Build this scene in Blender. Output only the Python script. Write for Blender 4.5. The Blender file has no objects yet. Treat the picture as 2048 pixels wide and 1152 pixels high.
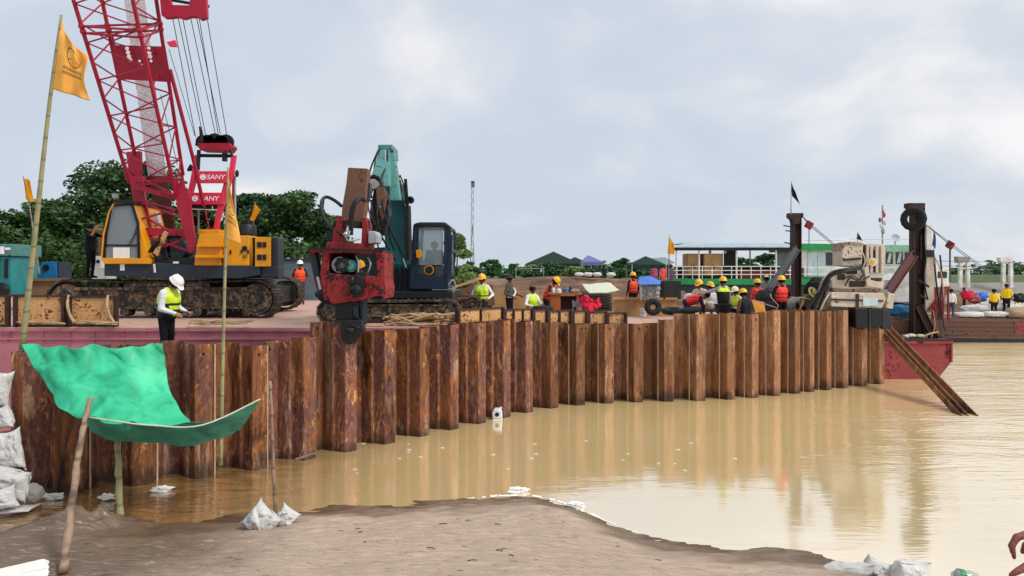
import bpy, bmesh, math, random
import numpy as np
from mathutils import Vector, Matrix, Euler, noise as mnoise
random.seed(7); rng = np.random.default_rng(7)
scn = bpy.context.scene
C = scn.collection
R = math.radians
# ------------------------------------------------------------------ camera
F, HC, HZ = 1500.0, 3.5, 545.0          # focal length (px of 2048), eye height, horizon row
cd = bpy.data.cameras.new('camera'); cam = bpy.data.objects.new('camera', cd); C.objects.link(cam)
cam.location = (0, 0, HC); cam.rotation_euler = (R(90), 0, 0)
cd.sensor_width = 36; cd.lens = F/2048*36; cd.shift_y = (HZ-576)/2048
cd.clip_start = 0.1; cd.clip_end = 6000
scn.camera = cam
# ------------------------------------------------------------------ world, sun, exposure
SUN_EL, SUN_AZ = 48, 118                 # azimuth clockwise from +Y: behind the camera, to the right
w = bpy.data.worlds.new('World'); scn.world = w; w.use_nodes = True
def world():
    nt = w.node_tree; N = nt.nodes; L = nt.links
    bg = N['Background']; bg.inputs[1].default_value = 0.10
    sky = N.new('ShaderNodeTexSky'); sky.sky_type = 'NISHITA'; sky.sun_disc = False
    sky.sun_elevation = R(SUN_EL); sky.sun_rotation = R(SUN_AZ); sky.dust_density = 2.0; sky.air_density = 1.0
    tc = N.new('ShaderNodeTexCoord'); sep = N.new('ShaderNodeSeparateXYZ'); L.new(tc.outputs['Generated'], sep.inputs[0])
    def m(op, a, b=None, c=None):
        n = N.new('ShaderNodeMath'); n.operation = op
        for i, v in enumerate((a, b, c)):
            if v is None: continue
            if isinstance(v, (int, float)): n.inputs[i].default_value = v
            else: L.new(v, n.inputs[i])
        return n.outputs[0]
    zz = m('MAXIMUM', sep.outputs[2], 0.0)
    den = m('ADD', zz, 0.40)
    cx = m('DIVIDE', sep.outputs[0], den); cy = m('DIVIDE', sep.outputs[1], den)
    cb = N.new('ShaderNodeCombineXYZ'); L.new(cx, cb.inputs[0]); L.new(cy, cb.inputs[1])
    n1 = N.new('ShaderNodeTexNoise'); n1.inputs['Scale'].default_value = 2.3; n1.inputs['Detail'].default_value = 7; n1.inputs['Roughness'].default_value = .52; n1.inputs['Distortion'].default_value = .35
    mp = N.new('ShaderNodeMapping'); mp.inputs['Scale'].default_value = (1.0, 1.05, 1); mp.inputs['Location'].default_value = (3.1, 1.7, 0); mp.inputs['Rotation'].default_value = (0, 0, .35)
    L.new(cb.outputs[0], mp.inputs[0]); L.new(mp.outputs[0], n1.inputs['Vector'])
    n2 = N.new('ShaderNodeTexNoise'); n2.inputs['Scale'].default_value = .9; n2.inputs['Detail'].default_value = 3
    L.new(mp.outputs[0], n2.inputs['Vector'])
    # cloud cover grows to the right of the view and with height
    cov = m('ADD', m('MULTIPLY', n1.outputs[0], .9), m('MULTIPLY', n2.outputs[0], .75))
    cov = m('ADD', cov, m('MULTIPLY', sep.outputs[0], .16))
    cov = m('ADD', cov, m('MULTIPLY', zz, .22))
    mr = N.new('ShaderNodeMapRange'); mr.interpolation_type = 'SMOOTHSTEP'
    mr.inputs[1].default_value = .70; mr.inputs[2].default_value = 1.12; L.new(cov, mr.inputs[0])
    rp = N.new('ShaderNodeValToRGB'); L.new(mr.outputs[0], rp.inputs[0])
    e = rp.color_ramp.elements
    e[0].position = 0; e[0].color = (5.0, 5.65, 6.5, 1)
    e[1].position = 1; e[1].color = (8.1, 8.0, 8.1, 1)
    x = e.new(.5); x.color = (5.9, 6.3, 6.9, 1)
    x = e.new(.75); x.color = (6.9, 7.0, 7.3, 1)
    mx = N.new('ShaderNodeMixRGB'); mx.inputs[0].default_value = .95
    L.new(sky.outputs[0], mx.inputs[1]); L.new(rp.outputs[0], mx.inputs[2])
    L.new(mx.outputs[0], bg.inputs[0])
world()
sl = bpy.data.lights.new('sun', 'SUN'); sl.energy = 2.0; sl.angle = R(15); sl.color = (1, .95, .88)
so = bpy.data.objects.new('sun', sl); C.objects.link(so)
sd = Vector((math.sin(R(SUN_AZ))*math.cos(R(SUN_EL)), math.cos(R(SUN_AZ))*math.cos(R(SUN_EL)), math.sin(R(SUN_EL))))
so.rotation_euler = sd.to_track_quat('Z', 'Y').to_euler(); so.location = (0, -5, 30)
scn.view_settings.view_transform = 'Standard'; scn.view_settings.look = 'None'
scn.view_settings.exposure = 0.27; scn.view_settings.gamma = 1
scn.cycles.max_bounces = 6; scn.cycles.transparent_max_bounces = 12
# ------------------------------------------------------------------ helpers
def P(px, py, Y): return Vector(((px-1024)/F*Y, Y, HC-(py-HZ)/F*Y))
def yw(py, z=0.0): return (HC-z)*F/(py-HZ)       # depth at which height z shows on row py
def H(s):
    s = s.lstrip('#'); o = []
    for i in (0, 2, 4):
        c = int(s[i:i+2], 16)/255; o.append(c/12.92 if c <= .04045 else ((c+.055)/1.055)**2.4)
    return (*o, 1)
def tag(o, label=None, cat=None, group=None, kind=None):
    if label: o['label'] = label
    if cat: o['category'] = cat
    if group: o['group'] = group
    if kind: o['kind'] = kind
    return o
def empty(name, loc, label=None, cat=None, group=None):
    o = bpy.data.objects.new(name, None); C.objects.link(o); o.location = loc; o.empty_display_size = .2
    return tag(o, label, cat, group)
def rootloc(o):
    v = Vector((0, 0, 0))
    while o is not None: v = v+o.location; o = o.parent
    return v
class MB:
    def __init__(s): s.v = []; s.f = []; s.cuts = []
    def cut(s):                                   # what follows is a separate piece: build() links it as an object of its own
        if s.f and (not s.cuts or s.cuts[-1] != (len(s.v), len(s.f))): s.cuts.append((len(s.v), len(s.f)))
        return s
    def add(s, vs, fs):
        n = len(s.v); s.v += [tuple(v) for v in vs]; s.f += [tuple(i+n for i in f) for f in fs]; return s
    def box(s, c, size, rz=0, M=None):
        hx, hy, hz = (d/2 for d in size); c = Vector(c)
        m = M if M is not None else Matrix.Rotation(rz, 3, 'Z')
        vs = [c+m@Vector((x, y, z)) for x in (-hx, hx) for y in (-hy, hy) for z in (-hz, hz)]
        return s.add(vs, [(0,1,3,2),(4,6,7,5),(0,4,5,1),(2,3,7,6),(0,2,6,4),(1,5,7,3)])
    def bbox(s, x0, x1, y0, y1, z0, z1): return s.box(((x0+x1)/2, (y0+y1)/2, (z0+z1)/2), (x1-x0, y1-y0, z1-z0))
    def pbox(s, x0, y0, x1, y1, Y, th):          # pixel rectangle at depth Y, real thickness th going back
        a = P(x0, y1, Y); b = P(x1, y0, Y); return s.bbox(a.x, b.x, Y, Y+th, a.z, b.z)
    def bar(s, a, b, w, h=None, up=(0, 0, 1)):
        a, b = Vector(a), Vector(b); h = h or w; d = (b-a); L = d.length
        if L < 1e-6: return s
        d.normalize(); u = Vector(up)
        if abs(d.dot(u)) > .98: u = Vector((0, 1, 0))
        x = d.cross(u).normalized(); y = x.cross(d).normalized()
        m = Matrix((x, d, y)).transposed()
        return s.box((a+b)/2, (w, L, h), M=m)
    def prism(s, pts, off):                        # closed polygon of 3D points extruded by off
        n = len(pts); off = Vector(off); vs = [Vector(p) for p in pts]+[Vector(p)+off for p in pts]
        fs = [tuple(range(n)), tuple(range(2*n-1, n-1, -1))]
        fs += [(i, i+n, (i+1) % n+n, (i+1) % n) for i in range(n)]
        return s.add(vs, fs)
    def pprism(s, pts, Y, th): return s.prism([P(x, y, Y) for x, y in pts], (0, th, 0))
    def tube(s, pts, r, seg=8, cap=True):
        pts = [Vector(p) for p in pts]; n = len(pts); rs = r if isinstance(r, (list, tuple)) else [r]*n
        base = len(s.v); ref = None
        for i, p in enumerate(pts):
            d = (pts[min(i+1, n-1)]-pts[max(i-1, 0)])
            d = d.normalized() if d.length > 1e-9 else Vector((0, 0, 1))
            if ref is None: ref = Vector((0, 0, 1)) if abs(d.z) < .9 else Vector((1, 0, 0))
            x = d.cross(ref)
            if x.length < 1e-4: x = d.cross(Vector((0, 1, .3)))
            x.normalize(); y = d.cross(x).normalized(); ref = x.cross(d).normalized()
            for k in range(seg):
                a = 2*math.pi*k/seg; s.v.append(tuple(p+(x*math.cos(a)+y*math.sin(a))*rs[i]))
        for i in range(n-1):
            for k in range(seg):
                a = base+i*seg+k; b = base+i*seg+(k+1) % seg
                s.f.append((a, b, b+seg, a+seg))
        if cap:
            s.f.append(tuple(base+k for k in range(seg-1, -1, -1))); s.f.append(tuple(base+(n-1)*seg+k for k in range(seg)))
        return s
    def lathe(s, prof, c=(0, 0, 0), M=None, seg=20, sc=(1, 1)):   # prof: (r, z)
        c = Vector(c); base = len(s.v); n = len(prof)
        for r_, z in prof:
            for k in range(seg):
                a = 2*math.pi*k/seg; p = Vector((r_*math.cos(a)*sc[0], r_*math.sin(a)*sc[1], z))
                s.v.append(tuple(c+((M@p) if M is not None else p)))
        for i in range(n-1):
            for k in range(seg):
                a = base+i*seg+k; b = base+i*seg+(k+1) % seg; s.f.append((a, b, b+seg, a+seg))
        if prof[0][0] > 1e-5: s.f.append(tuple(base+k for k in range(seg-1, -1, -1)))
        if prof[-1][0] > 1e-5: s.f.append(tuple(base+(n-1)*seg+k for k in range(seg)))
        return s
    def ball(s, c, r, seg=12, M=None):
        r = r if isinstance(r, (tuple, list)) else (r, r, r); n = seg//2+1
        prof = [(math.sin(math.pi*i/(n)), -math.cos(math.pi*i/(n))) for i in range(n+1)]
        base = len(s.v); s.lathe([(max(a, 1e-4), b) for a, b in prof], seg=seg)
        c = Vector(c)
        for i in range(base, len(s.v)):
            p = Vector((s.v[i][0]*r[0], s.v[i][1]*r[1], s.v[i][2]*r[2])); s.v[i] = tuple(c+((M@p) if M is not None else p))
        return s
    def disc(s, c, r, th, axis='Y', seg=24, r2=None):
        M = {'Y': Matrix.Rotation(R(90), 3, 'X'), 'X': Matrix.Rotation(R(90), 3, 'Y'), 'Z': Matrix.Identity(3)}[axis]
        if r2: return s.lathe([(r2, -th/2), (r, -th/2), (r, th/2), (r2, th/2), (r2, -th/2+1e-4)], c, M, seg)
        return s.lathe([(r, -th/2), (r, th/2)], c, M, seg)
    def build(s, name, mat, parent=None, smooth=False, bevel=0, loc=None):
        if s.cuts:
            cs = [(0, 0)]+[c for c in s.cuts if c[1] < len(s.f)]+[(len(s.v), len(s.f))]; first = None
            for (v0, f0), (v1, f1) in zip(cs[:-1], cs[1:]):
                q = MB(); q.v = s.v[v0:v1]; q.f = [tuple(i-v0 for i in f) for f in s.f[f0:f1]]
                o = q.build(name, mat, parent, smooth, bevel, loc); first = first or o
            return first
        me = bpy.data.meshes.new(name); o = bpy.data.objects.new(name, me); C.objects.link(o)
        off = rootloc(parent) if parent is not None else Vector(loc if loc is not None else (0, 0, 0))
        if parent is not None: o.parent = parent
        else: o.location = off
        a = np.array(s.v, dtype=float)-np.array(off)
        me.from_pydata(a.tolist(), [], s.f)
        bm = bmesh.new(); bm.from_mesh(me); bmesh.ops.recalc_face_normals(bm, faces=bm.faces); bm.to_mesh(me); bm.free()
        me.materials.append(mat)
        if smooth:
            me.polygons.foreach_set('use_smooth', [True]*len(me.polygons))
            if smooth != 'all':
                me.set_sharp_from_angle(angle=R(42))
        if bevel:
            b = o.modifiers.new('bevel', 'BEVEL'); b.width = bevel; b.segments = 2; b.limit_method = 'ANGLE'; b.angle_limit = R(40)
        me.update(); return o
def npmesh(name, v, f, mat, parent=None, loc=(0, 0, 0), smooth=False):
    me = bpy.data.meshes.new(name); me.from_pydata((np.asarray(v)-np.array(loc)).tolist(), [], np.asarray(f).tolist() if not isinstance(f, list) else f)
    me.materials.append(mat)
    if smooth: me.polygons.foreach_set('use_smooth', [True]*len(me.polygons))
    o = bpy.data.objects.new(name, me); C.objects.link(o)
    if parent is not None: o.parent = parent
    else: o.location = loc
    return o
def copy_tree(o, parent=None):
    c = o.copy(); C.objects.link(c)
    if parent is not None: c.parent = parent
    for ch in list(o.children): copy_tree(ch, c)
    return c
def evalmesh(ob):
    dg = bpy.context.evaluated_depsgraph_get(); me = bpy.data.meshes.new_from_object(ob.evaluated_get(dg)); return me
def text_part(body, c, height, mat, parent, name='lettering', width=None, shear=0, M=None, depth=.004):
    cu = bpy.data.curves.new('t', 'FONT'); cu.body = body; cu.size = 1; cu.align_x = 'CENTER'; cu.align_y = 'CENTER'; cu.extrude = .01; cu.shear = shear; cu.offset = .012
    t = bpy.data.objects.new('t', cu); C.objects.link(t); bpy.context.view_layer.update()
    me = evalmesh(t); bpy.data.objects.remove(t); bpy.data.curves.remove(cu)
    n = len(me.vertices); a = np.zeros(n*3); me.vertices.foreach_get('co', a); a = a.reshape(-1, 3)
    hh = a[:, 1].max()-a[:, 1].min(); ww = a[:, 0].max()-a[:, 0].min()
    sy = height/hh; sx = (width/ww) if width else sy
    a[:, 0] = (a[:, 0]-(a[:, 0].max()+a[:, 0].min())/2)*sx; a[:, 1] = (a[:, 1]-(a[:, 1].max()+a[:, 1].min())/2)*sy; a[:, 2] *= depth/.01
    b = np.stack([a[:, 0], -a[:, 2], a[:, 1]], 1)       # faces -Y
    if M is not None: b = b@np.array(M).T
    b = b+np.array(c)-np.array(rootloc(parent))
    me.vertices.foreach_set('co', b.ravel()); me.update()
    me.materials.clear(); me.materials.append(mat)
    o = bpy.data.objects.new(name, me); C.objects.link(o); o.parent = parent; return o
# ------------------------------------------------------------------ materials
class NB:
    def __init__(s, name):
        s.m = bpy.data.materials.new(name); s.m.use_nodes = True; s.t = s.m.node_tree; s.b = s.t.nodes['Principled BSDF']
    def n(s, typ, **kw):
        x = s.t.nodes.new(typ)
        for k, v in kw.items(): setattr(x, k, v)
        return x
    def l(s, a, b): s.t.links.new(a, b)
    def set(s, **kw):
        for k, v in kw.items(): s.b.inputs[k.replace('_', ' ')].default_value = v
    def coord(s, scale=(1, 1, 1), rnd=True, kind='Object', rot=(0, 0, 0)):
        tc = s.n('ShaderNodeTexCoord'); mp = s.n('ShaderNodeMapping'); mp.inputs['Scale'].default_value = scale; mp.inputs['Rotation'].default_value = rot
        s.l(tc.outputs[kind], mp.inputs[0])
        if rnd:
            oi = s.n('ShaderNodeObjectInfo'); mu = s.n('ShaderNodeMath', operation='MULTIPLY'); mu.inputs[1].default_value = 57.0
            s.l(oi.outputs['Random'], mu.inputs[0]); ad = s.n('ShaderNodeVectorMath', operation='ADD')
            s.l(mp.outputs[0], ad.inputs[0]); s.l(mu.outputs[0], ad.inputs[1]); return ad.outputs[0]
        return mp.outputs[0]
    def noise(s, vec, scale, detail=4, rough=.55, dist=0):
        x = s.n('ShaderNodeTexNoise'); x.inputs['Scale'].default_value = scale; x.inputs['Detail'].default_value = detail
        x.inputs['Roughness'].default_value = rough; x.inputs['Distortion'].default_value = dist; s.l(vec, x.inputs['Vector']); return x.outputs[0]
    def ramp(s, fac, els, interp='LINEAR'):
        x = s.n('ShaderNodeValToRGB'); s.l(fac, x.inputs[0]); e = x.color_ramp.elements; x.color_ramp.interpolation = interp
        e[0].position, e[0].color = els[0]; e[1].position, e[1].color = els[-1]
        for p, c in els[1:-1]: k = e.new(p); k.color = c
        return x.outputs[0]
    def mix(s, fac, a, b, typ='MIX'):
        x = s.n('ShaderNodeMixRGB', blend_type=typ)
        for i, v in enumerate((fac, a, b)):
            if isinstance(v, (int, float)): x.inputs[i].default_value = v
            elif isinstance(v, tuple): x.inputs[i].default_value = v
            else: s.l(v, x.inputs[i])
        return x.outputs[0]
    def math(s, op, a, b=None, c=None):
        x = s.n('ShaderNodeMath', operation=op)
        for i, v in enumerate((a, b, c)):
            if v is None: continue
            if isinstance(v, (int, float)): x.inputs[i].default_value = v
            else: s.l(v, x.inputs[i])
        return x.outputs[0]
    def bump(s, h, strength=.3, dist=.02):
        x = s.n('ShaderNodeBump'); x.inputs['Strength'].default_value = strength; x.inputs['Distance'].default_value = dist
        s.l(h, x.inputs['Height']); s.l(x.outputs[0], s.b.inputs['Normal']); return x
def sc(c, k): return (c[0]*k, c[1]*k, c[2]*k, 1)
RUSTC = H('#5a2f1c')
def paint(name, col, rust=.25, rough=.5, metal=0, scale=2.5, rc=RUSTC, dirt=.35, spec=.4):
    b = NB(name); v = b.coord()
    n1 = b.noise(v, scale, 6, .62); n2 = b.noise(v, scale*4.5, 5, .6)
    c = b.mix(b.ramp(n1, [(.3, (0, 0, 0, 1)), (.75, (1, 1, 1, 1))]), sc(col, 1-dirt), sc(col, 1.12))
    if rust > 0:
        t = .75-rust*.5
        m = b.ramp(b.math('ADD', b.math('MULTIPLY', n1, .5), b.math('MULTIPLY', n2, .5)), [(t-.02, (0, 0, 0, 1)), (t+.05, (1, 1, 1, 1))])
        rr = b.ramp(n2, [(.35, sc(rc, .45)), (.65, sc(rc, 1.3))])
        c = b.mix(m, c, rr)
        b.l(b.math('ADD', b.math('MULTIPLY', m, .3), rough), b.b.inputs['Roughness'])
    else: b.l(b.math('ADD', b.math('MULTIPLY', n1, .25), rough-.12), b.b.inputs['Roughness'])
    b.l(c, b.b.inputs['Base Color']); b.set(Metallic=metal, Specular_IOR_Level=spec)
    b.bump(n2, .12, .01); return b.m
def cloth(name, col, rough=.85, var=.25, scale=9):
    b = NB(name); v = b.coord(); n1 = b.noise(v, scale, 4, .6)
    b.l(b.mix(n1, sc(col, 1-var), sc(col, 1+var)), b.b.inputs['Base Color']); b.set(Roughness=rough, Specular_IOR_Level=.2)
    b.bump(n1, .6, .03); return b.m
M = {}
def mk_rust_pile():
    b = NB('rusted sheet steel'); v = b.coord((1, 1, .22)); oi = b.n('ShaderNodeObjectInfo')
    n1 = b.noise(v, 2.6, 9, .68, .9); n2 = b.noise(b.coord((1, 1, .33)), 1.9, 8, .66, 1.2); n3 = b.noise(b.coord((1, 1, .10)), 16, 5, .6, .3); n4 = b.noise(b.coord((1, 1, .42)), 9, 7, .72, 1.3)
    n5 = b.noise(b.coord((1, 1, .2)), 4.6, 7, .7, .8)
    c = b.ramp(n1, [(.34, H('#24160f')), (.42, H('#5b361f')), (.50, H('#8a552f')), (.56, H('#66402c')), (.66, H('#9a653c'))])
    # purplish mill-scale sheets, their share differs from pile to pile
    pm = b.ramp(b.math('ADD', n2, b.math('MULTIPLY', b.math('SUBTRACT', oi.outputs['Random'], .5), .26)), [(.475, (0, 0, 0, 1)), (.53, (1, 1, 1, 1))])
    c = b.mix(b.math('MULTIPLY', pm, .85), c, b.ramp(n4, [(.34, H('#34222a')), (.5, H('#62403a')), (.66, H('#8d6450'))]))
    # fresh ochre rust with ragged edges
    och = b.ramp(b.math('ADD', b.math('MULTIPLY', n5, .65), b.math('MULTIPLY', n4, .35)), [(.545, (0, 0, 0, 1)), (.575, (1, 1, 1, 1))])
    c = b.mix(b.math('MULTIPLY', och, .8), c, b.ramp(n4, [(.35, H('#84502a')), (.55, H('#b07a44')), (.68, H('#c79a66'))]))
    # grey-tan scoured faces
    gt = b.ramp(b.noise(b.coord((1.3, 1.3, .22)), 2.1, 7, .66, .6), [(.57, (0, 0, 0, 1)), (.62, (1, 1, 1, 1))])
    c = b.mix(b.math('MULTIPLY', gt, .7), c, b.ramp(n4, [(.35, H('#715a4a')), (.65, H('#ad9781'))]))
    gx = b.n('ShaderNodeNewGeometry'); sx = b.n('ShaderNodeSeparateXYZ'); b.l(gx.outputs['Position'], sx.inputs[0])
    dry = b.ramp(b.math('ADD', b.math('MULTIPLY', sx.outputs[0], .05), b.math('MULTIPLY', n5, .9)), [(.45, (0, 0, 0, 1)), (.75, (1, 1, 1, 1))])   # drier, dustier rust at the open end of the wall
    c = b.mix(b.math('MULTIPLY', dry, .45), c, b.ramp(n5, [(.35, H('#8a5c38')), (.65, H('#b48c62'))]))
    # black drips and spots
    dr = b.ramp(n3, [(.33, (1, 1, 1, 1)), (.40, (0, 0, 0, 1))]); c = b.mix(b.math('MULTIPLY', dr, .6), c, H('#1d120e'))
    sp_ = b.ramp(n4, [(.29, (1, 1, 1, 1)), (.33, (0, 0, 0, 1))]); c = b.mix(b.math('MULTIPLY', sp_, .85), c, H('#160d0a'))
    c = b.mix(1.0, c, b.ramp(oi.outputs['Random'], [(0, (.6, .58, .6, 1)), (.5, (1, 1, 1, 1)), (1, (1.3, 1.25, 1.18, 1))]), 'MULTIPLY')
    g = b.n('ShaderNodeNewGeometry'); sp = b.n('ShaderNodeSeparateXYZ'); b.l(g.outputs['Position'], sp.inputs[0])
    wz = b.math('ADD', sp.outputs[2], b.math('MULTIPLY', b.math('SUBTRACT', n2, .5), 1.1))
    wet = b.ramp(wz, [(.05, (1, 1, 1, 1)), (.25, (0, 0, 0, 1))])
    c = b.mix(b.math('MULTIPLY', wet, .75), c, H('#1d1410'))
    c = b.mix(1.0, c, (RK, RK*1.0, RK*1.02, 1), 'MULTIPLY')
    b.l(c, b.b.inputs['Base Color']); b.l(b.math('SUBTRACT', .75, b.math('MULTIPLY', wet, .3)), b.b.inputs['Roughness'])
    b.set(Specular_IOR_Level=.3); b.bump(b.math('ADD', b.math('ADD', n4, b.math('MULTIPLY', och, .4)), b.math('MULTIPLY', n3, .4)), .5, .02); return b.m
RK = 1.12
M['pile'] = mk_rust_pile(); M['lock'] = paint('worn interlock steel', H('#c4a888'), .3, .6, rc=H('#5a3826'), scale=6)
M['red'] = paint('crane red paint', H('#ab1230'), .06, .42, scale=1.6, dirt=.3)
M['pinkred'] = paint('bright red paint', H('#de2f4e'), .05, .42, scale=1.6, dirt=.2)
M['hred'] = paint('worn red paint', H('#9c1d1e'), .46, .55, scale=3.6, rc=H('#2a1512'), dirt=.45)
M['yellow'] = paint('machine yellow paint', H('#e59a08'), .08, .42, scale=2.2, dirt=.25)
M['ochre'] = paint('flaking ochre paint', H('#d3a068'), .42, .65, scale=3.6, rc=H('#45221a'), dirt=.25)
M['teal'] = paint('teal paint', H('#0c565a'), .25, .42, scale=2, rc=H('#14211f'), dirt=.4)
M['ltteal'] = paint('faded teal paint', H('#4f8a86'), .34, .5, scale=3, rc=H('#203533'), dirt=.3)
M['blue'] = paint('blue paint', H('#1c74b0'), .12, .5)
M['dkblue'] = paint('dark blue paint', H('#0d2338'), .25, .42, rc=H('#0a0a0c'))
M['dark'] = paint('black painted steel', H('#16181b'), .25, .5, rc=H('#2a2320'), dirt=.5)
M['dkgrey'] = paint('dark grey steel', H('#2b2f36'), .2, .5, rc=H('#3a2a22'))
M['navy'] = paint('slate painted steel', H('#28333f'), .15, .5, rc=H('#1a1715'))
M['track'] = paint('muddy track steel', H('#2c2826'), .45, .7, rc=H('#6a5846'), scale=4)
M['trackside'] = paint('muddy track frame', H('#3a3734'), .5, .75, rc=H('#7a6652'), scale=2.2)
M['grey'] = paint('light grey paint', H('#a5a9ab'), .2, .5)
M['white'] = paint('white paint', H('#dcdcd6'), .16, .5, rc=H('#7a6a58'))
M['wornwhite'] = paint('dirty cream paint', H('#cfc2ae'), .34, .55, rc=H('#4f3b2c'), scale=3)
M['green'] = paint('green boat paint', H('#1c8a4c'), .12, .5, rc=H('#14402a'))
M['hullgreen'] = paint('dark hull paint', H('#1f2b26'), .3, .6)
M['barge'] = paint('faded maroon hull paint', H('#b8707a'), .26, .7, rc=H('#6a3c40'), scale=1.3)
M['redbarge'] = paint('weathered red hull paint', H('#9a3c3e'), .42, .6, rc=H('#4a1518'), scale=1.4)
M['deck'] = paint('dusty pink deck', H('#bd9c8b'), .36, .8, rc=H('#8c6a58'), scale=.8, dirt=.2)
M['rustdk'] = paint('dark rusty steel', H('#3d2724'), .4, .7, rc=H('#241511'))
M['rustplate'] = paint('brown rusty steel', H('#74503f'), .4, .7, rc=H('#4a2a1c'), scale=4)
M['chrome'] = paint('chromed rod', H('#d8d8d8'), 0, .2, metal=.6)
M['rope'] = cloth('hemp rope', H('#b29674'))
M['wire'] = paint('steel cable', H('#4a4d52'), 0, .5)
M['hose'] = paint('black rubber hose', H('#121214'), 0, .45)
M['rubber'] = paint('worn rubber', H('#1c1c1d'), .2, .8, rc=H('#3c3936'))
M['wood'] = paint('weathered timber', H('#8a6a4c'), .25, .8, rc=H('#4a3626'), scale=5)
M['orangewood'] = paint('varnished wood', H('#b0602f'), .15, .6, rc=H('#5a2f18'))
M['hullwood'] = paint('old timber hull', H('#7b5a50'), .4, .8, rc=H('#4a2c28'), scale=2)
def mk_sack():
    b = NB('woven white sack'); v = b.coord(); n1 = b.noise(v, 3.2, 5, .6, .4); n2 = b.noise(b.coord((1, 1, 1)), 9, 4, .6, 1.5); br = b.n('ShaderNodeTexWave'); br.inputs['Scale'].default_value = 55; b.l(v, br.inputs['Vector'])
    c = b.mix(n2, H('#b9babb'), H('#e2e2df')); st = b.ramp(n1, [(.54, (0, 0, 0, 1)), (.68, (1, 1, 1, 1))]); c = b.mix(b.math('MULTIPLY', st, .45), c, H('#9a8872'))
    b.l(c, b.b.inputs['Base Color']); b.set(Roughness=.6, Specular_IOR_Level=.35); b.bump(b.math('ADD', n2, b.math('MULTIPLY', br.outputs[0], .06)), .6, .05); return b.m
M['sack'] = mk_sack()
M['plastic'] = paint('white plastic', H('#e4e6e6'), 0, .35)
M['paper'] = paint('white paper', H('#e9e8e2'), 0, .6, dirt=.08)
M['litter'] = cloth('crumpled litter', H('#dedcd6'), .6, .1)
M['lettering'] = paint('white lettering', H('#f0e6ea'), 0, .5, dirt=.05)
M['blacktarp'] = cloth('black sheeting', H('#141416'), .5)
M['bluetarp'] = cloth('blue sheeting', H('#4a78c8'), .6)
M['paletarp'] = cloth('pale sheeting', H('#c9cdb8'), .7)
M['tentdark'] = cloth('dark green canvas', H('#1f3530'), .8)
M['tentblue'] = cloth('violet blue canvas', H('#6c76a2'), .8)
M['tentgrey'] = cloth('grey canvas', H('#8e8a84'), .8)
M['roof'] = paint('galvanised roof sheet', H('#a9bcc8'), .15, .5, rc=H('#8a7a6c'))
M['card'] = paint('tan plywood', H('#b8905f'), .12, .8, rc=H('#8a6a42'))
M['redcloth'] = cloth('pink red cloth', H('#d02a44'), .7)
M['foam'] = cloth('white foam', H('#efeeea'), .6, .05)
M['pvc'] = paint('blue grey plastic', H('#5c7590'), 0, .4)
def glass(name, col, tr=.55):
    b = NB(name); nt = b.t; out = nt.nodes['Material Output']
    b.set(Base_Color=col, Roughness=.08, Specular_IOR_Level=.8)
    t = b.n('ShaderNodeBsdfTransparent'); t.inputs[0].default_value = (.75, .82, .82, 1)
    mx = b.n('ShaderNodeMixShader'); mx.inputs[0].default_value = 1-tr
    b.l(t.outputs[0], mx.inputs[1]); b.l(b.b.outputs[0], mx.inputs[2]); b.l(mx.outputs[0], out.inputs[0]); return b.m
M['glass'] = glass('cab glass', H('#8a979d'), .5)
M['cabglass'] = glass('grey cab glass', H('#7d868c'), .12)
M['dkglass'] = glass('dark window glass', H('#1c2226'), .15)
def mk_mesh():
    b = NB('walkway grating'); out = b.t.nodes['Material Output']
    v = b.coord((1, 1, 1), False); vo = b.n('ShaderNodeTexVoronoi'); vo.inputs['Scale'].default_value = 26; b.l(v, vo.inputs['Vector'])
    b.set(Base_Color=H('#f0f0f4'), Roughness=.6)
    t = b.n('ShaderNodeBsdfTransparent'); mx = b.n('ShaderNodeMixShader')
    f = b.ramp(vo.outputs[0], [(.40, (0, 0, 0, 1)), (.48, (1, 1, 1, 1))])
    b.l(f, mx.inputs[0]); b.l(t.outputs[0], mx.inputs[1]); b.l(b.b.outputs[0], mx.inputs[2]); b.l(mx.outputs[0], out.inputs[0]); return b.m
M['grating'] = mk_mesh()
def mk_leaf(name, c1, c2):
    b = NB(name); v = b.coord(); n1 = b.noise(v, .55, 3); n2 = b.noise(v, 5, 2)
    f = b.math('ADD', b.math('MULTIPLY', n1, .6), b.math('MULTIPLY', n2, .4))
    b.l(b.ramp(f, [(.35, c1), (.65, c2)]), b.b.inputs['Base Color']); b.set(Roughness=.6, Specular_IOR_Level=.3); return b.m
M['leaf'] = mk_leaf('dark foliage', H('#1a3117'), H('#4a6e38'))
M['leaf2'] = mk_leaf('light foliage', H('#4c6f34'), H('#8fa866'))
M['leaf3'] = mk_leaf('mid foliage', H('#27482c'), H('#4d7a46'))
M['bark'] = paint('bark', H('#4a3a2e'), .2, .9)
def mk_bamboo(name, c, c2):
    b = NB(name); v = b.coord((1, 1, 1)); n1 = b.noise(v, 3, 4); wv = b.n('ShaderNodeTexWave', bands_direction='Z'); wv.inputs['Scale'].default_value = .9; b.l(v, wv.inputs['Vector'])
    f = b.ramp(wv.outputs[0], [(.0, (1, 1, 1, 1)), (.06, (0, 0, 0, 1))])
    cc = b.mix(b.ramp(n1, [(.4, (0, 0, 0, 1)), (.65, (1, 1, 1, 1))]), c, c2); b.l(b.mix(b.math('MULTIPLY', f, .6), cc, sc(c2, .35)), b.b.inputs['Base Color']); b.set(Roughness=.6); return b.m
M['bamboo'] = mk_bamboo('green bamboo', H('#9a9468'), H('#857d58'))
M['bamboogrey'] = mk_bamboo('dry bamboo', H('#8d8478'), H('#5f5148'))
M['stick'] = mk_bamboo('dry stick', H('#9a7f68'), H('#5a4436'))
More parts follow.
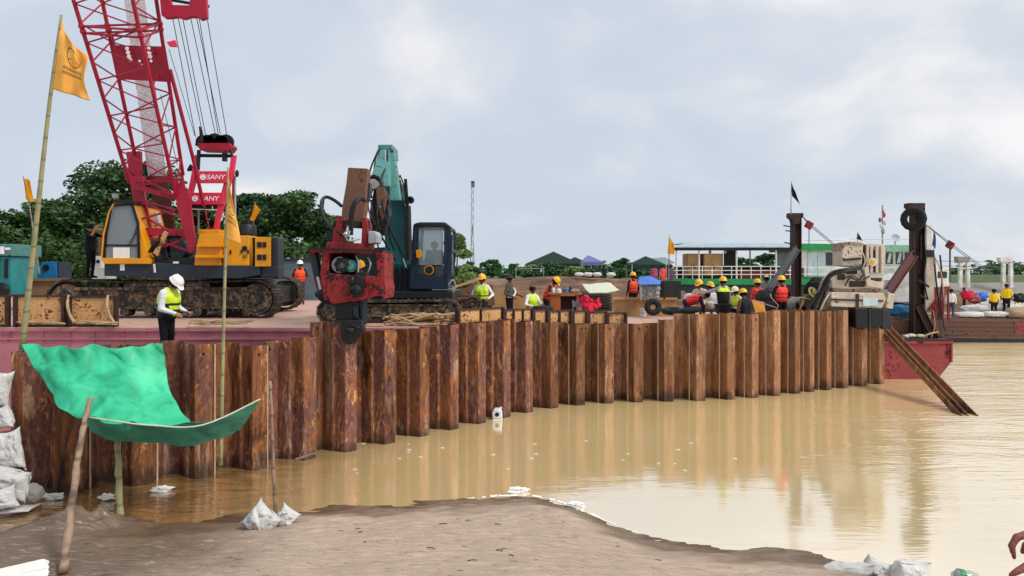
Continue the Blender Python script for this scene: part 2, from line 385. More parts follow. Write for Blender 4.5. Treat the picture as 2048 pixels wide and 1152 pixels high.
def mk_tarp():
    b = NB('green tarpaulin'); out = b.t.nodes['Material Output']; v = b.coord(); n1 = b.noise(v, 2.5, 5, .6, .6); n2 = b.noise(v, 40, 2)
    c = b.mix(b.ramp(n1, [(.35, (0, 0, 0, 1)), (.65, (1, 1, 1, 1))]), H('#1fa377'), H('#45d6a2')); c = b.mix(b.math('MULTIPLY', b.ramp(b.noise(v, 6, 5, .7), [(.58, (0, 0, 0, 1)), (.72, (1, 1, 1, 1))]), .35), c, H('#7d9a84')); b.l(c, b.b.inputs['Base Color']); b.set(Roughness=.45, Specular_IOR_Level=.35)
    b.bump(b.math('ADD', n1, b.math('MULTIPLY', n2, .2)), .5, .03)
    t = b.n('ShaderNodeBsdfTranslucent'); b.l(c, t.inputs[0]); mx = b.n('ShaderNodeMixShader'); mx.inputs[0].default_value = .10
    b.l(b.b.outputs[0], mx.inputs[1]); b.l(t.outputs[0], mx.inputs[2]); b.l(mx.outputs[0], out.inputs[0]); return b.m
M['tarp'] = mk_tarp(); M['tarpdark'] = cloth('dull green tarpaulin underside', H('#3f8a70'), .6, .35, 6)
def mk_flag(name, col, emblem=True):
    b = NB(name); out = b.t.nodes['Material Output']; uv = b.n('ShaderNodeTexCoord'); sp = b.n('ShaderNodeSeparateXYZ'); b.l(uv.outputs['UV'], sp.inputs[0])
    v = b.coord(); n1 = b.noise(v, 5, 3); c = b.mix(n1, sc(col, .85), sc(col, 1.1))
    if emblem:
        du = b.math('MULTIPLY', b.math('SUBTRACT', sp.outputs[0], .5), .78); dv = b.math('SUBTRACT', sp.outputs[1], .60)
        d = b.math('SQRT', b.math('ADD', b.math('MULTIPLY', du, du), b.math('MULTIPLY', dv, dv)))
        ring = b.math('LESS_THAN', b.math('ABSOLUTE', b.math('SUBTRACT', d, .17)), .010)
        # three spokes inside the ring
        ang = b.math('ARCTAN2', dv, du); sp3 = b.math('LESS_THAN', b.math('ABSOLUTE', b.math('SINE', b.math('MULTIPLY', b.math('ADD', ang, -R(90)), 1.5))), .10)
        spk = b.math('MULTIPLY', sp3, b.math('LESS_THAN', d, .17))
        def row(vc, h, f):
            inb = b.math('LESS_THAN', b.math('ABSOLUTE', b.math('SUBTRACT', sp.outputs[1], vc)), h)
            inu = b.math('LESS_THAN', b.math('ABSOLUTE', b.math('SUBTRACT', sp.outputs[0], .5)), .3)
            fx = b.math('SUBTRACT', b.math('FRACT', b.math('MULTIPLY', sp.outputs[0], f)), .5)
            fy = b.math('DIVIDE', b.math('SUBTRACT', sp.outputs[1], vc), h*2)
            dd = b.math('SQRT', b.math('ADD', b.math('MULTIPLY', fx, fx), b.math('MULTIPLY', fy, fy)))
            rg = b.math('LESS_THAN', b.math('ABSOLUTE', b.math('SUBTRACT', dd, .32)), .13)
            return b.math('MULTIPLY', b.math('MULTIPLY', inb, inu), rg)
        mk = b.math('MAXIMUM', b.math('MAXIMUM', ring, spk), b.math('MAXIMUM', row(.36, .030, 14), row(.29, .024, 17)))
        c = b.mix(b.math('MULTIPLY', mk, .8), c, H('#4a3010'))
    b.l(c, b.b.inputs['Base Color']); b.set(Roughness=.8, Specular_IOR_Level=.15)
    t = b.n('ShaderNodeBsdfTranslucent'); b.l(c, t.inputs[0]); mx = b.n('ShaderNodeMixShader'); mx.inputs[0].default_value = .3
    b.l(b.b.outputs[0], mx.inputs[1]); b.l(t.outputs[0], mx.inputs[2]); b.l(mx.outputs[0], out.inputs[0]); return b.m
M['flag'] = mk_flag('yellow flag cloth', H('#ffc766'))
M['flagplain'] = mk_flag('plain yellow flag cloth', H('#f0a81c'), False)
M['flagblack'] = mk_flag('black flag cloth', H('#1b1c24'), False)
M['skin'] = cloth('brown skin', H('#7a4a3a'), .55, .12, 20)
M['skin2'] = cloth('tan skin', H('#a8745a'), .55, .12, 20)
M['skinhand'] = cloth('dark reddish brown skin', H('#85504a'), .5, .15, 30)
M['hair'] = cloth('black hair', H('#0c0a0a'), .6, .2, 40)
M['hyellow'] = paint('yellow helmet plastic', H('#f0b418'), 0, .3, dirt=.1, spec=.5)
M['hwhite'] = paint('white helmet plastic', H('#e8e8e6'), 0, .3, dirt=.08, spec=.5)
_cl = {}
def CL(hexc):
    if hexc not in _cl: _cl[hexc] = cloth('clothing '+hexc, H(hexc), .85, .22, 11)
    return _cl[hexc]
def mk_vest(name, c1, c2, zsplit, stripe=None, straps=True):
    b = NB(name); tc = b.n('ShaderNodeTexCoord'); sp = b.n('ShaderNodeSeparateXYZ'); b.l(tc.outputs['Object'], sp.inputs[0])
    v = b.coord(); n1 = b.noise(v, 10, 3); z = b.math('ADD', sp.outputs[2], b.math('MULTIPLY', b.math('SUBTRACT', n1, .5), .03))
    top = b.mix(n1, sc(c1, .85), sc(c1, 1.12))
    c = b.mix(b.math('LESS_THAN', z, zsplit), top, c2)
    if straps:
        for zs in (zsplit+.03, zsplit+.14):
            c = b.mix(b.math('LESS_THAN', b.math('ABSOLUTE', b.math('SUBTRACT', z, zs)), .018), c, sc(c2, .8) if stripe is None else stripe)
    b.l(c, b.b.inputs['Base Color']); b.set(Roughness=.6, Specular_IOR_Level=.3); b.bump(n1, .4, .02); return b.m
M['vlimeblack'] = mk_vest('lime and black vest', H('#c8e820'), H('#101214'), 1.13, H('#14160f'))
def mk_vest_front():
    b = NB('lime fronted vest'); tc = b.n('ShaderNodeTexCoord'); sp = b.n('ShaderNodeSeparateXYZ'); b.l(tc.outputs['Object'], sp.inputs[0]); n1 = b.noise(b.coord(), 10, 4)
    lime = b.mix(n1, H('#aecb1c'), H('#d6f02e')); k = H('#101214')
    z = sp.outputs[2]; y = sp.outputs[1]; front = b.math('LESS_THAN', y, -.165)
    low = b.math('LESS_THAN', z, 1.14); c = b.mix(b.math('MULTIPLY', low, b.math('SUBTRACT', 1, front)), lime, k)
    for zs in (1.12, 1.00): c = b.mix(b.math('MULTIPLY', front, b.math('LESS_THAN', b.math('ABSOLUTE', b.math('SUBTRACT', z, zs)), .022)), c, k)
    stripe = b.math('MULTIPLY', b.math('LESS_THAN', b.math('ABSOLUTE', b.math('SUBTRACT', b.math('ABSOLUTE', sp.outputs[0]), .10)), .015), b.math('MULTIPLY', low, b.math('GREATER_THAN', y, -.02)))
    c = b.mix(stripe, c, H('#d8dcd0')); b.l(c, b.b.inputs['Base Color']); b.set(Roughness=.6); b.bump(n1, .6, .03); return b.m
M['vfront'] = mk_vest_front()
M['vlimeback'] = mk_vest('lime topped black vest', H('#cfee1e'), H('#0e1012'), 1.17, None, False)
M['vlime'] = mk_vest('lime vest', H('#c4e23a'), H('#b8d838'), .5, H('#3a4420'))
M['vorange'] = mk_vest('orange vest', H('#f0562e'), H('#e24a2a'), .96, H('#a82a1c'))
M['vred'] = mk_vest('red vest', H('#ea3f36'), H('#d8332e'), .96, H('#8a1c1c'))
# ================================================================== SETTING
# water ---------------------------------------------------------------------------------------------
def mk_water():
    b = NB('muddy river water'); g = b.n('ShaderNodeNewGeometry'); sp = b.n('ShaderNodeSeparateXYZ'); b.l(g.outputs['Position'], sp.inputs[0])
    v = b.coord((1, 1, 1), False)
    n0 = b.noise(v, .35, 4); n5 = b.noise(b.coord((1.2, 3.5, 1), False), 1.6, 5, .6, .6)
    base = b.mix(n0, H('#e6c889'), H('#f0d8a4'))
    # browner, shallower water at the left corner by the sand
    lx = b.n('ShaderNodeMapRange', interpolation_type='SMOOTHSTEP'); b.l(sp.outputs[0], lx.inputs[0]); lx.inputs[1].default_value = -5.2; lx.inputs[2].default_value = -1.6
    lx.inputs[3].default_value = 1; lx.inputs[4].default_value = 0
    shal = b.mix(b.ramp(n5, [(.38, (0, 0, 0, 1)), (.66, (1, 1, 1, 1))]), H('#7a5730'), H('#b89258'))
    c = b.mix(lx.outputs[0], base, shal)
    b.l(c, b.b.inputs['Base Color']); b.set(Roughness=.085, IOR=WIOR, Specular_IOR_Level=.5)
    # ripples: calm by the wall, livelier to the right and away
    rx = b.n('ShaderNodeMapRange', interpolation_type='SMOOTHSTEP'); b.l(b.math('ADD', sp.outputs[0], b.math('MULTIPLY', sp.outputs[1], .15)), rx.inputs[0])
    rx.inputs[1].default_value = 6.0; rx.inputs[2].default_value = 17.0; rx.inputs[3].default_value = .045; rx.inputs[4].default_value = .85
    w1 = b.noise(b.coord((.5, 1.5, 1), False, rot=(0, 0, .12)), 1.1, 3, .5, .8); gust = b.noise(b.coord((.3, .6, 1), False), .5, 2)
    w2 = b.noise(b.coord((1.3, 5.0, 1), False, rot=(0, 0, -.1)), 2.2, 2, .5)
    h = b.math('ADD', w1, b.math('MULTIPLY', w2, .35))
    lr = b.n('ShaderNodeMapRange'); b.l(lx.outputs[0], lr.inputs[0]); lr.inputs[3].default_value = 0; lr.inputs[4].default_value = .35
    st = b.math('ADD', rx.outputs[0], lr.outputs[0])
    hh = b.math('MULTIPLY', b.math('MULTIPLY', h, st), b.math('ADD', b.math('MULTIPLY', gust, 2.2), -.35))
    bp = b.bump(hh, 1.0, .14); return b.m
WIOR = 8.0
M['water'] = mk_water()
wm = MB(); wm.add([(-700, -3, 0), (900, -3, 0), (900, 2500, 0), (-700, 2500, 0)], [(0, 1, 2, 3)])
tag(wm.build('river_water', M['water']), kind='structure')
# sand bank -----------------------------------------------------------------------------------------
shore_px = [(-420, 1052), (-150, 1060), (0, 1062), (60, 1050), (120, 1036), (200, 1034), (270, 1048), (340, 1052), (400, 1040), (470, 1030), (525, 1028), (600, 1020), (700, 1011), (800, 1006), (900, 1001), (1000, 994), (1060, 993), (1110, 1003), (1170, 1026), (1250, 1060), (1310, 1077), (1380, 1088), (1450, 1092), (1530, 1097), (1600, 1106), (1660, 1118), (1700, 1131), (1760, 1150), (1850, 1180), (2100, 1260), (2500, 1420)]
shore = [(P(x, y, yw(y)).x, yw(y)) for x, y in shore_px]
def mk_sand():
    b = NB('river sand'); g = b.n('ShaderNodeNewGeometry'); sp = b.n('ShaderNodeSeparateXYZ'); b.l(g.outputs['Position'], sp.inputs[0])
    v = b.coord((1, 1, 1), False); n1 = b.noise(v, 1.1, 5, .6); n2 = b.noise(b.coord((1, 3.0, 1), False), 3.5, 5, .65, .9); n3 = b.noise(v, 55, 3, .6)
    dry = b.mix(n1, H('#b39c8a'), H('#d2bba7')); dry = b.mix(b.ramp(n3, [(.4, (0, 0, 0, 1)), (.62, (1, 1, 1, 1))]), dry, b.mix(.5, dry, H('#b9a48f')))
    wetc = b.mix(n1, H('#6f5a48'), H('#8f7a66'))
    z = b.math('ADD', sp.outputs[2], b.math('MULTIPLY', b.math('SUBTRACT', n1, .5), .11))
    wet = b.ramp(z, [(.055, (1, 1, 1, 1)), (.15, (0, 0, 0, 1))]); rim = b.ramp(sp.outputs[2], [(.008, (1, 1, 1, 1)), (.035, (0, 0, 0, 1))])
    # the left part of the bank is darker mud
    lx = b.n('ShaderNodeMapRange', interpolation_type='SMOOTHSTEP'); b.l(b.math('ADD', sp.outputs[0], b.math('MULTIPLY', b.math('SUBTRACT', n1, .5), 1.6)), lx.inputs[0]); lx.inputs[1].default_value = -4.4; lx.inputs[2].default_value = -2.4
    lx.inputs[3].default_value = 1; lx.inputs[4].default_value = 0
    c = b.mix(wet, dry, wetc)
    c = b.mix(b.math('MULTIPLY', lx.outputs[0], .8), c, b.mix(n2, H('#4a3626'), H('#74604a')))
    n7 = b.noise(b.coord((1.6, 6.5, 1), False, rot=(0, 0, .08)), 2.6, 5, .7, 1.2); far_ = b.ramp(sp.outputs[2], [(.10, (0, 0, 0, 1)), (.17, (1, 1, 1, 1))])
    crack = b.math('MULTIPLY', b.ramp(n7, [(.36, (1, 1, 1, 1)), (.40, (0, 0, 0, 1))]), far_); c = b.mix(b.math('MULTIPLY', crack, .8), c, H('#4a372b'))
    ridge = b.math('MULTIPLY', b.ramp(n7, [(.56, (0, 0, 0, 1)), (.64, (1, 1, 1, 1))]), far_); c = b.mix(b.math('MULTIPLY', ridge, .5), c, H('#d3c4b6'))
    c = b.mix(b.math('MULTIPLY', rim, .7), c, H('#4f3a28'))
    b.l(c, b.b.inputs['Base Color'])
    b.l(b.math('SUBTRACT', .9, b.math('MULTIPLY', b.math('MAXIMUM', wet, b.math('MULTIPLY', lx.outputs[0], .75)), .68)), b.b.inputs['Roughness'])
    b.set(Specular_IOR_Level=.5)
    b.bump(b.math('ADD', b.math('ADD', b.math('MULTIPLY', n2, .8), b.math('MULTIPLY', n7, b.math('ADD', b.math('MULTIPLY', far_, 1.2), .2))), b.math('MULTIPLY', n3, .25)), .75, .06); return b.m
M['sand'] = mk_sand()
def sand_h(x, y):
    # signed distance to the shore line along Y, softened
    xs = SHX; ysh = np.interp(x, xs, SHY)
    d = (ysh-y)*.85
    z = np.where(d > 0, .19*(1-np.exp(-d/1.25))+.055*np.maximum(d-.3, 0)+.02*np.maximum(d-3, 0)**1.5, .24*d)
    return np.maximum(z, -.6)
SHX = np.array([p[0] for p in shore]); SHY = np.array([p[1] for p in shore])
o_ = np.argsort(SHX); SHX = SHX[o_]; SHY = SHY[o_]
def build_sand():
    xs = np.concatenate([np.arange(-16, -7.5, .25), np.arange(-7.5, 7.0, .045), np.arange(7.0, 14, .25)])
    ys = np.concatenate([np.arange(-3, 7.5, .25), np.arange(7.5, 12.6, .045), np.arange(12.6, 13.6, .2)])
    X, Y = np.meshgrid(xs, ys); Z = sand_h(X, Y)
    m = np.zeros_like(Z)
    for i in range(Z.shape[0]):
        for j in range(Z.shape[1]):
            if Y[i, j] > 6 and Z[i, j] > -.25:
                p = Vector((X[i, j]*.9, Y[i, j]*2.4, 0))
                m[i, j] = .036*mnoise.noise(p)+.022*mnoise.noise(p*2.7+Vector((5, 1, 0)))+.014*mnoise.noise(Vector((X[i, j]*5, Y[i, j]*16, 2)))-.02*max(0, mnoise.noise(Vector((X[i, j]*3.4, Y[i, j]*7, 8)))-.25)*3
    # crumbly mound at the left between posts
    mc = P(170, 1062, 10.25); g = np.exp(-(((X-mc.x)/.62)**2+((Y-mc.y)/.34)**2))
    rough = np.array([[mnoise.noise(Vector((X[i, j]*5, Y[i, j]*5, 3))) if g[i, j] > .03 else 0 for j in range(Z.shape[1])] for i in range(Z.shape[0])])
    Z = Z+m+g*(.22+.17*rough)
    n, k = X.shape; idx = np.arange(n*k).reshape(n, k)
    f = np.stack([idx[:-1, :-1], idx[:-1, 1:], idx[1:, 1:], idx[1:, :-1]], -1).reshape(-1, 4)
    v = np.stack([X.ravel(), Y.ravel(), Z.ravel()], 1)
    tag(npmesh('sand_bank', v, f, M['sand'], smooth=True), kind='structure')
build_sand()
# land and soil bank behind ---------------------------------------------------------------------------
def mk_soil():
    b = NB('bare soil'); v = b.coord((1, 1, 1), False); n1 = b.noise(v, .35, 6, .65); n2 = b.noise(b.coord((.5, .5, 3), False), 1.4, 5, .65, .5)
    c = b.ramp(b.math('ADD', b.math('MULTIPLY', n1, .55), b.math('MULTIPLY', n2, .45)), [(.36, H('#3f2b1f')), (.5, H('#6c4f3b')), (.64, H('#937860'))])
    g = b.n('ShaderNodeNewGeometry'); sp = b.n('ShaderNodeSeparateXYZ'); b.l(g.outputs['Position'], sp.inputs[0])
    gr = b.ramp(b.math('MULTIPLY', sp.outputs[1], .01), [(.62, (0, 0, 0, 1)), (.85, (1, 1, 1, 1))]); c = b.mix(gr, c, H('#4a5a35'))
    b.l(c, b.b.inputs['Base Color']); b.set(Roughness=.9); b.bump(n2, .6, .15); return b.m
M['soil'] = mk_soil()
def shoreY(x): return np.interp(x, [-400, -20, 6, 12, 16, 42, 50, 60, 400], [47, 47, 45, 47, 62, 66, 170, 210, 260])
def build_land():
    xs = np.concatenate([np.linspace(-500, -40, 24), np.arange(-38, 40, .7), np.linspace(41, 120, 40), np.linspace(130, 700, 24)])
    ys = np.concatenate([np.arange(42, 75, .5), np.linspace(76, 290, 70), np.linspace(300, 1800, 25)])
    X, Y = np.meshgrid(xs, ys); d = Y-shoreY(X)
    Z = np.where(d > 0, 2.75*(1-np.exp(-d/3.5)), .3*d); Z = np.maximum(Z, -1.5)
    for i in range(Z.shape[0]):
        for j in range(Z.shape[1]):
            if abs(X[i, j]) < 40 and Y[i, j] < 80 and d[i, j] > -1:
                Z[i, j] +=   .32*mnoise.noise(Vector((X[i, j]*.22, Y[i, j]*.3, 1)))+.10*mnoise.noise(Vector((X[i, j]*.9, Y[i, j]*.9, 1)))
    Z += .85*np.exp(-((Y-51)/4.0)**2)*np.clip((X+7)/3, 0, 1)*np.clip((10.5-X)/2, 0, 1)*(d > -.5)     # spoil ridge along the bank top
    n, k = X.shape; idx = np.arange(n*k).reshape(n, k)
    f = np.stack([idx[:-1, :-1], idx[:-1, 1:], idx[1:, 1:], idx[1:, :-1]], -1).reshape(-1, 4)
    tag(npmesh('far_bank_ground', np.stack([X.ravel(), Y.ravel(), Z.ravel()], 1), f, M['soil'], smooth=True), kind='structure')
build_land()
# ================================================================== SHEET PILE WALL
wl = [(-120, 1004), (20, 992), (100, 984), (300, 961), (400, 950), (530, 931), (610, 912), (700, 896), (780, 880), (845, 866), (910, 852), (965, 840), (1030, 824), (1100, 812), (1165, 806), (1225, 803), (1285, 801), (1340, 800), (1400, 799), (1460, 796), (1505, 793), (1555, 788), (1600, 784), (1645, 778), (1700, 772), (1755, 765), (1800, 760)]
WX = np.array([a for a, _ in wl], float); WY = np.array([b for _, b in wl], float)
ks = np.exp(-((np.arange(-60, 61))/28.0)**2); ks /= ks.sum()
_px = np.arange(-300, 2000, 1.0); _py = np.convolve(np.pad(np.interp(_px, WX, WY), 60, mode='edge'), ks, 'valid')
def wall(px):
    y = float(np.interp(px, _px, _py)); Y = yw(y); return Vector(((px-1024)/F*Y, Y, 0))
tops = [(-50, 702), (20, 700), (200, 691), (330, 685), (400, 690), (500, 688), (560, 682), (608, 677), (617, 648), (640, 645), (712, 648), (716, 668), (748, 662), (830, 660), (880, 650), (930, 645), (1000, 640), (1060, 642), (1130, 648), (1200, 650), (1250, 648), (1300, 646), (1335, 636), (1345, 629), (1400, 628), (1500, 627), (1550, 622), (1640, 620), (1700, 622), (1760, 628)]
TX = [a for a, _ in tops]; TY = [b for _, b in tops]
cents = [145, 285, 402, 510, 605, 688, 765, 834, 893, 948, 998, 1042, 1095, 1151, 1211, 1270, 1331, 1394, 1453, 1500, 1541, 1586, 1612, 1645, 1677, 1714, 1748]
ORD = ['first', 'second', 'third', 'fourth', 'fifth', 'sixth', 'seventh', 'eighth', 'ninth', 'tenth', 'eleventh', 'twelfth', 'thirteenth', 'fourteenth', 'fifteenth', 'sixteenth', 'seventeenth', 'eighteenth', 'nineteenth', 'twentieth', 'twenty-first', 'twenty-second', 'twenty-third', 'twenty-fourth', 'twenty-fifth', 'twenty-sixth', 'twenty-seventh', 'twenty-eighth', 'twenty-ninth']
def sheet_pile(pa, pb, out, ztop, depth, label, bottom=-1.2):
    """one U section between two interlocks pa, pb (XY at the neutral line); out=+1 towards the viewer"""
    mid = (pa+pb)/2; t = (pb-pa); W = t.length; t.normalize(); nrm = Vector((t.y, -t.x, 0))    # towards the camera side
    k = out*depth; e = .028
    prof = [(-W/2, 0), (-W/2+e, .012*out), (-W/2+W*.20, k*.96), (-W/2+W*.23, k), (W/2-W*.23, k), (W/2-W*.20, k*.96), (W/2-e, .012*out), (W/2, 0)]
    th = .013
    pts = [(a, b_) for a, b_ in prof]+[(a, b_-th*1.3) for a, b_ in reversed(prof)]
    m = MB(); n = len(pts)
    zr = [ztop-.0, bottom]
    nz = 6; lev = [bottom+(ztop-bottom)*i/nz for i in range(nz+1)]
    vs = []
    for z in lev:
        for a, b_ in pts: vs.append(mid+t*a+nrm*b_+Vector((0, 0, z)))
    fs = [tuple(range(n-1, -1, -1)), tuple(nz*n+i for i in range(n))]
    for r_ in range(nz):
        for i in range(n): fs.append((r_*n+i, r_*n+(i+1) % n, (r_+1)*n+(i+1) % n, (r_+1)*n+i))
    m.add(vs, fs)
    dz_ = [random.uniform(-.025, .02) for _ in pts]
    for i in range(n): q = m.v[nz*n+i]; m.v[nz*n+i] = (q[0], q[1], q[2]+dz_[i % (n//2)]*.6)
    o = m.build('sheet_pile', M['pile'], loc=(mid.x, mid.y, 0)); tag(o, label, 'sheet pile', 'sheet piles of the river wall')
    if out > 0:      # interlock knuckles stand proud and catch the light
        q = mid+t*(W/2 if mid.x < 1.2 else -W/2)+nrm*.016; MB().tube([q+Vector((0, 0, bottom)), q+Vector((0, 0, ztop-.03))], .017, 6).build('interlock', M['lock'], o)
    if random.random() < .45 and not label.startswith('dark'):
        q = mid+nrm*(k+.002)+t*random.uniform(-.03, .03)+Vector((0, 0, ztop-random.uniform(.1, .16))); Mh = Matrix((t, Vector((0, 0, 1)), nrm)).transposed()
        MB().lathe([(.026, -.003), (.026, .004)], q, Mh, 12).build('lifting_hole', M['hose'], o)
    return o
def build_wall():
    n = len(cents); locks = []
    gaps = [(cents[i+1]-cents[i]) for i in range(n-1)]
    for i, c in enumerate(cents):
        gl = gaps[i-1] if i > 0 else gaps[0]; gr = gaps[i] if i < n-1 else gaps[-1]
        locks.append((c-gl*.25, c+gr*.25))
    for i in range(n):
        a, b_ = locks[i]; pa, pb = wall(a), wall(b_); Y = (pa.y+pb.y)/2; dep = min(.27, (pb-pa).length*.62)
        zt = HC-(float(np.interp(cents[i], TX, TY))-HZ)/F*Y+random.uniform(-.035, .035)
        k = n-1-i
        extra = ''
        col = 'rusty'
        if cents[i] == 688: lab = 'tall rusty sheet pile held under the black clamp of the red hammer'
        elif cents[i] in (1748, 1714): lab = 'rusty sheet pile gripped by the cream hammer, %s of the wall end' % ('last' if cents[i] == 1748 else 'second last')
        else: lab = 'rusty sheet pile bulging towards the water, %s bulging one from the right end' % ORD[k]
        sheet_pile(pa, pb, 1, zt, dep, lab)
        if i == 0:
            sheet_pile(wall(22), pa, -1, zt-.03, dep, 'dark sheet pile ending the wall at the left, beside the white sacks')
        if i < n-1:
            pa2, pb2 = pb, wall(locks[i+1][0]); mx = (locks[i][1]+locks[i+1][0])/2
            zt2 = HC-(float(np.interp(mx, TX, TY))-HZ)/F*((pa2.y+pb2.y)/2)+random.uniform(-.02, .02)
            lab = 'rusty recessed sheet pile, %s recessed one from the right end of the wall' % ORD[k-1]
            if 605 <= cents[i] < 640: lab = 'tallest recessed sheet pile, just left of the black hammer clamp'
            sheet_pile(pa2, pb2, -1, zt2, dep, lab)
build_wall()
# ================================================================== CRANE BARGE
DZ = 2.22
def build_barge():
    root = empty('work_barge', (-8, 24, 0), 'long steel barge with maroon side and dusty pink deck, carrying the crane', 'barge')
    def edge_pt(px):
        q = wall(px); return (q.x, max(17.45, q.y+.55))
    pxs = [p for p in range(800, 946, 15) if wall(p).y+.55 > 17.45]
    ed = [edge_pt(p) for p in pxs]
    pl = [(-26, 17.45), ((pxs[0]-1024)/F*17.45-.02, 17.45)]+ed+[(-.75, ed[-1][1]+.5), (-.75, 40), (-26, 40)] if pxs else [(-26, 17.45), (-1.0, 17.45), (-.75, 40), (-26, 40)]
    MB().prism([Vector((x, y, -.6)) for x, y in pl], (0, 0, DZ-.03+.6)).build('hull', M['barge'], root)
    MB().prism([Vector((x, y-.03 if y < 17.5 else y, DZ-.028)) for x, y in pl], (0, 0, .03)).build('deck', M['deck'], root)
    r = MB(); r.bar((-26, 17.42, DZ-.26), (-1.6, 17.42, DZ-.26), .03, .035); r.bar((-26, 17.42, DZ-.05), (-1.6, 17.42, DZ-.05), .05, .07)
    for i in range(15):
        x = -10.9+i*.62*random.uniform(.95, 1.02); r.bar((x, 17.435, DZ-.1), (x, 17.435, -.5), .012, .02)
    r.build('rub_rail', M['barge'], root)
    # unseen work platform that carries the man in the white helmet
    lm = MB(); lm.bbox(-7.4, -5.75, 13.45, 17.4, 1.72, 1.80); lm.build('work_platform', M['rustdk'], root)
    # flaking yellow bulwark panels along the near edge
    def panel(px0, px1, pyt, pyb, Y, Y1, n=1, hang=False, pyt1=None, root=root):
        a0, a1 = P(px0, pyb, Y), P(px1, pyb, Y1); t = (a1-a0); zt = P(px0, pyt, Y).z; zb = DZ+.004
        if hang: zt = (P(px0, pyt, Y).z+P(px1, pyt1, Y1).z)/2; zb = P(px0, pyb, Y).z
        L = Vector((t.x, t.y, 0)).length; d = Vector((t.x, t.y, 0)).normalized()
        nn = Vector((d.y, -d.x, 0)); m = MB()
        c = Vector((a0.x, a0.y, 0))
        ang = math.atan2(d.y, d.x); mid = c+d*(L/2)
        m.box((mid.x, mid.y, (zt+zb)/2), (L, .03, zt-zb), rz=ang)
        p = m.build('bulwark_panel', M['ochre'], root)
        f = MB(); f.box((mid.x, mid.y, zt), (L+.06, .10, .035), rz=ang)
        for s_ in [0, 1]:
            q = c+d*(L*s_)+nn*.04; f.box((q.x, q.y, (zt+zb)/2-.01), (.07, .12, zt-zb), rz=ang)
        q = mid+nn*.03; f.box((q.x, q.y, zb+.03), (L, .06, .05), rz=ang)
        for k in range(n-1):
            q = c+d*(L*(k+1)/n)+nn*.035; f.box((q.x, q.y, (zt+zb)/2), (.045, .06, zt-zb-.04), rz=ang)
        f.build('panel_frame', M['rustdk'], p)
    panel(-150, 18, 592, 643, 17.62, 17.62); panel(34, 130, 592, 644, 17.62, 17.62); panel(142, 234, 594, 645, 17.7, 17.7)
    c = MB(); c.pbox(22, 560, 122, 592, 26, .2); c.pbox(20, 557, 124, 562, 25.9, .35); c.build('coaming', M['wood'], root)
    return root, panel, edge_pt
_, panel_fn, edge_pt = build_barge()
DZ2 = 1.75
def build_low_barge():
    root = empty('low_barge', (4, 25, 0), 'lower barge behind the sheet piles, edged by flaking ochre panels, carrying the workers', 'barge')
    pxs = list(range(925, 1770, 20)); ed = [(wall(p).x, wall(p).y+.55) for p in pxs]; ed = [e for e in ed if e[0] > -.7 and e[0] < 10.6]
    pl = ed+[(10.6, ed[-1][1]), (10.6, 33), (-.7, 33)]
    MB().prism([Vector((x, y, -.6)) for x, y in pl], (0, 0, DZ2-.03+.6)).build('hull', M['barge'], root)
    MB().prism([Vector((x, y, DZ2-.028)) for x, y in pl], (0, 0, .03)).build('deck', M['deck'], root)
    for a, b_, n, yt, yt2 in ((913, 1003, 2, 617, 618), (1006, 1062, 3, 618, 620), (1064, 1092, 1, 620, 621), (1095, 1140, 2, 621, 622), (1144, 1172, 1, 622, 623), (1176, 1212, 1, 623, 625), (1214, 1250, 1, 625, 627)):
        p0, p1 = edge_pt(a), edge_pt(b_); panel_fn(a, b_, yt, 651, p0[1]-.04, p1[1]-.04, n=n, hang=True, root=root, pyt1=yt2)
    c = MB(); c.pbox(1229, 598, 1352, 632, 30, .12); c.pbox(1226, 595, 1355, 600, 29.9, .25); c.build('coaming', M['card'], root)
    c = MB(); c.pbox(990, 583, 1058, 626, 25.6, .1); c.build('coaming', M['card'], root)
build_low_barge()
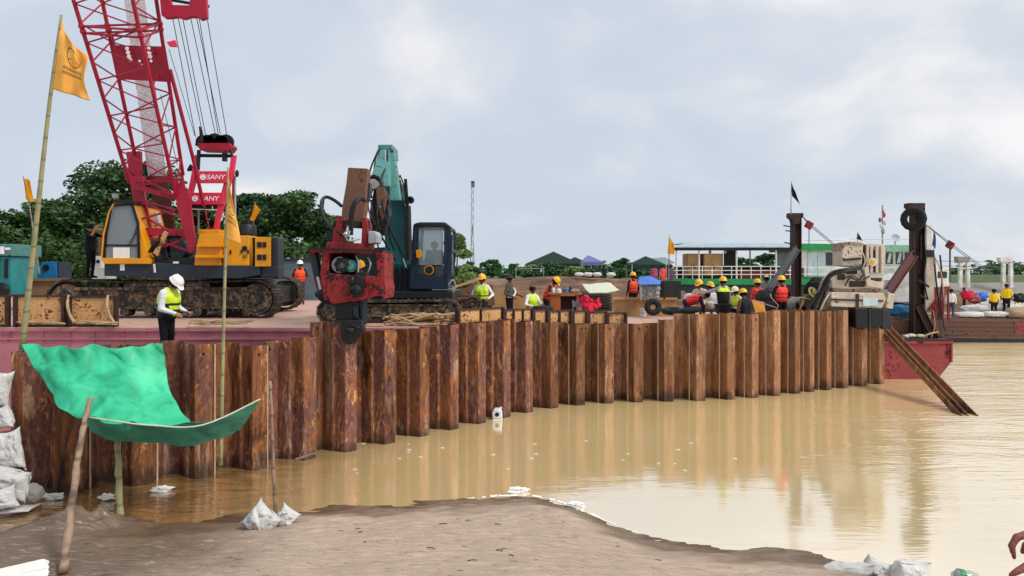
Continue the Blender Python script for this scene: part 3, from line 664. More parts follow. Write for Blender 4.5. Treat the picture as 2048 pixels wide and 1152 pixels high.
# ================================================================== CRAWLER CRANE
def track(parent, px0, px1, yt, yb, Y, wid, name='track', rollers=8, mats=('track', 'trackside'), rise=(0, 0)):
    """crawler: link belt round idler and sprocket, side frame, rollers. Pixel box at its outer face depth Y."""
    a, b = P(px0, yb, Y), P(px1, yt, Y); x0, x1, z0, z1 = a.x, b.x, a.z, b.z; h = z1-z0; r = h/2
    m = MB(); N = 40; prof = []
    for i in range(13): t = -math.pi/2+math.pi*i/12; prof.append((x1-r+r*math.cos(t), z0+r+r*math.sin(t)))
    for i in range(1, 14): f = i/14; prof.append((x1-r+(x0-x1+2*r)*f, z1-.05*h*math.sin(math.pi*f)))
    for i in range(13): t = math.pi/2+math.pi*i/12; prof.append((x0+r+r*math.cos(t), z0+r+r*math.sin(t)))
    prof.append((x0+r, z0))
    # resample evenly
    pts = [Vector((p[0], 0, p[1])) for p in prof]; pts.append(pts[0].copy()); seg = [(pts[i+1]-pts[i]).length for i in range(len(pts)-1)]; T = sum(seg); n = max(24, int(T/.165))
    out = []; acc = 0; i = 0
    for k in range(n):
        d = T*k/n
        while acc+seg[i] < d: acc += seg[i]; i += 1
        out.append(pts[i].lerp(pts[i+1], (d-acc)/max(seg[i], 1e-6)))
    for k in range(n):
        p, q = out[k], out[(k+1) % n]; mid = (p+q)/2; t = (q-p); L = t.length; t.normalize(); nn = Vector((t.z, 0, -t.x))
        Mx = Matrix((t, Vector((0, 1, 0)), nn)).transposed()
        m.box((mid.x, Y+wid/2, mid.z)-nn*0 if False else Vector((mid.x, Y+wid/2, mid.z)), (L*.94, wid, .05), M=Mx)
        m.box(Vector((mid.x, Y+wid/2, mid.z))+nn*.035, (.035, wid*.96, .03), M=Mx)
    o = m.build(name, M[mats[0]], parent)
    s = MB(); s.bbox(x0+r*1.25, x1-r*1.25, Y+wid*.18, Y+wid*.8, z0+h*.24, z0+h*.80)
    for q in (.22, .5, .75):
        xx = x0+(x1-x0)*q; s.bbox(xx, xx+.07, Y+wid*.1, Y+wid*.2, z0+h*.2, z0+h*.84)
    s.bbox(x0+r, x1-r, Y+wid*.08, Y+wid*.2, z0+h*.74, z0+h*.82); s.bbox(x0+r, x1-r, Y+wid*.08, Y+wid*.2, z0+h*.25, z0+h*.30)
    s.build('track_frame', M[mats[1]], o)
    wm = MB()
    for xx in (x0+r, x1-r):
        wm.cut(); wm.disc((xx, Y+wid*.35, z0+r), r*.83, wid*.5, seg=26); wm.disc((xx, Y+wid*.09, z0+r), r*.62, .05, seg=26, r2=r*.42); wm.disc((xx, Y+wid*.06, z0+r), r*.25, .12, seg=16)
    wm.build('drive_wheel', M[mats[1]], o, smooth=True)
    q = MB()
    for k in range(rollers):
        q.cut(); xx = x0+r*1.5+(x1-x0-3*r)*k/(rollers-1); q.disc((xx, Y+wid*.3, z0+h*.17), h*.115, wid*.55, seg=14); q.disc((xx, Y+wid*.06, z0+h*.17), h*.06, .06, seg=10)
    for k in (.3, .7): q.cut(); q.disc((x0+(x1-x0)*k, Y+wid*.3, z0+h*.86), h*.07, wid*.4, seg=12)
    q.build('roller', M[mats[0]], o, smooth=True)
    return o
def build_crane():
    root = empty('crawler_crane', (-8.6, 22.5, DZ), 'large crawler crane with red lattice boom and yellow engine housing', 'crane')
    YT = 20.9
    track(root, 92, 549, 561, 637, YT, .75); track(root, 235, 597, 556, 618, 24.6, .75)
    m = MB(); m.bbox(-9.6, -7.2, 21.5, 24.8, DZ+.35, DZ+.85); m.lathe([(1.05, 0), (1.05, .25)], (-8.4, 23.0, DZ+.85), seg=28); m.build('carbody', M['dark'], root)
    # slewing platform
    d = MB(); d.pprism([(208, 528), (300, 524), (388, 531), (520, 531), (521, 550), (480, 557), (376, 557), (208, 552)], 20.6, 2.2); d.build('slewing_platform', M['navy'], root, bevel=.02)
    e = MB(); e.pbox(300, 515, 390, 533, 20.75, 2.4); e.pbox(296, 470, 362, 516, 21.6, 1.2); e.build('winch_frame', M['dark'], root)
    e = MB()
    for (x, z, r) in ((322, 500, .28), (352, 497, .24)): q = P(x, z, 21.0); e.cut(); e.disc((q.x, q.y+.3, q.z), r, .7, seg=20); e.disc((q.x, q.y-.02, q.z), r*1.25, .05, seg=20)
    e.build('winch_drum', M['dkgrey'], root, smooth=True)
    # ---- cab
    Yc = 20.3; cb = MB()
    cab = cb.pprism([(206, 521), (211, 470), (221, 412), (229, 404), (262, 404), (268, 410), (277, 446), (290, 485), (300, 522)], Yc+.35, 1.55).build('cab', M['yellow'], root, bevel=.02)
    fr = MB(); ring = [(207, 521), (212, 470), (222, 411), (264, 409), (276, 446), (278, 521)]
    for i in range(len(ring)): fr.bar(P(*ring[i], Yc+.32), P(*ring[(i+1) % len(ring)], Yc+.32), .055, .06)
    fr.bar(P(209, 490, Yc+.32), P(278, 491, Yc+.32), .04); fr.build('window_frame', M['dark'], cab)
    g = MB(); g.pprism([(213, 489), (215, 468), (225, 413), (262, 411), (274, 446), (276, 489)], Yc+.33, .02); g.cut(); g.pprism([(211, 517), (212, 493), (276, 493), (277, 517)], Yc+.33, .02)
    g.build('window', M['cabglass'], cab)
    p = MB(); p.pbox(226, 495, 259, 516, Yc+.30, .012); p.build('notice', M['paper'], cab)
    y = MB(); y.pprism([(203, 516), (300, 517), (300, 528), (208, 528)], Yc+.2, 1.6)
    y.build('cab_sill', M['yellow'], cab, bevel=.015)
    y = MB(); y.tube([P(203, 518, Yc+.22), P(207, 470, Yc+.22), P(218, 424, Yc+.22), P(227, 408, Yc+.22)], .022); y.tube([P(205, 468, Yc+.22), P(209, 466, Yc+.35)], .018); y.build('grab_rail', M['yellow'], cab)
    y = MB(); y.pprism([(223, 405), (228, 399), (264, 400), (268, 407)], Yc+.25, 1.7); y.build('cab_roof', M['dark'], cab)
    y = MB(); y.bar(P(262, 490, Yc+.29), P(274, 452, Yc+.29), .015); y.cut(); y.bar(P(255, 490, Yc+.29), P(275, 462, Yc+.29), .012); y.build('wiper', M['dark'], cab)
    y = MB(); y.pbox(240, 528, 249, 541, 20.58, .015); y.build('plate', M['paper'], root)
    y = MB(); y.pbox(224, 387, 234, 396, Yc+.9, .1); q = P(229, 396, Yc+.95); y.bar(q, q+Vector((0, 0, -.2)), .03); y.build('floodlight', M['grey'], cab)
    # ---- engine housing
    h = MB(); st = MB()
    h.pprism([(388, 531), (393, 492), (398, 468), (446, 468), (441, 531)], 20.55, .9)
    hs = h.build('step_housing', M['yellow'], root, bevel=.02)
    st.pprism([(394, 488), (444, 488), (443, 494), (392, 494)], 20.38, .5); st.cut(); st.pprism([(390, 510), (443, 510), (442, 516), (389, 516)], 20.30, .5); st.build('step', M['yellow'], hs, bevel=.01)
    h = MB(); h.pbox(446, 471, 498, 532, 20.62, 1.3); eh = h.build('engine_housing', M['yellow'], root, bevel=.025)
    h = MB(); h.pbox(459, 500, 462, 508, 20.59, .05); h.cut(); h.pbox(481, 500, 484, 507, 20.59, .05); h.cut(); h.pbox(494, 500, 497, 507, 20.59, .05); h.build('door_latch', M['dark'], eh)
    h = MB(); q = P(489, 503, 20.6); h.disc(q+Vector((0, 0, .08)), .075, .012, seg=16, r2=.05); h.bar(P(486, 515, 20.6), P(493, 515, 20.6), .02, .012); h.bar(P(487, 509, 20.6), P(486, 515, 20.6), .016, .012); h.bar(P(491, 509, 20.6), P(493, 515, 20.6), .016, .012); h.build('emblem', M['dark'], eh)
    h = MB(); h.pbox(498, 475, 511, 531, 20.9, .9); h.build('gap_fill', M['dark'], root)  # dark block stands in for the shaded gap beside the grille door
    h = MB(); h.pbox(510, 474, 541, 533, 20.55, .06); dr = h.build('radiator_door', M['yellow'], root, bevel=.01)
    h = MB()
    for yy in (484, 509): h.cut(); h.pbox(514, yy, 523, yy+11, 20.53, .03); h.cut(); h.pbox(525, yy, 532, yy+11, 20.53, .03)
    h.build('louvre', M['dark'], dr)
    h = MB(); h.pbox(538, 474, 556, 553, 20.7, .55); h.pbox(520, 532, 557, 556, 20.68, .55); h.build('counterweight', M['dkgrey'], root, bevel=.04)
    h = MB(); q = P(494, 470, 21.6); h.lathe([(.26, 0), (.26, .25), (.22, .3)], q, seg=18); h.tube([q+Vector((.02, 0, .2)), q+Vector((.02, 0, .5))], .07); h.build('air_filter', M['dark'], root, smooth=True)
    h = MB(); h.pbox(395, 459, 440, 469, 21.2, 1.4); h.build('fuel_tank', M['yellow'], root, bevel=.02)
    # ---- lattice boom: four chords, tapering depth towards the top (it leans to the viewer)
    Yf, Yt = 21.3, 18.6
    def chord(xt, xb, yb_, dy): return P(xt, -75, Yt+dy), P(xb, yb_, Yf+dy)
    c1 = chord(124, 259, 366, 0); c3 = chord(249, 352, 392, -.5); c2 = chord(188, 281, 362, 1.0); c4 = chord(301, 366, 350, .55)
    boom = MB()
    for c in (c1, c2, c3, c4): boom.tube(c, .052, 10)
    bo = boom.build('boom', M['red'], root, smooth=True)
    def on(c, t): return c[0].lerp(c[1], t)
    lac = MB()
    # distribute lacing nodes evenly along the boom
    N = 6; ts = [i/N for i in range(N+1)]
    for i in range(N):
        t0, t1, tm = ts[i], ts[i+1], (ts[i]+ts[i+1])/2
        lac.tube([on(c1, t0), on(c3, tm)], .021, 6); lac.tube([on(c3, tm), on(c1, t1)], .021, 6)
        lac.tube([on(c2, t0), on(c4, tm)], .021, 6); lac.tube([on(c4, tm), on(c2, t1)], .021, 6)
        lac.tube([on(c1, tm), on(c2, t0)], .021, 6); lac.tube([on(c2, t1), on(c1, tm)], .021, 6)
        lac.tube([on(c3, t0), on(c4, tm)], .021, 6); lac.tube([on(c4, tm), on(c3, t1)], .021, 6)
    for t in (.0, .262, .292, 1.0):
        for a, b_ in ((c1, c3), (c2, c4), (c1, c2), (c3, c4)): lac.tube([on(a, t), on(b_, t)], .03, 6)
    lac.build('lacing', M['red'], bo, smooth=True)
    jn = MB()
    for c in (c1, c2, c3, c4):
        for t in (.262, .285): q = on(c, t); jn.cut(); jn.ball(q, .085, 8)
    jn.build('joint_pin', M['red'], bo)
    # red plate between the rear chords
    pl = MB(); pl.prism([P(221, 54, 19.75), P(231, 90, 19.8), P(330, 93, 19.6), P(342, 164, 19.75), P(236, 158, 20.0)], (0, .03, 0)); plo = pl.build('boom_plate', M['red'], bo)
    hl = MB()
    for (x, y, r) in ((256, 98, .05), (258, 106, .055), (260, 114, .055), (263, 121, .05), (299, 98, .05), (301, 106, .06), (302, 114, .055), (304, 123, .035), (281, 123, .035), (285, 131, .03)):
        hl.cut(); hl.disc(P(x, y, 19.6 if x > 290 else 19.72)+Vector((0, -.05, 0)), r, .012, seg=10)
    hl.build('sticker', M['lettering'], plo)
    gm = MB(); gm.prism([P(240, -60, 20.3), P(283, -60, 20.2), P(333, 352, 22.2), P(296, 352, 22.3)], (0, .03, 0)); gm.build('walkway', M['grating'], bo)
    gm = MB()
    gm.prism([P(296, 352, 22.3), P(334, 352, 22.2), P(352, 470, 22.6), P(322, 470, 22.7)], (0, .04, 0)); gm.build('boom_hoist_cover', M['rustplate'], bo)
    # foot section
    ft = MB()
    ft.pprism([(257, 352), (284, 352), (290, 400), (304, 470), (304, 504), (293, 508), (283, 478), (270, 420)], 21.2, .10)
    ft.pprism([(346, 372), (352, 358), (357, 372), (364, 352), (368, 374), (376, 378), (388, 470), (390, 502), (380, 508), (372, 480), (356, 420)], 20.8, .10)
    ft.pprism([(281, 455), (375, 458), (377, 472), (285, 470)], 20.95, .3)
    ft.pprism([(262, 368), (352, 392), (353, 400), (264, 377)], 20.95, .12)
    fo = ft.build('boom_foot', M['red'], bo)
    fx = MB()
    for (a, b_) in (((268, 400), (366, 436)), ((366, 414), (276, 440)), ((285, 470), (386, 505)), ((372, 476), (300, 506)), ((352, 392), (284, 356)), ((300, 440), (352, 470)), ((262, 372), (350, 360)), ((284, 400), (352, 420))):
        fx.bar(P(*a, 21.0), P(*b_, 20.9), .06, .05)
    fx.build('foot_brace', M['red'], fo)
    fx = MB(); q = P(303, 360, 21.4); fx.pprism([(296, 430), (312, 424), (318, 446), (306, 452)], 21.5, .2); fx.build('rope_guard', M['white'], fo)
    fx = MB(); fx.pprism([(252, 304), (280, 302), (282, 420), (268, 420)], 21.9, .14); fx.build('boom_hinge_plate', M['red'], bo)
    # backstop tube
    bs = MB(); bs.tube([P(340, 139, 19.5), P(385, 312, 20.6), P(408, 412, 21.2)], .05, 10); bs.tube([P(408, 412, 21.2), P(420, 465, 21.4)], .022, 8); bs.build('backstop', M['red'], root, smooth=True)
    bp = MB(); bp.pprism([(333, 84), (350, 80), (353, 93), (338, 92)], 19.2, .08); bp.build('backstop_bracket', M['pinkred'], bo)
    # ---- gantry mast
    G = 21.6; gt = MB()
    gt.pprism([(389, 310), (397, 310), (394, 345), (384, 385), (378, 425), (372, 462), (362, 462), (372, 400), (382, 350)], G, .14)
    gt.pprism([(462, 312), (471, 310), (466, 345), (451, 395), (438, 440), (434, 470), (424, 470), (434, 415), (450, 355), (458, 338)], G, .14)
    ga = gt.build('gantry', M['pinkred'], root, bevel=.01)
    for (x0, y0, x1, y1) in ((391, 342, 456, 366), (375, 385, 447, 409)):
        pm = MB(); pm.pbox(x0, y0, x1, y1, G-.05, .10); pp = pm.build('name_panel', M['pinkred'], ga, bevel=.012)
        cx, cy = (x0+x1)/2, (y0+y1)/2; s = 21.5/F
        q = P(cx+9, cy, G-.056); text_part('SANY', q, 9.5*s, M['lettering'], pp, width=38*s, shear=.18)
        lg = MB(); q = P(x0+15, cy, G-.056); lg.disc(q, 6.2*s, .008, seg=22, r2=5.2*s)
        for k in range(3):
            a = R(90+120*k); lg.bar(q, q+Vector((math.cos(a), 0, math.sin(a)))*5.4*s, 1.5*s, .006)
        lg.build('logo', M['lettering'], pp)
    bm_ = MB(); bm_.pbox(383, 409, 436, 418, G+.02, .1); bm_.build('cross_beam', M['dark'], ga)
    bm_ = MB(); bm_.bar(P(383, 409, G-.02), P(383, 418, G-.02), .02); bm_.bar(P(383, 418, G-.02), P(434, 420, G-.02), .025); bm_.bar(P(425, 412, G-.02), P(425, 420, G-.02), .02); bm_.build('rail', M['white'], ga)
    bm_ = MB(); bm_.tube([P(396, 311, G+.07), P(466, 312, G+.07)], .05); bm_.pbox(444, 305, 452, 322, G-.02, .12); bm_.build('cross_pin', M['dark'], ga, smooth=True)
    bm_ = MB(); bm_.tube([P(470, 352, G+.3), P(471, 470, G+.3)], .03); bm_.cut(); bm_.tube([P(397, 420, G+.3), P(397, 468, G+.3)], .03); bm_.build('strut', M['grey'], ga)
    bm_ = MB(); bm_.tube([P(467, 312, G+.5), P(466, 470, G+.6)], .04); bm_.build('rear_leg', M['red'], ga)
    bm_ = MB(); bm_.pprism([(374, 338), (380, 328), (386, 334), (384, 341), (374, 342)], G+.6, .1); bm_.cut(); bm_.ball(P(474, 347, G+.2), (.06, .06, .11), 8); bm_.build('lamp', M['dark'], ga)
    # bridle block with sheaves
    bk = MB(); bk.pprism([(395, 286), (459, 286), (463, 292), (456, 302), (400, 300), (396, 294)], G-.1, .5); bo2 = bk.build('bridle_block', M['red'], root, bevel=.015)
    bk = MB()
    for (x, r) in ((403, .20), (413, .21), (427, .25), (440, .20), (450, .22)): q = P(x, 283, G); bk.cut(); bk.disc((q.x, q.y+.1, q.z), r, .09, axis='Y', seg=22)
    bk.tube([P(391, 289, G+.1), P(467, 292, G+.1)], .035); bk.tube([P(404, 285, G), P(402, 262, G), P(399, 253, G)], [.06, .05, .025])
    bk.build('sheave', M['hose'], bo2, smooth=True)
    lk = MB(); lk.bar(P(398, 300, G), P(396, 340, G), .09, .06); lk.cut(); lk.bar(P(460, 300, G), P(465, 312, G), .07, .05); lk.build('link', M['dark'], ga)
    # upper spreader and the pendant ropes
    us = MB(); us.pprism([(318, -14), (338, -13), (342, 9), (378, 10), (380, -11), (412, -10), (414, 35), (402, 40), (394, 34), (380, 34), (368, 38), (355, 34), (340, 36), (330, 36), (322, 30)], 19.4, .14)
    uo = us.build('spreader', M['red'], root, bevel=.02)
    us = MB(); us.tube([P(308, -6, 19.6), P(418, 13, 19.6)], .04); us.build('spreader_pin', M['dark'], uo)
    rp = MB()
    for (x0, x1) in ((345, 391), (356, 407), (365, 411), (381, 432), (393, 441), (398, 437), (414, 454)): rp.cut(); rp.tube([P(x0, 34, 19.6), P(x1, 268+random.uniform(0, 8), 21.6)], .011, 5)
    for (x0, y0, x1, y1) in ((338, 98, 390, 272), (321, 190, 355, 330)): rp.cut(); rp.tube([P(x0, y0, 20.6), P(x1, y1, 21.8)], .009, 5)
    rp.build('pendant_rope', M['wire'], root)
    # hoses / odds by the boom foot
    hz = MB()
    for k in range(5): hz.cut(); hz.tube([P(296+k*3, 505, 20.6), P(305+k*4, 490-k*3, 20.5), P(318+k*3, 498, 20.6), P(330, 520, 20.7)], .018, 6)
    hz.build('hose', M['hose'], root, smooth=True)
    hz = MB(); hz.pprism([(306, 506), (328, 462), (334, 466), (314, 512)], 20.55, .1); hz.build('brace', M['ochre'], root)
    hz = MB(); hz.pbox(346, 523, 357, 527, 20.58, .02); hz.cut(); hz.tube([P(308, 528, 20.5), P(310, 545, 20.5)], .03); hz.build('label_plate', M['white'], root)
build_crane()
# ================================================================== EXCAVATOR
def spline(pts, n=6):
    pts = [Vector(p) for p in pts]
    if len(pts) < 3: return pts
    o = []; q = [pts[0]]+pts+[pts[-1]]
    for i in range(len(pts)-1):
        a, b, c, d = q[i:i+4]
        for k in range(n):
            t = k/n; o.append(.5*((2*b)+(c-a)*t+(2*a-5*b+4*c-d)*t*t+(-a+3*b-3*c+d)*t**3))
    o.append(pts[-1]); return o
def hoses(parent, lst, mat='hose', r=.028, name='hose'):
    for h in lst:
        rr = r
        if isinstance(h[0], (int, float)): rr, h = h[0], h[1:]
        MB().tube(spline([P(*p) for p in h]), rr, 7).build(name, M[mat], parent, smooth='all')
def build_excavator():
    root = empty('excavator', (-2.8, 20.5, DZ), 'teal crawler excavator with arched boom carrying the red vibratory hammer', 'excavator')
    track(root, 634, 918, 601, 645, 18.9, .6, rollers=7); track(root, 700, 962, 592, 628, 21.4, .6, rollers=7)
    m = MB(); m.bbox(-4.0, -1.9, 19.4, 21.6, DZ+.3, DZ+.62); m.lathe([(.75, 0), (.75, .2)], (-2.95, 20.6, DZ+.62), seg=26); m.build('undercarriage', M['dark'], root)
    m = MB(); m.pprism([(768, 583), (905, 583), (905, 600), (768, 600)], 19.4, 3.2); m.build('slewing_platform', M['dark'], root, bevel=.02)
    b = MB(); b.pprism([(770, 478), (822, 478), (826, 500), (826, 585), (770, 585)], 20.4, 2.2); hb = b.build('house', M['teal'], root, bevel=.04)
    b = MB()
    for x in (780, 790, 800, 811): b.cut(); b.pbox(x, 535, x+4, 578, 20.34, .04)
    b.build('louvre', M['dark'], hb)
    b = MB(); b.pbox(783, 540, 812, 572, 20.36, .05); b.build('grille', M['dark'], hb)
    b = MB(); b.pprism([(702, 498), (772, 494), (772, 600), (702, 602)], 20.35, 1.2); b.build('dark_backing', M['dark'], root, bevel=.03)  # dark block added to darken the view through the hammer opening
    # boom: deep plate box swelling to its belly, apex at the top
    bm_ = MB(); bm_.pprism([(771, 530), (769, 470), (772, 410), (764, 345), (757, 300), (759, 291), (783, 291), (785, 305), (796, 372), (806, 392), (813, 425), (816, 480), (816, 530)], 18.9, .55)
    bo = bm_.build('boom', M['teal'], root, bevel=.02)
    c_ = MB(); c_.pprism([(756, 289), (785, 289), (786, 312), (755, 312)], 18.6, .9); c_.build('boom_head', M['ltteal'], bo, bevel=.02)
    c_ = MB(); c_.pprism([(786, 312), (797, 360), (812, 378), (816, 420), (806, 400), (792, 370), (781, 320)], 18.75, .12); c_.build('boom_side', M['ltteal'], bo)
    # dipper arm falling from the boom head towards the viewer
    a = MB(); a0 = P(768, 300, 18.4)
    def quad_box(p0, w0, p1, w1, dep):
        vs = []
        for p, w_ in ((p0, w0), (p1, w1)):
            for sx in (-1, 1):
                for sy in (0, 1): vs.append(p+Vector((sx*w_/2, sy*dep, 0)))
        return vs, [(0, 1, 3, 2), (4, 6, 7, 5), (0, 4, 5, 1), (2, 3, 7, 6), (0, 2, 6, 4), (1, 5, 7, 3)]
    a.add(*quad_box(P(770, 300, 18.5), .26, P(757, 372, 17.2), .50, .3)); ar = a.build('arm', M['ltteal'], root, bevel=.02)
    a = MB(); a.add(*quad_box(P(783, 305, 18.4), .16, P(790, 400, 17.6), .26, .22)); a.build('arm_rear_plate', M['ltteal'], ar, bevel=.02)
    a = MB(); a.pprism([(748, 375), (765, 372), (775, 392), (778, 430), (770, 470), (745, 470), (738, 430)], 16.9, .4); a.build('linkage', M['dark'], ar, bevel=.02)
    a = MB(); a.pprism([(752, 373), (768, 374), (772, 400), (764, 440), (754, 410)], 16.7, .12); a.build('link_plate', M['rustplate'], ar)
    a = MB(); q = P(750, 370, 16.9); a.disc(q, .11, .5, seg=18); a.build('pin', M['chrome'], ar, smooth=True)
    a = MB(); a.disc(P(750, 366, 17.0), .17, .3, seg=18, r2=.115); a.build('pin_collar', M['hose'], ar, smooth=True)
    # cylinders beside the boom
    a = MB(); a.tube([P(818, 520, 18.9), P(815, 412, 18.7)], .085, 12); cy = a.build('boom_cylinder', M['dark'], root, smooth=True)
    a = MB(); a.tube([P(815, 412, 18.7), P(811, 358, 18.5)], .04, 10); a.tube([P(809, 404, 18.6), P(823, 401, 18.6)], .06); a.disc(P(821, 400, 18.5), .09, .1, r2=.045); a.build('cylinder_rod', M['dark'], cy, smooth=True)
    a = MB(); a.tube([P(772, 330, 18.3), P(778, 380, 18.0)], .07, 12); a.tube([P(778, 380, 18.0), P(776, 398, 17.9)], .035, 10); a.build('arm_cylinder', M['ltteal'], root, smooth=True)
    a = MB(); a.tube([P(797, 372, 18.6), P(792, 398, 18.5)], .09, 12); a.build('boom_valve', M['hose'], bo, smooth=True)
    hoses(root, [((757, 300, 18.3), (742, 335, 18.1), (737, 365, 17.6), (743, 395, 17.0)), ((785, 300, 18.6), (794, 345, 18.6), (800, 355, 18.6)), ((775, 300, 18.3), (774, 330, 18.0), (765, 350, 17.5), (763, 380, 17.0)),
                 ((800, 360, 18.5), (803, 380, 18.4), (795, 398, 18.4), (786, 380, 18.3)), ((765, 400, 16.7), (772, 440, 16.8), (800, 500, 18.5), (815, 540, 18.8)), ((742, 400, 16.8), (748, 440, 16.7), (765, 480, 17.0)), ((755, 410, 16.6), (758, 460, 16.7), (790, 520, 18.6)), ((779, 312, 18.3), (776, 345, 18.2), (776, 365, 18.0))], r=.022)
    hoses(root, [((762, 296, 18.3), (751, 320, 18.1), (748, 350, 17.6), (752, 372, 17.0)), ((780, 296, 18.4), (788, 330, 18.5), (790, 362, 18.4), (782, 384, 18.2)), ((768, 318, 18.2), (766, 340, 18.0), (772, 360, 17.8), (770, 380, 17.5)), ((745, 380, 16.8), (736, 410, 16.6), (748, 445, 16.5), (770, 462, 17.0)), ((776, 400, 16.8), (782, 430, 17.5), (778, 470, 18.0), (788, 500, 18.7)), ((757, 440, 16.6), (752, 470, 16.7), (760, 505, 17.5), (772, 530, 18.6)), ((800, 350, 18.5), (808, 372, 18.5), (812, 400, 18.6))], r=.018)
    hoses(root, [((760, 412, 16.6), (776, 452, 17.6), (800, 500, 18.6), (812, 535, 18.7)), ((770, 300, 18.2), (773, 360, 17.9))], 'grey', .014)
    # rusty extension arm holding the hammer
    a = MB(); a.pprism([(696, 335), (735, 337), (733, 365), (729, 420), (724, 443), (683, 440), (684, 415), (692, 370)], 15.7, .38); a.build('extension_arm', M['rustplate'], root, bevel=.01)['label'] = 'rusty brown slab-like extension arm'
    a = MB(); a.pprism([(731, 366), (740, 366), (737, 400), (728, 412)], 15.9, .2); a.build('link', M['dkgrey'], root)
    # ---- cab
    Y = 19.5; c = MB(); c.pprism([(822, 577), (826, 500), (829, 450), (836, 447), (889, 447), (899, 455), (900, 500), (893, 577)], Y, 1.7)
    cabm = MB()
    cab = empty('cab', (0, 0, 0)); bpy.data.objects.remove(cab)
    fr = MB()
    ring = [(823, 575), (827, 500), (830, 451), (838, 448), (889, 448), (899, 456), (900, 500), (893, 575)]
    for dy in (0, 1.6):
        for i in range(len(ring)): fr.bar(P(*ring[i], Y)+Vector((0, dy, 0)), P(*ring[(i+1) % len(ring)], Y)+Vector((0, dy, 0)), .09, .09)
    for p in ring: fr.bar(P(*p, Y), P(*p, Y)+Vector((0, 1.6, 0)), .08, .08)
    fr.pprism([(823, 577), (824, 552), (895, 552), (893, 577)], Y-.02, 1.7); fr.pprism([(888, 449), (900, 456), (897, 552), (887, 552)], Y-.03, .1); fr.pprism([(829, 452), (838, 450), (836, 552), (824, 552)], Y-.03, .1)
    cab = fr.build('cab', M['dkblue'], root, bevel=.015)
    rf = MB(); rf.pprism([(828, 453), (832, 446), (890, 446), (900, 454)], Y-.06, 1.75); rf.build('cab_roof', M['dark'], cab, bevel=.02)
    g = MB(); g.pprism([(838, 530), (838, 455), (887, 455), (886, 530)], Y+.02, .012); g.build('windscreen', M['glass'], cab)
    g = MB(); g.pprism([(836, 552), (838, 532), (886, 532), (886, 552)], Y+.02, .012); g.build('lower_window', M['dkglass'], cab)
    g = MB(); g.prism([P(899, 552, Y)+Vector((0, .15, 0)), P(899, 460, Y)+Vector((0, .15, 0)), P(899, 460, Y)+Vector((0, 1.5, 0)), P(899, 552, Y)+Vector((0, 1.5, 0))], (-.012, 0, 0)); g.build('side_window', M['glass'], cab)
    s = MB(); s.disc(P(858, 540, Y-.01), .125, .012, seg=28); st = s.build('sticker', M['yellow'], cab)
    s = MB(); s.pprism([(852, 543), (852, 538), (858, 534), (864, 538), (864, 543)], Y-.022, .006); s.disc(P(858, 540, Y-.02), .105, .004, seg=28, r2=.095); s.build('emblem', M['dark'], st)
    s = MB(); s.pbox(853, 515, 859, 527, Y+.5, .04); s.bar(P(856, 527, Y+.5), P(856, 545, Y+.6), .04); s.bar(P(846, 520, Y+.4), P(846, 548, Y+.4), .03); s.build('lever', M['dark'], cab)
    s = MB(); s.pprism([(852, 500), (884, 500), (886, 555), (850, 555)], Y+1.1, .15); s.pprism([(848, 545), (886, 545), (886, 556), (848, 556)], Y+.6, .6); s.build('seat', M['dark'], cab, bevel=.03)
    s = MB(); s.pprism([(832, 500), (841, 498), (844, 510), (840, 516), (833, 515)], Y-.14, .06); s.build('mirror', M['yellow'], cab)
    s = MB(); s.pprism([(902, 470), (905, 470), (902, 560), (899, 560)], Y-.05, .05); s.build('grab_rail', M['dkblue'], cab)
    hoses(root, [((893, 575, 19.5), (905, 560, 19.5), (911, 572, 19.6), (903, 585, 19.6), (890, 588, 19.6))], 'grey', .02)
    return root
build_excavator()
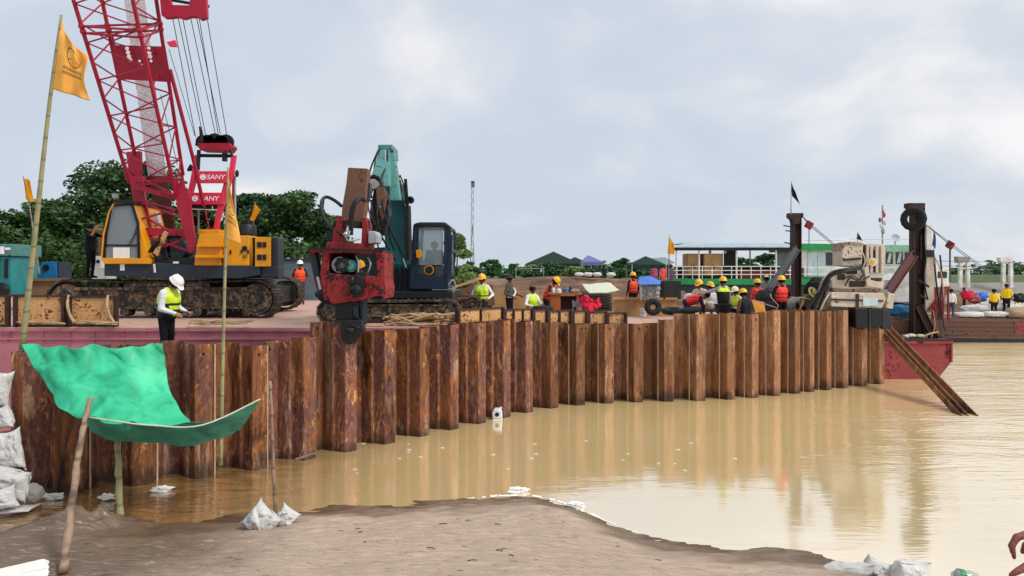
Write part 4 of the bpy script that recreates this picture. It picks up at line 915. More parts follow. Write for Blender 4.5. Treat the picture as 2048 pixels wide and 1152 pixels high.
# ================================================================== RED VIBRATORY HAMMER
def build_red_hammer():
    Y = 14.6; root = empty('vibratory_hammer', P(692, 688, 14.7), 'red side-grip vibratory hammer hanging from the excavator over the wall', 'hammer')
    f = MB(); f.pprism([(645, 504), (658, 504), (657, 545), (655, 600), (648, 600), (640, 548)], Y, 1.1)
    f.pprism([(752, 508), (769, 508), (769, 560), (772, 578), (770, 598), (764, 598), (762, 580), (754, 548)], Y, 1.1)
    f.pprism([(618, 497), (766, 503), (766, 512), (748, 508), (700, 505), (660, 506), (618, 504)], Y-.05, 1.2)
    fr = f.build('frame', M['hred'], root, bevel=.015)
    f = MB(); f.pprism([(616, 494), (766, 500), (766, 504), (616, 499)], Y-.08, 1.26); f.build('top_rim', M['dark'], fr)
    f = MB(); f.pprism([(654, 484), (737, 487), (735, 501), (650, 498)], Y+.15, .7); f.build('top_flange', M['hred'], fr, bevel=.015)
    # yoke cheeks
    f = MB(); f.pprism([(674, 430), (682, 432), (684, 450), (678, 486), (664, 486), (666, 462), (672, 448)], Y+.2, .5); f.cut(); f.pprism([(722, 436), (731, 434), (735, 450), (735, 487), (722, 487), (724, 456)], Y+.2, .5); f.build('yoke', M['hred'], fr, bevel=.012)
    f = MB(); f.tube([P(668, 447, Y+.4), P(740, 449, Y+.4)], .075, 14); f.pprism([(684, 440), (722, 443), (721, 456), (684, 453)], Y+.3, .3); f.build('yoke_pin', M['rustdk'], fr, smooth=True)
    f = MB(); f.pprism([(736, 462), (750, 462), (755, 470), (754, 486), (736, 488)], Y+.1, .5); f.build('valve_box', M['grey'], fr, bevel=.02)
    f = MB(); f.pprism([(656, 462), (668, 462), (666, 484), (654, 484)], Y+.3, .4); f.build('side_block', M['dark'], fr)
    # lower body
    b = MB(); b.pprism([(656, 546), (700, 550), (700, 604), (680, 606), (668, 608), (660, 604), (652, 590)], Y-.03, 1.05)
    b.pprism([(730, 552), (763, 554), (767, 580), (766, 592), (735, 592), (724, 600), (700, 604), (700, 585), (730, 580)], Y-.02, 1.0)
    b.pprism([(700, 580), (735, 575), (735, 592), (722, 601), (700, 604)], Y-.05, .9)
    lb = b.build('exciter_case', M['hred'], root, bevel=.012); lb['label'] = 'scraped bright red lower case'
    b = MB(); q = P(743, 574, Y-.03); b.disc(q, .085, .05, seg=24, r2=.06); b.disc(q+Vector((0, -.005, 0)), .04, .05, seg=18); b.build('bearing_cap', M['hred'], lb)
    b = MB(); b.pprism([(699, 552), (714, 548), (728, 560), (727, 590), (706, 594), (697, 582)], Y-.14, .2); b.ball(P(711, 578, Y-.17), (.13, .08, .09), 10); b.ball(P(704, 562, Y-.14), (.06, .06, .1), 8); b.build('grease_motor', M['hose'], lb, bevel=.02)
    # back panel and motors in the opening
    b = MB(); b.pprism([(655, 506), (710, 508), (712, 600), (655, 600)], Y+.75, .1); b.build('back_panel', M['rustdk'], root)
    b = MB(); q = P(684, 530, Y+.3); b.disc(q, .16, .4, seg=22); b.build('motor', M['grey'], root, smooth=True); b = MB(); q = P(704, 532, Y+.2); b.disc(q, .12, .3, seg=22); b.build('motor', M['ltteal'], root, smooth=True)
    b = MB(); b.disc(P(701, 531, Y+.03), .085, .04, seg=20); b.build('motor_cap', M['ltteal'], root)
    hz = []
    for k in range(7):
        a0 = k*.9; cx, cy = 684, 530
        hz.append(((cx+13*math.cos(a0), cy-13*math.sin(a0), Y+.02), (cx+9*math.cos(a0+1.1), cy-12*math.sin(a0+1.1), Y-.03), (cx+15*math.cos(a0+2.2), cy-15*math.sin(a0+2.2), Y+.03), (cx+6*math.cos(a0+3), cy-6*math.sin(a0+3), Y+.06)))
    hoses(root, hz, r=.016)
    hoses(root, [((736, 515, Y+.1), (741, 528, Y), (736, 545, Y+.1)), ((712, 512, Y+.1), (717, 525, Y), (716, 545, Y))], 'grey', .017)
    # left swing arm with ram
    s = MB(); s.pprism([(617, 499), (628, 500), (634, 520), (642, 560), (655, 588), (655, 606), (640, 600), (628, 560), (622, 525)], Y+.4, .25); s.build('swing_arm', M['hred'], root, bevel=.01)
    s = MB(); s.tube([P(627, 508, Y+.2), P(636, 553, Y+.2)], .085, 14); ra = s.build('ram', M['dkgrey'], root, smooth=True)
    s = MB(); s.tube([P(636, 553, Y+.2), P(643, 583, Y+.2)], .042, 12); s.build('ram_rod', M['chrome'], ra, smooth=True)
    s = MB(); s.ball(P(645, 588, Y+.2), (.16, .14, .1), 10); s.pprism([(632, 583), (660, 585), (664, 606), (650, 608), (636, 600)], Y+.25, .4); s.build('ram_foot', M['dark'], ra, bevel=.03)
    # clamp
    c = MB(); c.pprism([(668, 603), (706, 603), (705, 640), (671, 642)], Y+.1, .6); cl = c.build('clamp', M['dark'], root, bevel=.03)
    c = MB(); c.tube([P(725, 600, Y+.25), P(725, 645, Y+.25)], .095, 16); c.tube([P(717, 602, Y+.2), P(716, 640, Y+.2)], .03); c.build('clamp_cylinder', M['dkblue'], cl, smooth=True)
    c = MB(); c.pprism([(682, 640), (722, 640), (726, 660), (720, 676), (708, 678), (706, 688), (696, 690), (686, 684), (680, 665)], Y-.12, .30); c.ball(P(700, 660, Y-.16), (.10, .07, .05), 8); c.build('clamp_jaw', M['hose'], cl, bevel=.03)
    c = MB(); c.pprism([(672, 640), (706, 640), (706, 646), (672, 648)], Y+.08, .5); c.pprism([(706, 612), (716, 612), (716, 636), (706, 636)], Y+.1, .2); c.build('clamp_plate', M['dkgrey'], cl)
    hoses(root, [((704, 640, Y), (712, 632, Y-.05), (720, 645, Y), (722, 668, Y), (712, 676, Y-.1)), ((700, 648, Y-.1), (716, 655, Y-.12), (724, 640, Y))], r=.02)
    # supply hoses looping over the top
    hoses(root, [(.035, (683, 412, Y+.5), (668, 400, Y+.6), (652, 394, Y+.6), (643, 405, Y+.5), (646, 430, Y+.4), (662, 456, Y+.3), (684, 470, Y+.2)), (.03, (646, 400, Y+.6), (645, 425, Y+.6), (656, 445, Y+.5), (676, 464, Y+.2)),
                 (.04, (700, 470, Y+.1), (702, 430, Y+.05), (707, 408, Y+.05), (718, 397, Y+.1), (730, 402, Y+.3)), (.035, (703, 470, Y+.05), (706, 425, Y), (714, 402, Y), (728, 396, Y+.2))])
    hoses(root, [((690, 470, Y+.05), (698, 482, Y), (720, 478, Y+.05)), ((686, 468, Y+.1), (695, 474, Y), (700, 462, Y))], 'grey', .014)
    v = MB(); v.ball(P(697, 462, Y+.1), (.05, .05, .11), 10); v.ball(P(692, 468, Y+.06), .05, 8); v.build('coupling', M['chrome'], root, smooth=True)
    return root
build_red_hammer()
# ================================================================== PEOPLE
_sph = None
def capsule(p0, r0, p1, r1, seg=10, rings=8):
    p0, p1 = np.array(p0, float), np.array(p1, float); d = p1-p0; L = np.linalg.norm(d)
    z = d/L if L > 1e-6 else np.array([0, 0, 1.]); a = np.array([1., 0, 0]) if abs(z[0]) < .8 else np.array([0, 1., 0])
    x = np.cross(a, z); x /= np.linalg.norm(x); y = np.cross(z, x); vs = []; fs = []
    for i in range(rings+1):
        th = -math.pi/2+math.pi*i/rings; base = p1 if i > rings/2 else p0; r = r1 if i > rings/2 else r0
        for k in range(seg):
            ph = 2*math.pi*k/seg; vs.append(base+r*(math.cos(th)*(math.cos(ph)*x+math.sin(ph)*y)+math.sin(th)*z))
        if i == rings//2:
            for k in range(seg): ph = 2*math.pi*k/seg; vs.append(p1+r1*(math.cos(ph)*x+math.sin(ph)*y))
    R_ = len(vs)//seg
    for i in range(R_-1):
        for k in range(seg): a_ = i*seg+k; b_ = i*seg+(k+1) % seg; fs.append((a_, b_, b_+seg, a_+seg))
    fs.append(tuple(range(seg-1, -1, -1))); fs.append(tuple((R_-1)*seg+k for k in range(seg)))
    return vs, fs
def fuse(caps, voxel, smooth=3, name='tmp'):
    """tapered limbs fused into one continuous skin"""
    v, f = [], []
    for c in caps:
        a, b = capsule(*c[:4]); n = len(v); v += [tuple(q) for q in a]; f += [tuple(i+n for i in g) for g in b]
    me = bpy.data.meshes.new(name); me.from_pydata(v, [], f); o = bpy.data.objects.new(name, me); C.objects.link(o)
    bm = bmesh.new(); bm.from_mesh(me); bmesh.ops.recalc_face_normals(bm, faces=bm.faces); bm.to_mesh(me); bm.free()
    m = o.modifiers.new('r', 'REMESH'); m.mode = 'VOXEL'; m.voxel_size = voxel
    s = o.modifiers.new('s', 'SMOOTH'); s.iterations = smooth; s.factor = .5
    bpy.context.view_layer.update(); out = evalmesh(o); bpy.data.objects.remove(o); bpy.data.meshes.remove(me)
    out.polygons.foreach_set('use_smooth', [True]*len(out.polygons)); return out
def assign(me, caps, mats):
    names = list(dict.fromkeys(c[4] for c in caps))
    for n in names: me.materials.append(mats[n])
    nf = len(me.polygons); ce = np.zeros(nf*3); me.polygons.foreach_get('center', ce); ce = ce.reshape(-1, 3)
    best = np.full(nf, 1e9); idx = np.zeros(nf, dtype=np.int32)
    for c in caps:
        p0, p1 = np.array(c[0], float), np.array(c[2], float); d = p1-p0; L2 = max(d@d, 1e-9)
        t = np.clip(((ce-p0)@d)/L2, 0, 1); q = p0+t[:, None]*d; r = c[1]+(c[3]-c[1])*t
        dist = np.linalg.norm(ce-q, axis=1)-r
        m = dist < best; best[m] = dist[m]; idx[m] = names.index(c[4])
    me.polygons.foreach_set('material_index', idx)
def hand_caps(W, dr, up, side, k=1.0, curl=.5, fr=.010):
    """palm, four fingers of different lengths, thumb off the side of the palm"""
    dr = dr.normalized(); up = (up-dr*up.dot(dr)).normalized(); sd = dr.cross(up)*side
    out = []; Kn = W+dr*.085*k
    out += [(W, .024*k, Kn, .020*k, 'skin'), (W+sd*.016*k, .02*k, Kn+sd*.024*k, .016*k, 'skin'), (W-sd*.012*k, .02*k, Kn-sd*.026*k, .015*k, 'skin')]
    for i, (o, L) in enumerate(((.030, .072), (.010, .080), (-.010, .075), (-.029, .058))):
        b = Kn+sd*o*k; a1 = curl*(.55+.12*i); a2 = curl*(1.35+.15*i)
        d1 = dr*math.cos(a1)-up*math.sin(a1); d2 = dr*math.cos(a2)-up*math.sin(a2)
        m = b+d1*L*.55*k; e = m+d2*L*.5*k
        out += [(b, fr*k, m, fr*.9*k, 'skin'), (m, fr*.9*k, e, fr*.75*k, 'skin')]
    t0 = W+dr*.025*k+sd*.026*k; td = (dr*.75+sd*.6-up*.35).normalized(); t1 = t0+td*.042*k; t2 = t1+(td*.8+dr*.3-up*.25).normalized()*.034*k
    out += [(t0, .013*k, t1, .011*k, 'skin'), (t1, .011*k, t2, .008*k, 'skin')]
    return out
V = Vector
def person(label, px, Y, fz, rz=0, h=1.72, ph=.92, lean=0, side=0, head=0, aL=((.07, .03, -.28), (.07, -.08, -.52)), aR=((-.07, .03, -.28), (-.07, -.08, -.52)), legs='stand', shirt='#333', trousers='#20222a', skin='skin', sleeve='long', shoes='#15130f', hat=None, hatrz=0, vest=None, bare=False, vox=.018, group=None, x=None, hair=True, baretr=False, vk=1.0, ak=1.0, wl=None, fr=.012, curl=.55):
    k = 1.0; kk = h/1.72
    P0 = V((0, 0, ph)); t = V((math.sin(R(side)), -math.sin(R(lean)), math.cos(R(lean)))).normalized(); fw = V((0, -math.cos(R(lean)), -math.sin(R(lean))))
    X = V((1, 0, 0)); S = P0+t*.50; N = P0+t*.555
    hd = (t*math.cos(R(head))+fw*math.sin(R(head))).normalized(); hf = (fw*math.cos(R(head))-t*math.sin(R(head))).normalized()
    HD = N+hd*.135
    caps = [(P0+X*.07, .115, P0-X*.07, .115, 'tr'), (P0+X*.05+t*.05, .112, S-t*.14+X*.07, .112, 'sh'), (P0-X*.05+t*.05, .112, S-t*.14-X*.07, .112, 'sh'),
            (S-t*.05-X*.13, .078, S-t*.05+X*.13, .078, 'sh'), (S-t*.02-X*.05, .07, S-t*.02+X*.05, .07, 'sh'), (S-t*.01, .056, N+hd*.05, .050, 'skin'),
            (HD-hd*.045+hf*.015, .072, HD+hd*.035-hf*.008, .092, 'skin'), (HD-hd*.085+hf*.052, .035, HD-hd*.07+hf*.05, .038, 'skin'), (HD+hf*.088+hd*.01, .012, HD+hf*.108-hd*.026, .017, 'skin')]
    for s_ in (-1, 1): caps.append((HD+X*s_*.092-hf*.008+hd*.015, .018, HD+X*s_*.09-hf*.005-hd*.03, .012, 'skin'))
    loc_ = V(((px-1024)/F*Y if x is None else x, Y, fz)); Ri = Matrix.Rotation(R(-rz), 3, 'Z'); tol = lambda q: (Ri@(V(q)-loc_))/kk
    if wl:
        sh_ = S-t*.045+X*.175; E, Hn = tol(wl['elbow']), tol(wl['wrist'])
        caps += [(sh_, .062, E, .045, 'sh'), (E, .044, Hn, .027, 'skin')]
        for ch in wl['chains']:
            for (p, r0), (q, r1) in zip(ch[:-1], ch[1:]): caps.append((tol(p), r0, tol(q), r1, 'skin'))
    for s_, (el, ha) in ((1, aL), (-1, aR)):
        if wl and s_ == 1: continue
        sh_ = S-t*.045+X*s_*.175; E = sh_+V(el); Hn = sh_+V(ha)
        caps += [(sh_, .062*ak, E, .047*ak, 'sh' if sleeve != 'none' else 'skin'), (E, .046*ak, E.lerp(Hn, .93), .032*(ak*.5+.5), 'sh' if sleeve == 'long' else 'skin')]
        d = (Hn-E).normalized(); caps += hand_caps(Hn, d, V((s_*.8, 0, .6)) if abs(d.z) < .7 else V((s_, 0, 0)), -s_ if False else 1, 1.05, curl, fr)
    if legs == 'stand': L = [((.10, -.02, .50), (.11, .03, .09)), ((-.10, -.02, .50), (-.11, .03, .09))]
    elif legs == 'stride': L = [((.10, -.14, .50), (.10, -.17, .09)), ((-.10, .06, .50), (-.11, .26, .11))]
    elif legs == 'sit': L = [((.14, -.42, ph+.03), (.14, -.44, .09)), ((-.14, -.42, ph+.03), (-.14, -.40, .09))]
    elif legs == 'squat': L = [((.2, -.40, ph+.16), (.15, -.10, .09)), ((-.2, -.40, ph+.16), (-.15, -.10, .09))]
    elif legs == 'bend': L = [((.11, -.08, .50), (.12, .02, .09)), ((-.12, -.04, .50), (-.13, .06, .09))]
    else: L = legs
    for s_, (kn, an) in zip((1, -1), L):
        hp = P0+X*s_*.09-V((0, 0, .03)); kn, an = V(kn), V(an); mat = 'skin' if baretr else 'tr'
        caps += [(hp, .098, kn, .066, 'tr'), (kn, .062, an, .042, mat), (an-V((0, 0, .035)), .046, an+V((s_*.02, -.15, -.05)), .034, 'shoe')]
    mats = {'sh': CL(shirt), 'tr': CL(trousers), 'skin': M[skin], 'shoe': CL(shoes)}
    caps = [(V(c[0])*kk, c[1]*kk, V(c[2])*kk, c[3]*kk, c[4]) for c in caps]
    me = fuse(caps, vox); assign(me, caps, mats); me.name = 'person'
    o = bpy.data.objects.new('person', me); C.objects.link(o)
    o.location = ((px-1024)/F*Y if x is None else x, Y, fz); o.rotation_euler = (0, 0, R(rz))
    tag(o, label, 'person', group)
    def child(me2, nm): c = bpy.data.objects.new(nm, me2); C.objects.link(c); c.parent = o; return c
    B = Matrix((X, -hf, hd)).transposed()        # head frame: local -y looks along hf
    if hat:
        kind, hm = hat; m = MB(); c0 = (HD+hd*.035)*kk; kk_ = kk; kk = kk*.93
        B2 = B@Matrix.Rotation(R(hatrz), 3, 'Z')
        if kind == 'helmet':
            m.lathe([(.142*kk, -.012), (.140*kk, .0), (.128*kk, .012), (.126*kk, .05*kk), (.108*kk, .095*kk), (.07*kk, .128*kk), (.03*kk, .141*kk), (.001, .143*kk)], c0, B2, 20, (1, 1.14))
            m.prism([c0+B2@V(p)*kk for p in ((-.11, -.10, .004), (-.07, -.20, -.022), (0, -.22, -.026), (.07, -.20, -.022), (.11, -.10, .004))], B2@V((0, 0, .010)))
            m.tube([c0+B2@V(p)*kk for p in ((0, -.13, .06), (0, -.09, .125), (0, 0, .148), (0, .09, .125), (0, .135, .05))], .014*kk, 6)
        elif kind == 'cap':
            m.lathe([(.106*kk, -.01), (.106*kk, .03*kk), (.09*kk, .075*kk), (.05*kk, .10*kk), (.001, .108*kk)], c0, B2, 18, (1, 1.12))
            m.prism([c0+B2@V(p)*kk for p in ((-.09, -.09, .0), (-.06, -.18, -.012), (.06, -.18, -.012), (.09, -.09, .0))], B2@V((0, 0, .01)))
        else:
            m.lathe([(.20*kk, -.03), (.19*kk, -.015), (.11*kk, .0), (.10*kk, .06*kk), (.06*kk, .095*kk), (.001, .10*kk)], c0, B2, 18, (1, 1.1))
        nm = {'helmet': 'helmet', 'cap': 'cap', 'brim': 'sun_hat'}[kind]; b = m.build(nm, hm, None, smooth=True); b.parent = o; kk = kk_
    if hair:
        m = MB(); m.lathe([(.088, -.06), (.101, -.02), (.103, .02), (.095, .06), (.06, .095), (.001, .108)], (HD-hf*.016)*kk, B, 14, (1, 1.06)); b = m.build('hair', M['hair'], None, smooth='all'); b.parent = o
    e = MB()
    for s_ in (-1, 1): e.ball((HD+hf*.083+hd*.012+X*s_*.034)*kk, .013*kk, 6)
    b = e.build('eyes', M['hair'], None); b.parent = o
    if vest:
        vc = [(P0+X*.05+t*.07, .142, S-t*.15+X*.075, .145, 'v'), (P0-X*.05+t*.07, .142, S-t*.15-X*.075, .145, 'v'), (P0+t*.1+fw*.045, .12, S-t*.2+fw*.05, .125, 'v'), (P0+t*.1-fw*.035, .12, S-t*.2-fw*.04, .12, 'v'), (S-t*.07-X*.075, .085, S-t*.07+X*.075, .085, 'v'), (S-t*.0-X*.10, .062, S-t*.17-X*.11+fw*.08, .075, 'v'), (S-t*.0+X*.10, .062, S-t*.17+X*.11+fw*.08, .075, 'v'), (S-t*.0-X*.10, .062, S-t*.17-X*.10-fw*.05, .07, 'v'), (S-t*.0+X*.10, .062, S-t*.17+X*.10-fw*.05, .07, 'v')]
        vc = [(V(c[0])*kk, c[1]*kk*vk, V(c[2])*kk, c[3]*kk*vk, 'v') for c in vc]
        vm = fuse(vc, vox*1.1, 2); vm.materials.append(vest); child(vm, 'life_vest')
    return o
HY, HWt = ('helmet', M['hyellow']), ('helmet', M['hwhite'])
def people():
    # man in the foreground behind the wall, head bowed over his phone
    m = person('man in white helmet and lime and black life vest looking down at his hands', 333, 13.75, 1.80, rz=78, h=1.66, lean=9, head=38, aL=((.04, .0, -.27), (.0, -.24, -.37)), aR=((-.05, .02, -.29), (.04, -.22, -.38)), shirt='#d9dcdf', trousers='#12141c', skin='skin2', hat=HWt, vest=M['vfront'], vk=1.17, ak=1.32, vox=.0095, fr=.0105, curl=.9)
    ph = MB(); ph.box((0, 0, 0), (.075, .15, .012)); p_ = ph.build('phone', M['dark'], bevel=.004); hp = m.matrix_basis@Vector((.06, -.50, .0)); p_.location = P(373, 626, 13.6); p_.rotation_euler = (R(25), 0, R(78)); tag(p_, 'dark phone held by the man in the white helmet', 'phone')
    person('man in white helmet, orange life vest and shorts standing far back on the deck', 600, 29.5, DZ+.01, rz=8, h=1.70, shirt='#2a2326', trousers='#3c3f49', hat=HWt, vest=M['vorange'], baretr=True, sleeve='short', legs=[((.11, -.03, .5), (.13, .02, .09)), ((-.1, -.06, .5), (-.12, -.05, .09))], aL=((.12, .02, -.26), (.1, -.1, -.50)), aR=((-.12, .02, -.26), (-.06, -.12, -.46)))
    c = person('bare headed man in black standing on the crane track, raising a camera to his face', 181, 22.0, 3.33, rz=80, h=1.62, lean=2, aL=((.06, -.24, -.06), (-.06, -.27, .16)), aR=((-.07, -.22, -.08), (.04, -.26, .16)), shirt='#17191b', trousers='#121316', skin='skin2', sleeve='short')
    cm = MB(); q = P(193, 459, 22.0); cm.box(q, (.09, .14, .09)); cm.tube([q+V((.02, 0, 0)), q+V((.13, 0, .0))], .035, 12); tag(cm.build('camera', M['grey'], bevel=.008), 'grey camera held to the eye by the man on the crane track', 'camera')
    person('seated man in yellow helmet and lime vest with white sleeves, beside the excavator', 964, 22.3, DZ2+.42, rz=-10, h=1.70, ph=.46, legs='sit', head=8, shirt='#e2e4e8', trousers='#20242e', hat=HY, vest=M['vlime'], aL=((.16, .0, -.24), (.05, -.22, -.36)), aR=((-.14, .02, -.25), (-.02, -.2, -.36)))
    person('standing man in checked shirt and cap with a white sash, seen from the side', 1019, 24.0, DZ2, rz=70, h=1.68, shirt='#55504f', trousers='#191a20', hat=('brim', CL('#3c3a38')), aL=((.05, -.08, -.27), (.0, -.30, -.34)), aR=((-.08, .06, -.27), (.02, -.2, -.38)))
    s = MB(); s.tube(spline([V((.12, .08, 1.42)), V((.16, -.02, 1.30)), V((.08, -.17, 1.14)), V((-.1, -.16, 1.0)), V((-.15, .02, .96))]), .03, 8); b = s.build('sash', CL('#dcdcd8'), None); b.parent = [o for o in C.objects if o.name.startswith('person')][-1]
    person('bare headed man in lime vest sitting low with white sleeves', 1062, 23.3, DZ2+.05, rz=35, h=1.70, ph=.52, legs='sit', lean=8, shirt='#e4e6ea', trousers='#151a24', vest=M['vlime'], aL=((.12, -.06, -.25), (.02, -.3, -.25)), aR=((-.12, -.06, -.25), (.0, -.3, -.3)))
    person('man in yellow helmet and orange vest over green shirt bending to the desk', 1093, 24.2, DZ2, rz=72, h=1.66, lean=22, head=30, shirt='#233a34', trousers='#2a2024', hat=HY, vest=M['vorange'], aL=((.06, -.05, -.28), (.02, -.25, -.45)), aR=((-.08, .0, -.28), (0, -.2, -.45)))
    person('man in orange vest and yellow helmet at the far rail beside blue sheeting', 1266, 30.8, DZ2, rz=200, h=1.72, shirt='#1d1f2a', trousers='#171922', hat=HY, vest=M['vorange'])
    person('man in red vest bent double over the tyres', 1372, 23.3, DZ2, rz=80, h=1.70, ph=.84, lean=72, head=-10, legs='bend', shirt='#2a2330', trousers='#2d2732', vest=M['vred'], aL=((.05, -.12, -.26), (.03, -.14, -.5)), aR=((-.05, -.05, -.27), (-.02, -.1, -.5)), hair=True)
    person('man in beige shirt and tan shorts under a yellow helmet, perched facing left', 1402, 23.9, DZ2+.02, rz=-38, h=1.66, ph=.74, lean=10, head=12, legs=[((.14, -.36, .66), (.13, -.30, .2)), ((-.14, -.34, .64), (-.13, -.22, .2))], shirt='#d8c4b2', trousers='#c9a878', hat=HY, baretr=True, sleeve='short', aL=((.1, -.14, -.24), (.02, -.34, -.22)), aR=((-.1, -.14, -.24), (-.02, -.34, -.22)))
    person('man whose yellow helmet shows just behind the beige shirted man', 1416, 25.4, DZ2, rz=20, h=1.60, ph=.72, lean=12, legs='sit', shirt='#b9a892', trousers='#3a3a3e', hat=HY)
    person('man seen from behind in lime topped black vest, left arm stretched out', 1446, 22.7, DZ2, rz=182, h=1.58, shirt='#8f93a4', trousers='#15181c', hat=HY, vest=M['vlimeback'], aL=((.27, -.05, -.10), (.50, -.10, -.17)), aR=((-.06, -.06, -.27), (-.04, -.16, -.5)))
    person('small seated man in pale helmet and lime vest with dark trousers', 1477, 25.0, DZ2, rz=-60, h=1.66, ph=.5, lean=14, legs='sit', shirt='#c9cdb0', trousers='#14161d', hat=('helmet', CL('#e6dcb0')), vest=M['vlime'])
    person('crouching man in yellow helmet and dark singlet with bare brown arm', 1494, 22.5, DZ2+.02, rz=205, h=1.66, ph=.46, lean=14, legs='squat', shirt='#20242e', trousers='#1a1d26', hat=HY, sleeve='none', aL=((.08, -.02, -.29), (.02, -.06, -.56)), aR=((-.1, -.05, -.27), (-.04, -.2, -.45)))
    person('man in yellow helmet and red vest with purple trousers, sitting with his back turned', 1515, 26.0, DZ2, rz=185, h=1.66, ph=.74, legs='sit', shirt='#c8484a', trousers='#6a5a72', hat=HY, vest=M['vred'])
    person('man in white cap and grey shirt half hidden behind the diagonal brace', 1533, 27.5, DZ2, rz=160, h=1.62, shirt='#7b7d80', trousers='#3a3a40', hat=('cap', M['hwhite']))
    person('man in yellow helmet and bright red vest with black sleeves, back turned, beside the post', 1563, 23.0, DZ2, rz=188, h=1.61, shirt='#1a1720', trousers='#14151b', hat=HY, vest=M['vred'], aL=((.14, -.02, -.24), (.06, -.14, -.44)), aR=((-.14, -.04, -.24), (-.05, -.18, -.44)))
    person('man in khaki hat bending forward with dark trousers, near the cream hammer', 1602, 23.3, DZ2, rz=20, h=1.60, ph=.82, lean=52, head=10, legs='bend', shirt='#77724e', trousers='#101114', hat=('brim', CL('#8a8455')), aL=((.16, -.08, -.24), (.28, -.1, -.42)), aR=((-.16, -.08, -.24), (-.28, -.1, -.42)))
    person('operator in dark clothes sitting inside the excavator cab', 869, 20.35, 3.09, rz=0, h=1.66, ph=.50, legs='sit', shirt='#23262c', trousers='#1b1d22', aL=((.08, -.1, -.26), (.0, -.35, -.25)), aR=((-.08, -.1, -.26), (.0, -.35, -.25)))
    person('worker whose yellow helmet and face show through the opening of the red hammer', 722, 17.8, DZ, rz=0, h=1.53, lean=4, head=18, shirt='#3a3230', trousers='#1d1d22', hat=HY)
    person('man in white shirt and jeans standing on the timber boat by the white column', 1902, 37.6, 1.16, rz=150, h=1.52, shirt='#e6e4da', trousers='#3d4658', vox=.026)
    person('left one of two men in yellow shirts among the white sacks', 1988, 38.0, 1.18, rz=170, h=1.48, shirt='#e2b81e', trousers='#1c1c22', vox=.026, sleeve='short')
    person('right one of two men in yellow shirts, taller, among the white sacks', 2013, 38.3, 1.25, rz=150, h=1.68, shirt='#e8c020', trousers='#1c1c22', vox=.026, sleeve='short')
    for (x_, c_, l_) in ((1308, '#a04a6a', 'person in mauve clothes under the dark green tent'), (1326, '#d2484a', 'person in red clothes at the right edge of the dark green tent'), (1342, '#57475c', 'person in dark purple clothes between tent and ferry')):
        person(l_, x_, 50.0, 2.42, rz=random.uniform(-40, 40), h=1.6, shirt=c_, trousers=c_, vox=.035)
people()
# hand and forearm of somebody standing just outside the right edge of the frame
def reaching_person():
    Y = 2.3; q = lambda a, b, dy=0: P(a, b, Y+dy)
    wl = dict(wrist=q(2112, 1080), elbow=q(2270, 1062, .10), chains=[
        [(q(2112, 1080), .027), (q(2066, 1070), .020)], [(q(2112, 1086, .02), .026), (q(2072, 1092, .03), .019)], [(q(2108, 1092, .0), .024), (q(2070, 1104, .0), .016)],
        [(q(2066, 1066), .0145), (q(2034, 1074, -.005), .0125), (q(2023, 1092, -.01), .0112), (q(2029, 1116, -.01), .0075)],
        [(q(2068, 1080, .03), .013), (q(2050, 1090, .035), .011), (q(2046, 1104, .035), .0095)], [(q(2072, 1096, .045), .012), (q(2058, 1108, .05), .010), (q(2062, 1124, .05), .009)], [(q(2076, 1106, .06), .011), (q(2066, 1120, .065), .009), (q(2072, 1132, .065), .008)],
        [(q(2098, 1104, -.02), .018), (q(2062, 1128, -.04), .0145), (q(2036, 1142, -.05), .012), (q(2022, 1150, -.05), .009)]])
    person('person reaching in with a curled brown finger at the lower right corner', 2500, Y+.15, 1.435, rz=-90, h=1.66, lean=16, shirt='#30323a', trousers='#20222a', skin='skinhand', sleeve='short', vox=.0062, wl=wl, aR=((-.02, -.10, -.26), (-.03, -.30, -.42)), x=2.36)
reaching_person()
